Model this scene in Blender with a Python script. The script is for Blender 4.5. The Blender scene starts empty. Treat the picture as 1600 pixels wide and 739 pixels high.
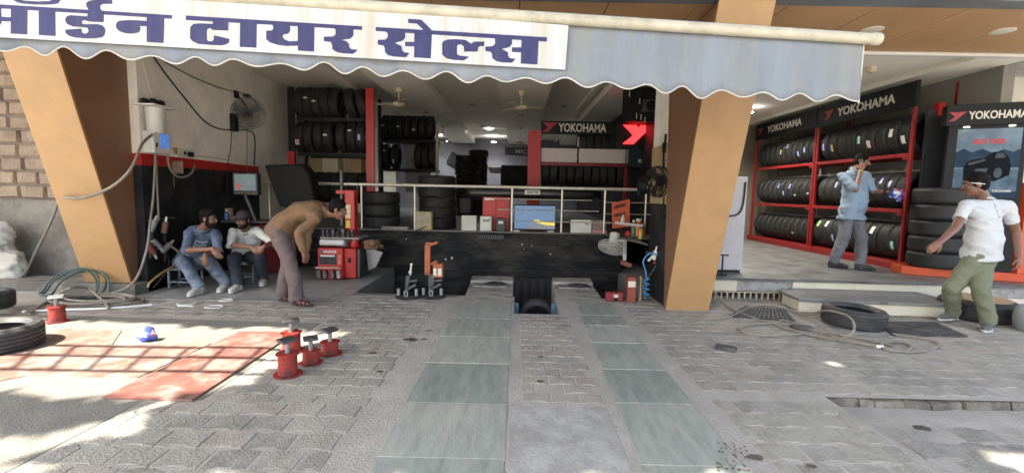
import bpy, bmesh, math, random
import numpy as np
from mathutils import Vector, Matrix, noise as mnoise
random.seed(11)
R = math.radians
sc = bpy.context.scene
COL = sc.collection
V = Vector

# ---------------------------------------------------------------- camera
FPX, CAM_H, PITCH, ROLL, YAW = 720.0, 1.45, 5.5, 1.1, 0.45
CR = Matrix.Rotation(R(YAW), 3, 'Z') @ Matrix.Rotation(R(90 - PITCH), 3, 'X') @ Matrix.Rotation(R(ROLL), 3, 'Z')
CO = V((0, 0, CAM_H))
cd = bpy.data.cameras.new('camera')
cam = bpy.data.objects.new('camera', cd)
COL.objects.link(cam)
cam.matrix_world = Matrix.Translation(CO) @ CR.to_4x4()
cd.sensor_width = 36.0
cd.lens = 36.0 * FPX / 1600.0
cd.clip_start = 0.05
cd.clip_end = 400
sc.camera = cam

# ---------------------------------------------------------------- world, sun, exposure
SUN_DIR = V((0.50, 0.52, -1.0)).normalized()      # the way the light travels
w = bpy.data.worlds.new('World')
sc.world = w
w.use_nodes = True
nt = w.node_tree
bg = nt.nodes['Background']
sky = nt.nodes.new('ShaderNodeTexSky')
sky.sky_type = 'NISHITA'
sky.sun_disc = False
sky.sun_elevation = math.asin(-SUN_DIR.z)
sky.sun_rotation = math.atan2(-SUN_DIR.x, -SUN_DIR.y)
sky.air_density = 1.0
sky.dust_density = 2.5
nt.links.new(sky.outputs[0], bg.inputs[0])
bg.inputs[1].default_value = 0.075
sl = bpy.data.lights.new('sun', 'SUN')
sl.energy = 2.1
sl.angle = R(0.5)
sl.color = (1.0, 0.97, 0.90)
so = bpy.data.objects.new('sun', sl)
COL.objects.link(so)
so.rotation_euler = SUN_DIR.to_track_quat('-Z', 'Y').to_euler()
sc.view_settings.view_transform = 'Standard'
sc.view_settings.look = 'None'
sc.view_settings.gamma = 1.0
sc.view_settings.use_curve_mapping = False
sc.view_settings.exposure = 3.3
sc.view_settings.use_white_balance = True
sc.view_settings.white_balance_temperature = 7100
sc.view_settings.white_balance_tint = 10
sc.render.engine = 'CYCLES'
sc.cycles.use_denoising = True
sc.cycles.max_bounces = 8
sc.cycles.diffuse_bounces = 5
sc.cycles.glossy_bounces = 3
sc.cycles.sample_clamp_indirect = 6

# ---------------------------------------------------------------- helpers
def ray(px, py):
    return CR @ V((px - 800.0, -(py - 369.5), -FPX))
def P(px, py, y):
    d = ray(px, py); return CO + d * (y / d.y)
def PX(px, py, x):
    d = ray(px, py); return CO + d * (x / d.x)
def PZ(px, py, z=0.0):
    d = ray(px, py); return CO + d * ((z - CAM_H) / d.z)

MATS = {}
def mat(name, col, rough=0.6, var=0.15, scale=6.0, bump=0.0, bscale=None, metal=0.0, tint=None, tint_scale=2.0,
        tint_amt=0.5, stretch=(1, 1, 1), spec=0.5, emit=None, emit_s=0.0, coat=0.0):
    if name in MATS: return MATS[name]
    m = bpy.data.materials.new(name); m.use_nodes = True
    n = m.node_tree.nodes; l = m.node_tree.links
    b = n['Principled BSDF']
    tc = n.new('ShaderNodeTexCoord')
    mp = n.new('ShaderNodeMapping'); mp.inputs['Scale'].default_value = stretch
    l.new(tc.outputs['Object'], mp.inputs['Vector'])
    nz = n.new('ShaderNodeTexNoise'); nz.inputs['Scale'].default_value = scale
    nz.inputs['Detail'].default_value = 6; nz.inputs['Roughness'].default_value = 0.62
    l.new(mp.outputs[0], nz.inputs['Vector'])
    cr = n.new('ShaderNodeValToRGB')
    cr.color_ramp.elements[0].position = 0.3; cr.color_ramp.elements[1].position = 0.7
    cr.color_ramp.elements[0].color = tuple(c * (1 - var) for c in col) + (1,)
    cr.color_ramp.elements[1].color = tuple(min(1, c * (1 + var)) for c in col) + (1,)
    l.new(nz.outputs['Fac'], cr.inputs['Fac'])
    out = cr.outputs['Color']
    if tint:
        n2 = n.new('ShaderNodeTexNoise'); n2.inputs['Scale'].default_value = tint_scale
        n2.inputs['Detail'].default_value = 8; n2.inputs['Roughness'].default_value = 0.7
        l.new(mp.outputs[0], n2.inputs['Vector'])
        r2 = n.new('ShaderNodeValToRGB')
        r2.color_ramp.elements[0].position = 0.46; r2.color_ramp.elements[1].position = 0.66
        r2.color_ramp.elements[0].color = (0, 0, 0, 1)
        r2.color_ramp.elements[1].color = (tint_amt,) * 3 + (1,)
        l.new(n2.outputs['Fac'], r2.inputs['Fac'])
        mx = n.new('ShaderNodeMix'); mx.data_type = 'RGBA'
        l.new(r2.outputs['Color'], mx.inputs['Factor'])
        l.new(out, mx.inputs['A']); mx.inputs['B'].default_value = tuple(tint) + (1,)
        out = mx.outputs['Result']
    l.new(out, b.inputs['Base Color'])
    rr = n.new('ShaderNodeMapRange')
    rr.inputs['To Min'].default_value = max(0.02, rough - 0.1); rr.inputs['To Max'].default_value = min(1, rough + 0.1)
    l.new(nz.outputs['Fac'], rr.inputs['Value']); l.new(rr.outputs[0], b.inputs['Roughness'])
    b.inputs['Metallic'].default_value = metal
    b.inputs['Specular IOR Level'].default_value = spec
    if coat: b.inputs['Coat Weight'].default_value = coat
    if bump:
        nb = n.new('ShaderNodeTexNoise'); nb.inputs['Scale'].default_value = bscale or scale * 4
        nb.inputs['Detail'].default_value = 5
        l.new(mp.outputs[0], nb.inputs['Vector'])
        bp = n.new('ShaderNodeBump'); bp.inputs['Strength'].default_value = bump; bp.inputs['Distance'].default_value = 0.02
        l.new(nb.outputs['Fac'], bp.inputs['Height']); l.new(bp.outputs[0], b.inputs['Normal'])
    if emit:
        b.inputs['Emission Color'].default_value = tuple(emit) + (1,); b.inputs['Emission Strength'].default_value = emit_s
    MATS[name] = m
    return m

def loc_of(o):
    l = V((0, 0, 0))
    while o is not None:
        l = l + o.location; o = o.parent
    return l

def tag(o, label=None, cat=None, group=None, kind=None):
    if label: o['label'] = label
    if cat: o['category'] = cat
    if group: o['group'] = group
    if kind: o['kind'] = kind
    return o

def thing(name, label, cat, loc=(0, 0, 0), group=None):
    o = bpy.data.objects.new(name, None); COL.objects.link(o)
    o.location = V(loc); o.empty_display_size = 0.1
    return tag(o, label, cat, group)

def perp(a):
    a = a.normalized()
    t = V((0, 0, 1)) if abs(a.z) < 0.9 else V((1, 0, 0))
    s = a.cross(t).normalized()
    return s, s.cross(a).normalized()

class MB:
    def __init__(self): self.v = []; self.f = []; self.mi = []; self.cur = 0
    def add(self, vs, fs):
        o = len(self.v)
        self.v.extend([V(p) for p in vs]); self.f.extend([tuple(i + o for i in q) for q in fs]); self.mi.extend([self.cur] * len(fs))
        return self
    def hexa(self, p):   # 8 points: bottom loop 4, top loop 4
        return self.add(p, [(3, 2, 1, 0), (4, 5, 6, 7), (0, 1, 5, 4), (1, 2, 6, 5), (2, 3, 7, 6), (3, 0, 4, 7)])
    def box(self, c, s, rot=None):
        c = V(c); h = V(s) * 0.5
        pts = [V((x * h.x, y * h.y, z * h.z)) for z in (-1, 1) for x, y in ((-1, -1), (1, -1), (1, 1), (-1, 1))]
        if rot is not None: pts = [rot @ p for p in pts]
        return self.hexa([c + p for p in pts])
    def bb(self, x0, x1, y0, y1, z0, z1):
        return self.box(((x0 + x1) / 2, (y0 + y1) / 2, (z0 + z1) / 2), (abs(x1 - x0), abs(y1 - y0), abs(z1 - z0)))
    def bar(self, p0, p1, wx, wy, up=None):
        p0 = V(p0); p1 = V(p1); a = (p1 - p0).normalized()
        if up is None: s, t = perp(a)
        else:
            s = a.cross(V(up)).normalized(); t = s.cross(a)
        q = [(-1, -1), (1, -1), (1, 1), (-1, 1)]
        return self.hexa([p0 + s * i * wx / 2 + t * j * wy / 2 for i, j in q] + [p1 + s * i * wx / 2 + t * j * wy / 2 for i, j in q])
    def cyl(self, p0, p1, r0, r1=None, n=16, caps=True):
        p0 = V(p0); p1 = V(p1); r1 = r0 if r1 is None else r1
        s, t = perp(p1 - p0)
        vs = []
        for p, r in ((p0, r0), (p1, r1)):
            for i in range(n):
                a = 2 * math.pi * i / n; vs.append(p + (s * math.cos(a) + t * math.sin(a)) * r)
        fs = [(i, (i + 1) % n, n + (i + 1) % n, n + i) for i in range(n)]
        if caps: fs += [tuple(range(n - 1, -1, -1)), tuple(range(n, 2 * n))]
        return self.add(vs, fs)
    def tube(self, pts, r, n=8):
        pts = [V(p) for p in pts]; vs = []; fs = []
        s = None
        for k, p in enumerate(pts):
            a = (pts[min(k + 1, len(pts) - 1)] - pts[max(k - 1, 0)])
            if a.length < 1e-9: a = V((0, 0, 1))
            a.normalize()
            if s is None: s, t = perp(a)
            else:
                s = (s - a * s.dot(a))
                if s.length < 1e-6: s, _ = perp(a)
                s.normalize(); t = s.cross(a)
            for i in range(n):
                g = 2 * math.pi * i / n; vs.append(p + (s * math.cos(g) + t * math.sin(g)) * r)
        for k in range(len(pts) - 1):
            for i in range(n):
                fs.append((k * n + i, k * n + (i + 1) % n, (k + 1) * n + (i + 1) % n, (k + 1) * n + i))
        fs.append(tuple(range(n))[::-1]); fs.append(tuple(range((len(pts) - 1) * n, len(pts) * n)))
        return self.add(vs, fs)
    def lathe(self, prof, c=(0, 0, 0), axis=(0, 0, 1), n=32, closed=False):
        c = V(c); a = V(axis).normalized(); s, t = perp(a); vs = []; fs = []
        m = len(prof)
        for i in range(n):
            g = 2 * math.pi * i / n; d = s * math.cos(g) + t * math.sin(g)
            for r, z in prof: vs.append(c + d * r + a * z)
        for i in range(n):
            j = (i + 1) % n
            for k in range(m if closed else m - 1):
                k2 = (k + 1) % m
                fs.append((i * m + k, j * m + k, j * m + k2, i * m + k2))
        return self.add(vs, fs)
    def poly(self, pts):
        return self.add(pts, [tuple(range(len(pts)))])
    def prism(self, pts, vec):
        pts = [V(p) for p in pts]; n = len(pts); vec = V(vec)
        fs = [tuple(range(n))[::-1], tuple(range(n, 2 * n))] + [(i, (i + 1) % n, n + (i + 1) % n, n + i) for i in range(n)]
        return self.add(pts + [p + vec for p in pts], fs)
    def ell(self, c, ax, n=16, m=10):
        c = V(c); vs = []; fs = []
        for j in range(1, m):
            b = math.pi * j / m
            for i in range(n):
                a = 2 * math.pi * i / n
                vs.append(c + ax[0] * (math.sin(b) * math.cos(a)) + ax[1] * (math.sin(b) * math.sin(a)) + ax[2] * math.cos(b))
        T = len(vs); vs.append(c + ax[2]); vs.append(c - ax[2])
        for j in range(m - 2):
            for i in range(n):
                fs.append((j * n + i, j * n + (i + 1) % n, (j + 1) * n + (i + 1) % n, (j + 1) * n + i))
        for i in range(n):
            fs.append((T, (i + 1) % n, i)); fs.append((T + 1, (m - 2) * n + i, (m - 2) * n + (i + 1) % n))
        return self.add(vs, fs)
    def sph(self, c, r, n=14, m=9):
        return self.ell(c, (V((r, 0, 0)), V((0, r, 0)), V((0, 0, r))), n, m)
    def cap(self, p0, r0, p1, r1, n=14, flat=False):
        p0 = V(p0); p1 = V(p1); a = (p1 - p0).normalized(); s, t = perp(a); rings = []
        if not flat:
            for k in range(1, 5):
                g = math.pi / 2 * (1 - k / 5); rings.append((p0 - a * r0 * math.sin(g), r0 * math.cos(g)))
        rings.append((p0, r0)); rings.append((p1, r1))
        if not flat:
            for k in range(1, 5):
                g = math.pi / 2 * k / 5; rings.append((p1 + a * r1 * math.sin(g), r1 * math.cos(g)))
        return self.loft([(c, s * r, t * r) for c, r in rings], n)
    def loft(self, rings, n=20):   # rings: (center, vec_x, vec_y)
        vs = []; fs = []
        for c, x, y in rings:
            for i in range(n):
                g = 2 * math.pi * i / n; vs.append(c + x * math.cos(g) + y * math.sin(g))
        for k in range(len(rings) - 1):
            for i in range(n):
                fs.append((k * n + i, k * n + (i + 1) % n, (k + 1) * n + (i + 1) % n, (k + 1) * n + i))
        fs.append(tuple(range(n))[::-1]); fs.append(tuple(range((len(rings) - 1) * n, len(rings) * n)))
        return self.add(vs, fs)
    def mesh(self, name, mats, org):
        me = bpy.data.meshes.new(name)
        me.from_pydata([tuple(p - org) for p in self.v], [], self.f)
        for m in (mats if isinstance(mats, (list, tuple)) else [mats]): me.materials.append(m)
        me.polygons.foreach_set('material_index', self.mi)
        return me
    def build(self, name, mats, parent=None, bevel=0.0, smooth=35, label=None, cat=None, group=None, kind=None, fixn=True):
        if parent is not None: org = loc_of(parent)
        else:
            xs = [p.x for p in self.v]; ys = [p.y for p in self.v]; zs = [p.z for p in self.v]
            org = V(((min(xs) + max(xs)) / 2, (min(ys) + max(ys)) / 2, min(zs)))
        me = self.mesh(name, mats, org)
        if fixn:
            bm = bmesh.new(); bm.from_mesh(me); bmesh.ops.recalc_face_normals(bm, faces=bm.faces); bm.to_mesh(me); bm.free()
        if smooth:
            me.polygons.foreach_set('use_smooth', [True] * len(me.polygons))
            me.set_sharp_from_angle(angle=R(smooth))
        o = bpy.data.objects.new(name, me); COL.objects.link(o)
        if parent is not None: o.parent = parent
        else: o.location = org
        if bevel:
            b = o.modifiers.new('bevel', 'BEVEL'); b.width = bevel; b.segments = 2; b.limit_method = 'ANGLE'; b.angle_limit = R(40)
        return tag(o, label, cat, group, kind)

def dup(root, loc, rot=None, label=None, group=None, scale=None):
    r = root.copy(); COL.objects.link(r); r.location = loc
    if rot is not None: r.rotation_euler = rot
    if scale is not None: r.scale = scale
    if label: r['label'] = label
    if group: r['group'] = group
    for ch in list(root.children):
        c = ch.copy(); COL.objects.link(c); c.parent = r
        for g in ch.children:
            d = g.copy(); COL.objects.link(d); d.parent = c
    return r

def text(name, body, m, parent, center, right, up, width, height=None, depth=0.004, bold=0.0):
    c = bpy.data.curves.new('lettering', 'FONT'); c.body = body; c.extrude = 0.01; c.offset = bold; c.resolution_u = 3
    o = bpy.data.objects.new('lettering', c); COL.objects.link(o)
    me = bpy.data.meshes.new_from_object(o.evaluated_get(bpy.context.evaluated_depsgraph_get()))
    bpy.data.objects.remove(o); bpy.data.curves.remove(c)
    n = len(me.vertices); a = np.zeros(n * 3, np.float32); me.vertices.foreach_get('co', a); a = a.reshape(-1, 3)
    mn = a.min(0); mx = a.max(0); sx = width / (mx[0] - mn[0]); sy = (height / (mx[1] - mn[1])) if height else sx
    right = V(right).normalized(); up = V(up).normalized(); nrm = right.cross(up).normalized()
    cc = (mn + mx) / 2; org = loc_of(parent) if parent else V((0, 0, 0)); ctr = V(center) - org
    A = np.array([right, up, nrm])
    b = np.stack([(a[:, 0] - cc[0]) * sx, (a[:, 1] - cc[1]) * sy, (a[:, 2] - cc[2]) / 0.02 * depth], 1)
    res = b @ A + np.array(ctr)
    me.vertices.foreach_set('co', res.astype(np.float32).ravel()); me.materials.clear(); me.materials.append(m); me.update()
    o = bpy.data.objects.new(name, me); COL.objects.link(o)
    if parent: o.parent = parent
    return o

ORD = ['first', 'second', 'third', 'fourth', 'fifth', 'sixth', 'seventh', 'eighth', 'ninth', 'tenth', 'eleventh', 'twelfth', 'thirteenth', 'fourteenth', 'fifteenth', 'sixteenth']

def smooth_path(pts, k=6):
    pts = [V(p) for p in pts]; out = []
    for i in range(len(pts) - 1):
        p0 = pts[max(i - 1, 0)]; p1 = pts[i]; p2 = pts[i + 1]; p3 = pts[min(i + 2, len(pts) - 1)]
        for j in range(k):
            t = j / k
            out.append(0.5 * ((2 * p1) + (p2 - p0) * t + (2 * p0 - 5 * p1 + 4 * p2 - p3) * t * t + (3 * p1 - p0 - 3 * p2 + p3) * t ** 3))
    out.append(pts[-1]); return out

# ---------------------------------------------------------------- materials
m_ground = mat('dusty_concrete', (0.36, 0.335, 0.295), 0.9, 0.13, 5, 0.5, 60, tint=(0.26, 0.24, 0.21), tint_scale=1.3)
m_lit = mat('pale_concrete', (0.18, 0.172, 0.15), 0.9, 0.18, 3, 0.4, 70, tint=(0.22, 0.2, 0.17), tint_scale=1.1, tint_amt=0.6)
m_slabm = mat('grey_concrete', (0.335, 0.325, 0.295), 0.9, 0.25, 7, 0.3, 50, tint=(0.225, 0.21, 0.185), tint_scale=4.2, tint_amt=.7)
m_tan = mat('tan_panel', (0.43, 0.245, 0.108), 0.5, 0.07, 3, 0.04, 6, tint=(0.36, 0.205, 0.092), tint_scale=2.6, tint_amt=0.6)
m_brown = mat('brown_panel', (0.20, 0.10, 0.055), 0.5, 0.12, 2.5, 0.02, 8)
m_soffit = mat('soffit_tan', (0.50, 0.30, 0.15), 0.5, 0.08, 2, 0.02)
m_white = mat('white_plaster', (0.82, 0.78, 0.70), 0.85, 0.07, 2, 0.1, 30, tint=(0.42, 0.38, 0.33), tint_scale=1.5, tint_amt=0.35)
m_ceil = mat('ceiling_recess_shade', (0.82, 0.76, 0.66), 0.85, 0.05, 2)  # recess shade put into the colour, slightly darker than the lowered panels
m_ceilw = mat('ceiling_white', (0.90, 0.86, 0.77), 0.85, 0.03, 2)
m_redband = mat('red_band', (0.42, 0.02, 0.02), 0.45, 0.15, 4)
m_black = mat('black_paint', (0.012, 0.012, 0.014), 0.6, 0.4, 3, 0.1, 20, spec=0.25, tint=(0.06, 0.058, 0.055), tint_scale=1.6, tint_amt=0.6)
m_blackc = mat('scuffed_black', (0.009, 0.010, 0.012), 0.6, 0.4, 2, 0.1, 15, tint=(0.075, 0.066, 0.056), tint_scale=1.3, tint_amt=0.95, stretch=(.7, 1, 2.2), spec=0.2)
m_blk = mat('black_matte', (0.012, 0.012, 0.013), 0.55, 0.3, 5, spec=0.25)
m_rub = mat('tyre_rubber', (0.020, 0.020, 0.021), 0.62, 0.35, 9, 0.15, 60, tint=(0.05, 0.048, 0.045), tint_scale=3, tint_amt=0.4)
m_rubd = mat('dusty_rubber', (0.045, 0.045, 0.047), 0.75, 0.35, 7, 0.2, 60, tint=(0.13, 0.12, 0.105), tint_scale=3.5, tint_amt=0.7)
m_red = mat('red_paint', (0.50, 0.022, 0.02), 0.38, 0.12, 6, 0.03, 20, tint=(0.3, 0.015, 0.015), tint_scale=3, tint_amt=0.5)
m_rackred = mat('rack_red', (0.24, 0.014, 0.016), 0.42, 0.15, 5)
m_orange = mat('orange_red_base', (0.58, 0.075, 0.02), 0.4, 0.1, 4)
m_steel = mat('stainless', (0.70, 0.67, 0.60), 0.3, 0.08, 12, metal=0.45)
m_dsteel = mat('dark_steel', (0.10, 0.10, 0.105), 0.45, 0.35, 9, 0.1, 40, metal=0.6)
m_grey = mat('grey_metal', (0.28, 0.27, 0.27), 0.5, 0.2, 8, 0.05, 30, metal=0.3)
m_stone = mat('counter_stone', (0.14, 0.135, 0.125), 0.35, 0.3, 14)
m_letter = mat('silver_lettering', (0.68, 0.65, 0.58), 0.5, 0.05)
m_logored = mat('logo_red', (0.36, 0.03, 0.04), 0.5, 0.05)
m_wpaint = mat('white_paint', (0.72, 0.71, 0.69), 0.5, 0.06, 5)
m_plastic = mat('white_plastic', (0.66, 0.66, 0.62), 0.4, 0.05, 5, tint=(0.4, 0.38, 0.33), tint_scale=5, tint_amt=0.4)
m_hose = mat('tan_hose', (0.24, 0.21, 0.165), 0.6, 0.2, 20, tint=(0.12, 0.11, 0.1), tint_scale=9)
m_ghose = mat('green_hose', (0.035, 0.075, 0.055), 0.5, 0.2, 20)
m_wire = mat('dark_wire', (0.02, 0.02, 0.02), 0.6, 0.1)
m_cream = mat('cream_fan', (0.62, 0.55, 0.38), 0.4, 0.05)
m_card = mat('cardboard', (0.36, 0.25, 0.15), 0.85, 0.15, 6)
m_cream_tile = mat('cream_tile', (0.66, 0.60, 0.47), 0.3, 0.05, 3, tint=(0.45, 0.4, 0.32), tint_scale=3, tint_amt=0.35)
# ---------------------------------------------------------------- ground with the pit cut out
XS = [-60, -7.5, -5.1, -2.25, 0.0, 0.55, 1.92, 2.3, 8.5, 60]
YS = [-60, 1.0, 3.28, 5.43, 6.33, 8.47, 60]
def gz(x, y):
    return -0.072 if (x >= 2.3 - 1e-6 and y <= 3.28 + 1e-6 and x > 2.31) else -0.012
g = MB()
for i in range(len(XS) - 1):
    for j in range(len(YS) - 1):
        x0, x1, y0, y1 = XS[i], XS[i + 1], YS[j], YS[j + 1]
        cx, cy = (x0 + x1) / 2, (y0 + y1) / 2
        if -2.25 < cx < 1.92 and 6.33 < cy < 8.47: continue
        if 0 < cx < 0.55 and 5.43 < cy < 6.33: continue
        low = cx > 2.3 and cy < 3.28
        z = -0.075 if low else -0.003
        g.poly([(x0, y0, z), (x1, y0, z), (x1, y1, z), (x0, y1, z)])
g.build('ground', m_ground, kind='structure', smooth=0)

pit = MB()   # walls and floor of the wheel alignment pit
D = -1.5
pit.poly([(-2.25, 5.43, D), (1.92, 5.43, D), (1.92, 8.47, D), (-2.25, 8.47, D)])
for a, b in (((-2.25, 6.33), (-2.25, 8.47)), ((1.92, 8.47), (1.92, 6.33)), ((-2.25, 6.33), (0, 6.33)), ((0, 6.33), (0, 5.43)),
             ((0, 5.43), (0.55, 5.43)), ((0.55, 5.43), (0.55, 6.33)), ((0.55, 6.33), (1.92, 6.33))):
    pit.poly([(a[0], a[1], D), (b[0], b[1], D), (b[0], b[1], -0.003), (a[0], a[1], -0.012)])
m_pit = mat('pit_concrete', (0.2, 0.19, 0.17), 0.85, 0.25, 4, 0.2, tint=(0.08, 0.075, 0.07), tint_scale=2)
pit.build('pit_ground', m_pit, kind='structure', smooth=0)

# paler concrete apron on the left, worn edge
ap = MB()
ap.prism([(-7.4, 1.2, -0.010), (-2.75, 1.2, -0.010), (-2.55, 2.0, -0.010), (-2.5, 2.9, -0.010), (-2.12, 3.0, -0.010), (-2.10, 4.85, -0.010), (-7.4, 5.0, -0.010)], (0, 0, 0.0115))
ap.build('pavement_concrete', m_lit, kind='structure', smooth=0)

# work floor: grey stone tiles
def tile_mat(name, c1, c2, mortar, bw, bh, ms=0.006, rough=0.4):
    m = bpy.data.materials.new(name); m.use_nodes = True
    n = m.node_tree.nodes; l = m.node_tree.links; b = n['Principled BSDF']
    tc = n.new('ShaderNodeTexCoord'); br = n.new('ShaderNodeTexBrick'); br.offset = 0.0
    l.new(tc.outputs['Object'], br.inputs['Vector'])
    br.inputs['Color1'].default_value = c1 + (1,); br.inputs['Color2'].default_value = c2 + (1,); br.inputs['Mortar'].default_value = mortar + (1,)
    br.inputs['Scale'].default_value = 1.0; br.inputs['Brick Width'].default_value = bw; br.inputs['Row Height'].default_value = bh
    br.inputs['Mortar Size'].default_value = ms
    nz = n.new('ShaderNodeTexNoise'); nz.inputs['Scale'].default_value = 2.5; nz.inputs['Detail'].default_value = 8; nz.inputs['Roughness'].default_value = 0.7
    l.new(tc.outputs['Object'], nz.inputs['Vector'])
    mr = n.new('ShaderNodeMapRange'); mr.inputs['From Min'].default_value = 0.3; mr.inputs['From Max'].default_value = 0.7
    mr.inputs['To Min'].default_value = 0.6; mr.inputs['To Max'].default_value = 1.3
    l.new(nz.outputs['Fac'], mr.inputs['Value'])
    mx = n.new('ShaderNodeMix'); mx.data_type = 'RGBA'; mx.blend_type = 'MULTIPLY'; mx.inputs['Factor'].default_value = 1.0
    l.new(br.outputs['Color'], mx.inputs['A']); l.new(mr.outputs[0], mx.inputs['B'])
    l.new(mx.outputs['Result'], b.inputs['Base Color'])
    r2 = n.new('ShaderNodeMapRange'); r2.inputs['To Min'].default_value = rough - 0.15; r2.inputs['To Max'].default_value = rough + 0.3
    l.new(nz.outputs['Fac'], r2.inputs['Value']); l.new(r2.outputs[0], b.inputs['Roughness'])
    MATS[name] = m
    return m
m_tile = tile_mat('stone_floor_tiles', (0.28, 0.285, 0.27), (0.33, 0.325, 0.305), (0.16, 0.15, 0.13), 0.6, 0.6)
wf = MB(); wf.bb(-5.02, -2.25, 5.85, 8.47, -0.010, 0.0); wf.build('workshop_floor', m_tile, kind='structure', smooth=0)
sp = MB(); sp.bb(-5.02, -2.25, 5.79, 5.845, -0.010, 0.002)
sp.bb(-2.25, -0.78, 6.19, 6.33, -0.010, 0.003); sp.bb(1.3, 1.93, 6.19, 6.33, -0.010, 0.003)
sp.build('pavement_edge', m_lit, kind='structure', smooth=0)

# zigzag pavers, each a raised worn block of the paving
m_pav = mat('paver_grey', (0.29, 0.274, 0.232), 0.92, 0.2, 11, 0.6, 70, tint=(0.36, 0.338, 0.288), tint_scale=1.6, tint_amt=0.9)
m_pav2 = mat('paver_dark', (0.24, 0.227, 0.195), 0.92, 0.24, 11, 0.6, 70, tint=(0.345, 0.32, 0.285), tint_scale=1.6, tint_amt=0.9)
m_pav3 = mat('paver_pink', (0.30, 0.262, 0.225), 0.9, 0.2, 11, 0.6, 70, tint=(0.36, 0.338, 0.288), tint_scale=1.6, tint_amt=0.9)
def pavers(mb, x0, x1, y0, y1, bw=0.235, bh=0.158, rng=random.Random(3), dz=0.0, mats=(0, 1, 2), wts=(5, 3, 2), skip=0.03, wear=0.006):
    a = bh * 0.11
    e = [(0, 0), (0.22, 0), (0.34, a), (0.66, a), (0.78, 0), (1, 0)]
    row = 0; y = y0
    while y < y1 - bh * 0.6:
        x = x0 - (0.5 * bw if row % 2 else 0)
        while x < x1 - bw * 0.3:
            xa, xb = max(x, x0), min(x + bw, x1)
            if xb - xa > 0.06 and rng.random() > skip:
                gp = 0.003 + rng.random() * 0.006
                us = [(xa + (xb - xa) * u, o) for u, o in e]
                lo = [V((min(max(px, xa + gp), xb - gp), y + o + gp, 0)) for px, o in us]
                hi = [V((min(max(px, xa + gp), xb - gp), y + bh + o - gp, 0)) for px, o in us][::-1]
                z = dz + (rng.random() - 0.36) * wear + 0.001; tx = (rng.random() - 0.5) * 0.022; ty = (rng.random() - 0.5) * 0.022
                c = V(((xa + xb) / 2, y + bh / 2, 0))
                ring = lo + hi
                jit = [V(((rng.random() - 0.5) * 0.006, (rng.random() - 0.5) * 0.006, 0)) for _ in ring]
                ring = [p + q for p, q in zip(ring, jit)]
                outer = [V((p.x, p.y, -0.03 + dz)) for p in ring]
                mid = [V((p.x, p.y, z - 0.004 + (p.x - c.x) * tx + (p.y - c.y) * ty)) for p in ring]
                top = [V((c.x + (p.x - c.x) * 0.94, c.y + (p.y - c.y) * 0.92, z + (p.x - c.x) * tx + (p.y - c.y) * ty)) for p in ring]
                n = len(ring)
                mb.cur = rng.choices(mats, wts)[0]
                mb.add(outer + mid + top, [(i, (i + 1) % n, n + (i + 1) % n, n + i) for i in range(n)] +
                       [(n + i, n + (i + 1) % n, 2 * n + (i + 1) % n, 2 * n + i) for i in range(n)] + [tuple(range(2 * n, 3 * n))])
            x += bw
        y += bh; row += 1
pv = MB()
pavers(pv, -2.06, -0.98, 2.95, 6.15)
pavers(pv, -2.5, -0.98, 0.9, 2.95, bw=0.25, bh=0.19)
pavers(pv, 0.06, 0.64, 3.08, 5.40, bw=0.21, bh=0.15, wts=(3, 1, 5))
pavers(pv, 1.42, 2.28, 0.9, 3.28, bw=0.25, bh=0.19, wts=(6, 3, 1))
pavers(pv, 1.42, 8.4, 3.33, 6.16, bw=0.25, bh=0.17, wts=(6, 4, 1))
pavers(pv, 2.5, 3.9, 6.18, 6.45, bw=0.25, bh=0.17, wts=(6, 4, 1))
pavers(pv, -5.0, -2.12, 5.02, 5.78, bw=0.24, bh=0.17, wts=(2, 2, 5), skip=0.12)
pavers(pv, 2.45, 8.4, 1.4, 3.0, bw=0.3, bh=0.2, wts=(6, 4, 1), dz=-0.074, wear=0.008, skip=0.25)
pv.build('pavement_pavers', [m_pav, m_pav2, m_pav3], kind='structure', smooth=0, fixn=False)
kb = MB()
random.seed(5)
x = 2.3
while x < 8.4:
    L = 0.10 + random.random() * 0.26
    if random.random() > .12:
        a_, b2 = 3.235 + random.random() * 0.05, 3.235 + random.random() * 0.05
        z1, z2 = [-0.024 + random.random() * 0.022 for _ in (0, 1)]
        kb.hexa([(x, a_, -.1), (x + L - .008, b2, -.1), (x + L - .008, 3.335, -.1), (x, 3.335, -.1), (x, a_ + .02, z1 - .012), (x + L - .008, b2 + .015, z2 - .01), (x + L - .008, 3.335, z2 + .004), (x, 3.335, z1 + .004)])
    x += L
kb.build('kerb', mat('broken_kerb', (0.13, 0.115, 0.095), 0.95, 0.3, 7, 0.9, 24, tint=(0.26, 0.235, 0.2), tint_scale=3.5, tint_amt=0.7), bevel=0.01, kind='structure')

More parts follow.
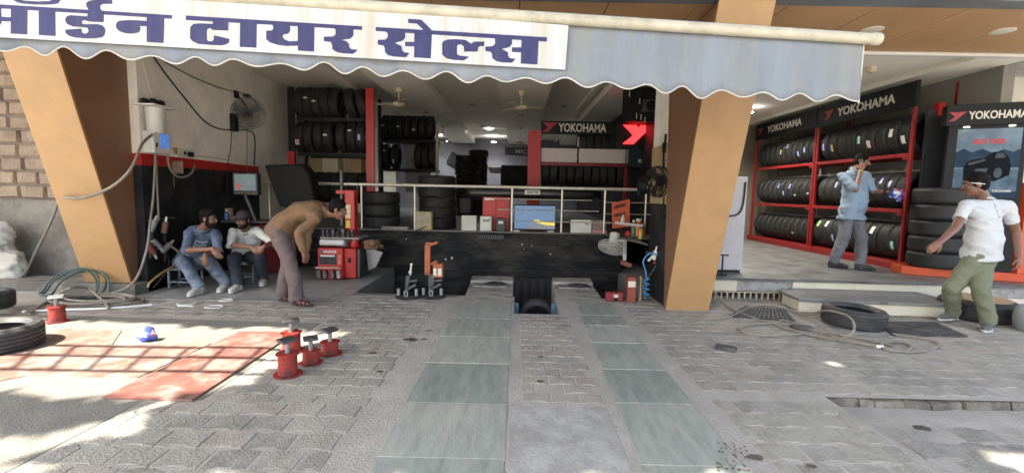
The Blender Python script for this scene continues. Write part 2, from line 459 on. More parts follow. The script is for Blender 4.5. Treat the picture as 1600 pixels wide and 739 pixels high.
# stone wheel tracks
m_trk = [mat('track_stone_%s' % nm, c, 0.68, 0.2, 6, 0.2, 40, tint=t, tint_scale=2.4, tint_amt=0.85, stretch=(3.0, 0.7, 1)) for nm, c, t in (
    ('green', (0.245, 0.268, 0.23), (0.345, 0.34, 0.295)), ('grey', (0.285, 0.30, 0.26), (0.365, 0.355, 0.31)), ('dark', (0.205, 0.232, 0.20), (0.31, 0.315, 0.275)))]
tr = MB()
yb = [0.9, 1.7, 2.38, 3.04, 3.78, 4.50, 5.16, 6.02]
for k in range(len(yb) - 1):
    tr.cur = (1, 0, 1, 2, 1, 0, 1)[k]
    tr.bb(-0.735, -0.035, yb[k] + 0.0035, yb[k + 1] - 0.0035, -0.03, 0.003 if k != 3 else 0.001)
yb2 = [0.9, 1.6, 2.36, 3.1, 3.72, 4.4, 5.0, 5.42, 6.1]
for k in range(len(yb2) - 1):
    tr.cur = (1, 0, 0, 2, 0, 1, 2, 0)[k]
    xl = 0.66 + 0.02 * k; xr = 1.255 + 0.004 * k
    tr.hexa([(xl, yb2[k] + 0.0035, -0.03), (xr, yb2[k] + 0.0035, -0.03), (xr, yb2[k + 1] - 0.0035, -0.03), (xl + 0.02, yb2[k + 1] - 0.0035, -0.03),
             (xl, yb2[k] + 0.0035, 0.004), (xr, yb2[k] + 0.0035, 0.004), (xr, yb2[k + 1] - 0.0035, 0.002), (xl + 0.02, yb2[k + 1] - 0.0035, 0.002)])
tr.build('path_stone_tracks', m_trk, bevel=0.004, kind='structure')
cs = MB()
for y0, y1 in ((0.9, 2.1), (2.115, 3.03)): cs.bb(-0.02, 0.645, y0, y1, -0.03, 0.001)
cs.build('path_concrete_slab', m_slabm, bevel=0.004, kind='structure')

# oil stains as thin dark films with a shape of their own
m_oil = mat('oil_stain', (0.07, 0.06, 0.05), 0.5, 0.3, 10)
st = MB()
random.seed(21)
def blot(mb, c, rx, ry, z):
    n = 18; mb.poly([(c[0] + rx * math.cos(2 * math.pi * i / n) * (0.75 + 0.4 * random.random()), c[1] + ry * math.sin(2 * math.pi * i / n) * (0.75 + 0.4 * random.random()), z) for i in range(n)])
for px, py, rx, ry in ((1180, 713, .05, .03), (641, 530, .075, .045), (583, 551, .04, .025), (662, 529, .03, .02), (845, 557, .03, .02), (844, 595, .03, .02), (594, 580, .03, .02), (1440, 668, .06, .04), (1268, 727, .03, .018), (670, 516, .03, .02)):
    p = PZ(px, py, 0.006); blot(st, (p.x, p.y), rx, ry, 0.006)
for k in range(46):
    p = PZ(1115 + random.random() * 45 + k * 0.3, 688 + random.random() * 48, 0.0085); blot(st, (p.x, p.y), 0.004 + 0.004 * random.random(), 0.005 + 0.006 * random.random(), 0.0085)
st.build('ground_stains', m_oil, kind='structure', smooth=0)

# right shop floor, fascia, main shop floor
m_tile2 = tile_mat('showroom_floor_tiles', (0.15, 0.155, 0.155), (0.19, 0.195, 0.19), (0.10, 0.10, 0.095), 0.55, 0.3, 0.004, 0.35)
rf = MB(); rf.hexa([(2.55, 6.52, 0.262), (9.2, 6.28, 0.262), (9.2, 13.2, 0.262), (2.55, 13.2, 0.262), (2.55, 6.50, 0.30), (9.2, 6.26, 0.30), (9.2, 13.2, 0.30), (2.55, 13.2, 0.30)])
rf.build('showroom_floor', m_tile2, kind='structure', smooth=0)
mf = MB(); mf.bb(-6.5, 2.9, 8.52, 19.5, 0.62, 0.70)
mf.build('shop_floor', m_tile2, kind='structure', smooth=0)
# ---------------------------------------------------------------- walls
def wall(name, label, parts, bevel=0):
    t = thing(name, label, 'wall', (0, 0, 0))
    for pn, mb, m in parts: mb.build(pn, m, t, smooth=0, bevel=bevel)
    return t
# left side wall, white over a red band over black
xw = -5.0
zb0 = PX(400, 270, xw).z; zb1 = PX(400, 262, xw).z + 0.02
zl0 = PX(217, 258, xw).z; zl1 = PX(217, 239, xw).z
y0w, y1w = 6.15, 8.95
def sidewall(z0a, z0b, z1a, z1b, x, th=0.18):
    return MB().hexa([(x - th, y0w, z0a), (x, y0w, z0a), (x, y1w, z0b), (x - th, y1w, z0b), (x - th, y0w, z1a), (x, y0w, z1a), (x, y1w, z1b), (x - th, y1w, z1b)])
wl = wall('side_wall', 'white plaster side wall with a red band over black behind the seated men', [
    ('upper_plaster', sidewall(zl1, zb1, 3.75, 3.75, xw), m_white),
    ('red_band', sidewall(zl0, zb0, zl1, zb1, xw + 0.004), m_redband),
    ('black_dado', sidewall(-0.1, -0.1, zl0, zb0, xw), m_black)])
MB().bb(-5.6, -5.06, 8.96, 19.4, 0, 3.7).build('inner_wall', m_white, label='dim plaster wall receding behind the side wall towards the tyre rack', cat='wall', smooth=0)
# black counter wall under the railing
MB().bb(-4.99, 1.95, 8.48, 8.62, -1.5, 0.70).build('counter_wall', m_blackc, label='scuffed black wall below the counter behind the pit', cat='wall', smooth=0)
# right side wall: white and beige panels over black
pr = thing('partition_wall', 'narrow white, beige and black wall beside the brown face of the right tan pillar', 'wall', (0, 0, 0))
xr = 1.96
MB().bb(xr, 2.5, 5.95, 6.75, 2.12, 3.6).build('upper_plaster', m_white, pr, smooth=0)
m_beige = mat('beige_board', (0.40, 0.30, 0.17), 0.6, 0.1, 4)
MB().bb(xr - 0.012, 2.5, 5.94, 6.76, 1.33, 2.12).build('beige_board', m_beige, pr, smooth=0)
MB().bb(xr, 2.5, 5.95, 6.75, -0.05, 1.33).build('black_dado', m_black, pr, smooth=0)
MB().bb(2.55, 2.9, 6.76, 19.4, -0.05, 3.6).build('dividing_wall', m_black, label='black wall dividing the workshop from the showroom', cat='wall', smooth=0)
MB().bb(-6.5, 2.9, 19.4, 19.6, 0, 3.7).build('rear_wall', mat('rear_blue_grey', (0.2, 0.2, 0.24), 0.8, 0.1, 2), label='bluish grey wall at the far end of the shop', cat='wall', smooth=0)
# showroom walls
MB().bb(2.9, 9.2, 13.0, 13.2, 0.25, 3.6).build('showroom_rear_wall', mat('dim_beige_wall', (0.22, 0.19, 0.15), 0.8, 0.15, 2), label='dim wall closing the showroom behind the farther tyre rack', cat='wall', smooth=0)
m_greyw = mat('grey_wall', (0.24, 0.23, 0.21), 0.8, 0.08, 2)
MB().bb(6.98, 7.15, 6.9, 13.0, 0.25, 3.62).build('showroom_side_wall', m_greyw, label='grey side wall behind the tall red tyre racks', cat='wall', smooth=0)
cp = P(1592, 110, 7.3)
MB().bb(cp.x - 0.20, cp.x + 0.8, 7.3, 7.6, 0.28, 3.34).build('corner_pillar', mat('corner_white', (0.58, 0.56, 0.5), 0.8, 0.05), label='plain off-white pillar above the poster stand at the right', cat='pillar', smooth=0)

# ---------------------------------------------------------------- ceilings
ce = MB()
ce.bb(-5.6, 2.9, 6.2, 19.4, 3.62, 3.7)
ce.cur = 1
for x0, x1 in ((-2.66, -1.76), (-0.38, 0.62), (1.72, 2.55)):
    ce.bb(x0, x1, 6.7, 19.3, 3.42, 3.615)
ce.cur = 0
for x0, x1 in ((-3.62, -3.42), (1.5, 1.6)): ce.bb(x0, x1, 6.5, 19.3, 3.52, 3.612)
ce.build('shop_ceiling', [m_ceil, m_ceilw], kind='structure', smooth=0)
cc = MB(); cc.cyl((-2.21, 6.72, 3.43), (-2.21, 6.72, 3.60), 0.45, n=32)
cc.build('ceiling_rounded_end', m_ceilw, kind='structure')
cs2 = MB()
cs2.bb(2.9, 7.0, 6.3, 13.0, 3.48, 3.6)
for k in range(4): cs2.bb(2.9 + 0.16 * k, 3.4 + 0.16 * k, 9.2 - k * 0.8, 13.0, 3.30 + 0.045 * k, 3.345 + 0.045 * k - 0.002)
cs2.bb(6.3, 7.0, 6.6, 13.0, 3.40, 3.478)
cs2.build('showroom_ceiling', m_ceilw, kind='structure', smooth=0)
# canopy soffit with tan panels and fascia
ca = thing('canopy', 'tan panelled canopy soffit with blue-grey front edge over the shopfront', 'canopy', (0, 0, 0))
sf = MB()
zs = 3.36
xx = -7.2
while xx < 9.2:
    sf.bb(xx, xx + 0.89, 4.83, 5.65, zs, zs + 0.05); sf.bb(xx, xx + 0.89, 5.655, 6.25, zs, zs + 0.05); xx += 0.9
sf.build('soffit_panel', m_soffit, ca, smooth=0)
fa = MB(); fa.bb(-7.5, 9.5, 4.62, 4.82, zs - 0.01, zs + 0.6)
fa.build('fascia', mat('fascia_blue_grey', (0.16, 0.18, 0.2), 0.5, 0.2, 2), ca, smooth=0)
MB().bb(-9.5, 11.5, 4.83, 19.6, zs + 0.36, zs + 0.56).build('roof_slab', m_slabm, ca, smooth=0)
MB().bb(2.55, 9.2, 6.26, 6.34, zs - 0.035, zs + 0.2).build('edge_trim', m_wpaint, ca, smooth=0)
lm = MB(); lm.bb(-6.5, 2.55, 6.26, 6.34, zs - 0.035, 3.75); lm.build('lintel', m_white, ca, smooth=0)
m_disc = mat('light_disc', (0.75, 0.72, 0.62), 0.4, 0.02)
for px, py in ((1362, 47), (1566, 49)):
    p = PZ(px, py, zs)
    MB().lathe([(0.0, -0.012), (0.09, -0.012), (0.115, -0.006), (0.115, 0.004), (0, 0.004)], p, n=24).build('downlight', m_disc, ca)
bxp = P(1087, 27, 5.3)
MB().bb(bxp.x - .06, bxp.x + .06, 5.25, 5.36, zs - .07, zs - .002).build('junction_box', m_grey, ca, smooth=0)

# ---------------------------------------------------------------- pillars: leaning tan front over a plumb brown wedge
def pillar(label, x_in, x_out, yb, z_b, lean, ztop, side):
    # x_in = x of brown face ; front leans towards the road with height
    t = thing('leaning_pillar', label, 'pillar', ((x_in + x_out) / 2, yb, z_b), group='tan leaning pillars of the shopfront')
    yt = yb - lean * (ztop - z_b)
    yk0, yk1 = yb + 0.12, yb + 0.38
    fr = MB(); th = 0.03
    a, b = (x_in, x_out)
    fr.hexa([(a, yb, z_b), (b, yb, z_b), (b, yb + th, z_b), (a, yb + th, z_b), (a, yt, ztop), (b, yt, ztop), (b, yt + th, ztop), (a, yt + th, ztop)])
    fr.build('front_panel', m_tan, t, bevel=0.004)
    s = 0.012 * (1 if x_out > x_in else -1)
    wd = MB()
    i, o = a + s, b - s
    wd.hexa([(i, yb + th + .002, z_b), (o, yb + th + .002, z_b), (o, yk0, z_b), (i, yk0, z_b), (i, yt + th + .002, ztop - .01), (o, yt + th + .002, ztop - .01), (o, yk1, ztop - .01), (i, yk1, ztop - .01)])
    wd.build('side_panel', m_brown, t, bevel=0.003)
    return t
pl = PZ(205, 442, 0.15)
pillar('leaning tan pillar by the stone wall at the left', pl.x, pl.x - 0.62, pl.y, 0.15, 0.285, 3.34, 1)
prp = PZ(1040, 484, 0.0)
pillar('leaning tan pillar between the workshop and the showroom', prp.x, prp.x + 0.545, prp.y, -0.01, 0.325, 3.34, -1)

# ---------------------------------------------------------------- stone wall at far left
m_blockm = mat('stone_block', (0.29, 0.22, 0.16), 0.9, 0.25, 7, 0.9, 26, tint=(0.15, 0.11, 0.085), tint_scale=3.5, tint_amt=0.8)
m_mort = mat('stone_mortar', (0.19, 0.155, 0.13), 0.95, 0.15, 9, 0.4, 40)
m_plinth = mat('weathered_cement', (0.20, 0.185, 0.155), 0.95, 0.3, 2.2, 0.6, 22, tint=(0.085, 0.078, 0.068), tint_scale=1.4, tint_amt=0.8)
swl = thing('stone_wall', 'buff stone block wall on a weathered cement plinth at the far left', 'wall', (-7, 6.75, 0))
ys = 6.72
random.seed(8)
bl = MB()
z = 1.22; row = 0
while z < 3.5:
    h = 0.198; x = -9.0 - (0.17 if row % 2 else 0)
    while x < -5.15:
        L = 0.30 + random.random() * 0.12
        d = 0.02 + random.random() * 0.03
        c = V((x + L / 2, ys, z + h / 2)); g = 0.007
        o = [V((x + g, ys, z + g)), V((x + L - g, ys, z + g)), V((x + L - g, ys, z + h - g)), V((x + g, ys, z + h - g))]
        inner = [V((c.x + (p.x - c.x) * 0.86 + random.uniform(-.012, .012), ys - d, c.z + (p.z - c.z) * 0.78 + random.uniform(-.01, .01))) for p in o]
        bl.add(o + inner, [(0, 1, 5, 4), (1, 2, 6, 5), (2, 3, 7, 6), (3, 0, 4, 7), (4, 5, 6, 7)])
        x += L
    z += h; row += 1
bl.build('stone_facing', m_blockm, swl, smooth=0)
MB().bb(-9.0, -5.2, ys + .002, ys + 0.25, -0.05, 3.5).build('masonry', m_mort, swl, smooth=0)
MB().bb(-9.0, -5.2, ys - 0.05, ys + .001, -0.05, 1.20).build('plinth', m_plinth, swl, smooth=0, bevel=.01)
kr = MB()
kr.bb(-5.98, -5.0, 5.93, 6.5, -0.05, 0.145)
kr.build('pillar_kerb', m_plinth, label='low cement step under the left tan pillar', cat='step', bevel=.012)
kr = MB(); kr.bb(-9.0, -6.02, 6.05, 6.5, -0.05, 0.13); kr.build('wall_kerb', m_plinth, label='low rough ledge below the far left stone wall', cat='ledge', bevel=.02)

# ---------------------------------------------------------------- pit beams, grille
m_beam = mat('dirty_cement', (0.34, 0.32, 0.28), 0.9, 0.2, 5, 0.5, 40, tint=(0.085, 0.078, 0.068), tint_scale=3.6, tint_amt=0.85, stretch=(0.7, 1.6, 1))
def beam(label, x0, x1, ya, yb_):
    t = thing('pit_beam', label, 'beam', ((x0 + x1) / 2, (ya + yb_) / 2, 0), group='concrete beams over the pit')
    b = MB(); b.prism([(x0, ya, -0.9), (x0, ya, -0.006), (x0, ya + .35, 0.012), (x0, yb_ - 0.3, 0.03), (x0, yb_ - .28, 0.07), (x0, yb_, 0.09), (x0, yb_, -0.9)], (x1 - x0, 0, 0))
    b.build('beam_body', m_beam, t, bevel=0.012)
    MB().bb(x0 + .06, x1 - .10, yb_ - .60, yb_ - .36, 0.026, 0.05).build('steel_plate', m_grey, t, bevel=.006)
    c = ((x0 + x1) / 2 + .06, yb_ - .48, 0.05)
    MB().lathe([(0, 0.02), (.15, 0.02), (.16, 0.014), (.16, 0.004), (0, 0.004)], c, n=28).build('turn_plate', m_dsteel, t)
    xe = x1 if x0 < 0 else x0
    MB().bb(*((.004, .058) if x0 < 0 else (.492, .546)), 5.96, 5.985, -0.17, -0.004).build('blue_stop', mat('faded_blue', (0.06, 0.14, 0.20), 0.6, 0.2), t, bevel=.003)
    return t
beam('left grimy concrete beam carrying a turn plate over the pit', -0.69, -0.02, 6.04, 7.38)
beam('right grimy concrete beam carrying a turn plate over the pit', 0.60, 1.22, 6.12, 7.38)
gr = thing('pit_shutter', 'black corrugated panel standing in the pit between the beams', 'panel', (0.3, 8.2, -0.9))
cg = MB()
for k in range(9): cg.bb(-0.3 + k * 0.15, -0.3 + k * 0.15 + 0.085, 8.12, 8.2, -1.4, -0.12)
cg.bb(-0.4, 1.1, 8.2, 8.24, -1.4, -0.1)
cg.build('panel_sheet', mat('dull_black_metal', (0.035, 0.03, 0.028), 0.6, 0.3, 5), gr)
# ---------------------------------------------------------------- awning with painted banner
AK, AY = 0.05, 3.60
def AW(px, py, off=0.0):
    d = ray(px, py); t = (AY - off - (CO.y - AK * CO.x)) / (d.y - AK * d.x); return CO + d * t
def aw_pt(x, z, off=0.0): return V((x, AY - off + AK * x, z))
aw = thing('awning', 'grey-blue awning with scalloped edge and white Hindi shop banner', 'awning', (0, AY, 2.2))
b0, b1 = AW(533, 8), AW(1372, 62)
def barz(x): return b0.z + (x - b0.x) * (b1.z - b0.z) / (b1.x - b0.x)
def mpt(x, z, off=0.0): return aw_pt(x, z, off)
XL = -4.7
m_bar = mat('awning_bar_cream', (0.52, 0.475, 0.37), 0.5, 0.12, 4, tint=(0.22, 0.2, 0.15), tint_scale=5, tint_amt=0.5, stretch=(1, 1, 1))
bm_ = MB(); bm_.cyl(mpt(XL, barz(XL)), mpt(b1.x, barz(b1.x)), 0.042, n=20)
bm_.build('front_bar', m_bar, aw)
ec = MB(); ec.cyl(mpt(b1.x - .05, barz(b1.x - .05)), mpt(b1.x + .012, barz(b1.x + .012)), 0.047, n=20); ec.build('end_cap', m_bar, aw, bevel=.006)
m_fab = mat('awning_canvas', (0.20, 0.226, 0.262), 0.88, 0.16, 2.6, 0.2, 25, tint=(0.28, 0.26, 0.21), tint_scale=1.5, tint_amt=0.5, stretch=(2.2, 1, 0.3))
# scalloped hanging valance
k0, k1 = AW(30, 76), AW(1343, 156)
def basez(x): return k0.z + (x - k0.x) * (k1.z - k0.z) / (k1.x - k0.x)
x_end = AW(1350, 110).x
ph0 = AW(62, 84).x; per = (AW(1343, 156).x - ph0) / 20.0
def botz(x):
    i_ = (x - ph0) / per
    a_ = 0.027 + 0.008 * math.sin(i_ * 2.1) + 0.005 * math.sin(i_ * 0.83 + 1)
    return basez(x) - a_ * math.cos(2 * math.pi * (i_ + 0.05 * math.sin(i_ * 1.7))) + 0.007 * math.sin(x * 3.1) + 0.004 * math.sin(x * 7.7)
def ripple(x, t): return t * (0.013 * math.sin(x * 2.3 + 1) + 0.007 * math.sin(x * 9.7 + 3 * t)) + 0.007 * math.sin(5.0 * x + 7 * t + 2 * math.sin(x)) * math.sin(math.pi * t) - 0.002
vm = MB(); NX = 330; NZ = 7
xs = [XL + (x_end - XL) * i / NX for i in range(NX + 1)]
for x in xs:
    for j in range(NZ + 1):
        t = j / NZ; zt = barz(x) - 0.01; zb = botz(x)
        vm.v.append(aw_pt(x, zt + (zb - zt) * t, -0.03 + ripple(x, t)))
for i in range(NX):
    for j in range(NZ):
        a = i * (NZ + 1) + j; vm.f.append((a, a + NZ + 1, a + NZ + 2, a + 1)); vm.mi.append(0)
vo = vm.build('valance', m_fab, aw, smooth=60)
sm = vo.modifiers.new('thickness', 'SOLIDIFY'); sm.thickness = 0.004
pp = MB(); pp.tube([aw_pt(x, botz(x) - .003, -0.028 + ripple(x, 1)) for x in xs], 0.0058, 6)
pp.tube([aw_pt(x_end, barz(x_end) - .02 + (botz(x_end) - barz(x_end)) * t, -0.028) for t in (0, .25, .5, .75, 1)], 0.006, 6)
m_pipe = mat('white_piping', (0.52, 0.50, 0.45), 0.8, 0.15, 6)
pp.build('piping', m_pipe, vo)
rf2 = MB()
def casz(x): return 3.18 - (x + 4) * 0.034
rf2.hexa([aw_pt(XL, barz(XL) + .034), aw_pt(b1.x - .05, barz(b1.x - .05) + .034), V((b1.x - .05, 4.58, casz(b1.x))), V((XL, 4.58, casz(XL))),
          aw_pt(XL, barz(XL) + .039), aw_pt(b1.x - .05, barz(b1.x - .05) + .039), V((b1.x - .05, 4.58, casz(b1.x) + .005)), V((XL, 4.58, casz(XL) + .005))])
rf2.build('roof_canvas', m_fab, aw, smooth=0)
ct = MB(); ct.cyl((XL, 4.62, casz(XL)), (b1.x, 4.62, casz(b1.x)), 0.05, n=14); ct.build('roller', m_bar, aw)
for x in (-3.2, -0.4, 1.5):
    ar = MB(); ze = (casz(x) + barz(x)) / 2 - .10
    ar.bar((x, 4.6, casz(x) - .04), (x + .35, 4.1, ze), .03, .04); ar.bar((x + .35, 4.1, ze), mpt(x, barz(x) - .02, -.03), .03, .04)
    ar.build('folding_arm', m_bar, aw)
# banner
m_ban = mat('banner_white', (0.50, 0.52, 0.535), 0.7, 0.05, 2, tint=(0.46, 0.37, 0.25), tint_scale=1.7, tint_amt=0.7, stretch=(5, 1, 0.25))
q = [AW(-160, -27 + 78, .0), AW(883, 110), AW(888, 41), AW(-160, -42)]
q[0] = AW(-160, 50)
bn = MB(); bn.prism([p + V((0, -0.012, 0)) for p in q], (0, 0.003, 0))
bo = bn.build('banner', m_ban, aw, smooth=0)
m_let = mat('letter_blue', (0.026, 0.027, 0.105), 0.7, 0.14, 3, tint=(0.07, 0.07, 0.14), tint_scale=4, tint_amt=0.4, stretch=(4, 1, 0.6))
W1 = [[(-30, 42), (0, 45), (760, 92), (1445, 135), (1443, 165), (870, 130), (0, 78), (-30, 76)],
 [(108, 80), (245, 88), (242, 295), (106, 288)],
 [(-60, 60), (25, 76), (28, 148), (115, 154), (115, 188), (30, 186), (22, 212), (-2, 226), (-60, 226)],
 [(340, 95), (475, 103), (477, 308), (341, 300)],
 [(120, -8), (180, -8), (188, 5), (215, 16), (320, 23), (430, 20), (452, 8), (456, -8), (515, -8), (514, 15), (500, 34), (470, 44), (400, 47), (300, 46), (210, 40), (165, 31), (135, 15)],
 [(945, 10), (948, 40), (870, 42), (850, 52), (845, 66), (852, 88), (876, 108), (876, 132), (750, 122), (760, 100), (750, 82), (738, 62), (735, 45), (742, 30), (757, 20), (800, 10), (860, 7)],
 [(750, 115), (876, 128), (876, 192), (760, 188), (715, 176), (698, 180), (692, 195), (700, 207), (725, 212), (830, 211), (868, 222), (886, 244), (890, 272), (880, 302), (862, 318), (800, 327), (740, 328), (640, 320), (590, 306), (566, 286), (561, 258), (690, 248), (694, 276), (715, 290), (742, 288), (756, 270), (750, 246), (733, 237), (620, 228), (580, 212), (563, 186), (563, 166), (575, 147), (602, 137), (745, 147)],
 [(1238, 148), (1378, 156), (1372, 365), (1238, 357)],
 [(1244, 186), (1244, 226), (1172, 224), (1180, 245), (1174, 268), (1156, 280), (1110, 287), (1060, 285), (1012, 270), (988, 246), (983, 222), (992, 196), (1015, 183), (1080, 178), (1160, 180)]]
W2 = [[(65, 138), (1530, 227), (1530, 258), (65, 175)],
 [(288, 180), (420, 187), (418, 263), (290, 258), (270, 242), (248, 248), (240, 262), (240, 340), (255, 352), (285, 352), (298, 338), (300, 302), (427, 332), (425, 360), (400, 378), (360, 386), (280, 382), (170, 375), (118, 348), (101, 325), (103, 235), (130, 208), (180, 203), (290, 208)],
 [(517, 185), (655, 193), (651, 405), (515, 398)],
 [(995, 215), (1133, 223), (1130, 437), (997, 428)],
 [(760, 200), (925, 215), (932, 245), (930, 268), (915, 288), (878, 294), (869, 306), (872, 322), (890, 340), (925, 352), (1000, 350), (1000, 388), (900, 390), (830, 382), (765, 362), (733, 335), (735, 265), (785, 262), (794, 240), (785, 214)],
 [(1290, 225), (1457, 236), (1455, 305), (1432, 330), (1355, 340), (1400, 352), (1421, 375), (1420, 398), (1440, 418), (1492, 423), (1455, 455), (1360, 450), (1312, 438), (1282, 415), (1282, 385), (1270, 358), (1212, 350), (1212, 315), (1290, 313), (1310, 297), (1310, 255), (1290, 240)]]
W3 = [[(90, 170), (1422, 250), (1420, 282), (90, 199)],
 [(343, 107), (445, 114), (522, 190), (526, 222), (480, 212), (410, 142), (343, 137)],
 [(165, 188), (318, 196), (318, 250), (300, 274), (235, 292), (290, 318), (294, 345), (305, 365), (350, 372), (325, 403), (230, 398), (185, 388), (163, 365), (162, 335), (150, 312), (107, 305), (108, 270), (165, 268), (183, 252), (185, 220), (165, 203)],
 [(318, 283), (396, 285), (396, 320), (318, 318)],
 [(390, 200), (527, 207), (518, 412), (388, 405)],
 [(605, 300), (615, 280), (650, 266), (720, 263), (790, 270), (832, 298), (860, 282), (935, 282), (933, 318), (905, 316), (888, 325), (882, 360), (778, 360), (774, 318), (750, 302), (728, 308), (722, 322), (722, 380), (745, 392), (818, 400), (775, 428), (700, 425), (640, 412), (608, 385)],
 [(1005, 238), (1150, 247), (1150, 300), (1130, 325), (1070, 340), (1118, 365), (1120, 395), (1135, 412), (1177, 417), (1150, 446), (1070, 443), (1025, 433), (997, 410), (997, 385), (985, 362), (943, 355), (943, 322), (1000, 318), (1018, 300), (1018, 262), (1005, 252)],
 [(1150, 328), (1230, 328), (1230, 365), (1150, 362)],
 [(1225, 250), (1358, 257), (1348, 460), (1218, 452)]]
lt = MB(); k = 0
for Wd, s, ox, oy in ((W1, 300 / 1600, 0, 0), (W2, 300 / 1600, 280, 0), (W3, 0.2, 570, 10)):
    for pg in Wd:
        pts = [AW(ox + x * s, oy + y * s) + V((0, -0.0135 - 0.0006 * (k % 9), 0)) for x, y in pg]
        lt.prism(pts, (0, 0.001 + 0.0006 * (k % 9), 0)); k += 1
lt.build('banner_lettering', m_let, bo, smooth=0)
# ---------------------------------------------------------------- tyres
def tyre_profile(Ro, Wd, ri):
    h = Wd / 2
    side = [(ri, -h * .62), (ri + .012, -h * .78), (ri + (Ro - ri) * .30, -h * .98), (ri + (Ro - ri) * .34, -h * 1.0), (ri + (Ro - ri) * .38, -h * .985), (ri + (Ro - ri) * .55, -h * 1.0), (ri + (Ro - ri) * .8, -h * .95), (Ro - .014, -h * .84)]
    tread = [(Ro - .004, -h * .76)]
    for c in (-.5, -.17, .17, .5):
        tread += [(Ro, (c - .052) * h * 1.0), (Ro - .010, (c - .04) * h), (Ro - .010, (c + .04) * h), (Ro, (c + .052) * h)]
    tread += [(Ro - .004, h * .76)]
    other = [(r, -z) for r, z in reversed(side)]
    inner = [(ri + .02, h * .5), (ri + (Ro - ri) * .6, h * .8), (Ro - .03, h * .5), (Ro - .025, 0), (Ro - .03, -h * .5), (ri + (Ro - ri) * .6, -h * .8), (ri + .02, -h * .5)]
    return side + tread + other + inner
def tyre_mesh(name, Ro, Wd, ri, m, n=56):
    b = MB(); b.lathe(tyre_profile(Ro, Wd, ri), n=n, closed=True)
    me = b.mesh(name, m, V((0, 0, 0)))
    bm = bmesh.new(); bm.from_mesh(me); bmesh.ops.recalc_face_normals(bm, faces=bm.faces); bm.to_mesh(me); bm.free()
    me.polygons.foreach_set('use_smooth', [True] * len(me.polygons)); me.set_sharp_from_angle(angle=R(38))
    return me
# rubber with cross sipes following the tread
def tread_mat(name, col, dust, amt):
    m = mat(name, col, 0.6, 0.3, 9, 0.0, tint=dust, tint_scale=3, tint_amt=amt)
    n = m.node_tree.nodes; l = m.node_tree.links
    tc = n.new('ShaderNodeTexCoord'); gr = n.new('ShaderNodeTexGradient'); gr.gradient_type = 'RADIAL'
    l.new(tc.outputs['Object'], gr.inputs['Vector'])
    sx = n.new('ShaderNodeSeparateXYZ'); l.new(tc.outputs['Object'], sx.inputs[0])
    ad = n.new('ShaderNodeMath'); ad.operation = 'MULTIPLY_ADD'; ad.inputs[1].default_value = 70.0
    l.new(gr.outputs['Fac'], ad.inputs[0])
    zz = n.new('ShaderNodeMath'); zz.operation = 'MULTIPLY'; zz.inputs[1].default_value = 9.0; l.new(sx.outputs['Z'], zz.inputs[0])
    l.new(zz.outputs[0], ad.inputs[2])
    fr = n.new('ShaderNodeMath'); fr.operation = 'FRACT'; l.new(ad.outputs[0], fr.inputs[0])
    lt_ = n.new('ShaderNodeMath'); lt_.operation = 'GREATER_THAN'; lt_.inputs[1].default_value = 0.22; l.new(fr.outputs[0], lt_.inputs[0])
    ln = n.new('ShaderNodeVectorMath'); ln.operation = 'LENGTH'
    cx = n.new('ShaderNodeCombineXYZ'); l.new(sx.outputs['X'], cx.inputs[0]); l.new(sx.outputs['Y'], cx.inputs[1]); l.new(cx.outputs[0], ln.inputs[0])
    gt = n.new('ShaderNodeMath'); gt.operation = 'LESS_THAN'; gt.inputs[1].default_value = 0.292; l.new(ln.outputs['Value'], gt.inputs[0])
    mx = n.new('ShaderNodeMath'); mx.operation = 'MAXIMUM'; l.new(gt.outputs[0], mx.inputs[0]); l.new(lt_.outputs[0], mx.inputs[1])
    bp = n.new('ShaderNodeBump'); bp.inputs['Strength'].default_value = 0.8; bp.inputs['Distance'].default_value = 0.008
    l.new(mx.outputs[0], bp.inputs['Height']); l.new(bp.outputs[0], n['Principled BSDF'].inputs['Normal'])
    return m
m_tread = tread_mat('tread_rubber', (0.020, 0.020, 0.021), (0.045, 0.043, 0.04), 0.4)
m_treadd = tread_mat('dusty_tread_rubber', (0.032, 0.032, 0.034), (0.09, 0.085, 0.075), 0.5)
ME_RACK = tyre_mesh('tyre', 0.335, 0.235, 0.215, m_tread)
ME_SMALL = tyre_mesh('tyre', 0.315, 0.205, 0.20, m_tread, 48)
ME_THIN = tyre_mesh('tyre', 0.315, 0.170, 0.20, m_tread, 48)
ME_BIG = tyre_mesh('tyre', 0.375, 0.24, 0.22, m_tread, 64)
ME_OLD = tyre_mesh('tyre', 0.315, 0.205, 0.20, m_treadd, 72)
def sticker_mesh(a0, a1, z0, z1, Ro, cols):
    b = MB(); n = 6
    mats_ = []
    for k, c in enumerate(cols):
        b.cur = k
        za = z0 + (z1 - z0) * k / len(cols); zb_ = z0 + (z1 - z0) * (k + 1) / len(cols)
        vs = []
        for i in range(n + 1):
            a = a0 + (a1 - a0) * i / n
            for zz in (za, zb_):
                for r in (Ro + .001, Ro + .003): vs.append((r * math.cos(a), r * math.sin(a), zz))
        fs = []
        for i in range(n):
            o = i * 4; fs += [(o + 1, o + 3, o + 7, o + 5), (o, o + 4, o + 6, o + 2), (o, o + 1, o + 5, o + 4), (o + 2, o + 6, o + 7, o + 3)]
        fs += [(0, 2, 3, 1), (n * 4, n * 4 + 1, n * 4 + 3, n * 4 + 2)]
        b.add(vs, fs); mats_.append(c)
    return b.mesh('sticker', mats_, V((0, 0, 0)))
m_sb = mat('sticker_blue', (0.05, 0.10, 0.42), 0.4, 0.2, 30); m_sw = mat('sticker_white', (0.7, 0.7, 0.68), 0.4, 0.1, 30)
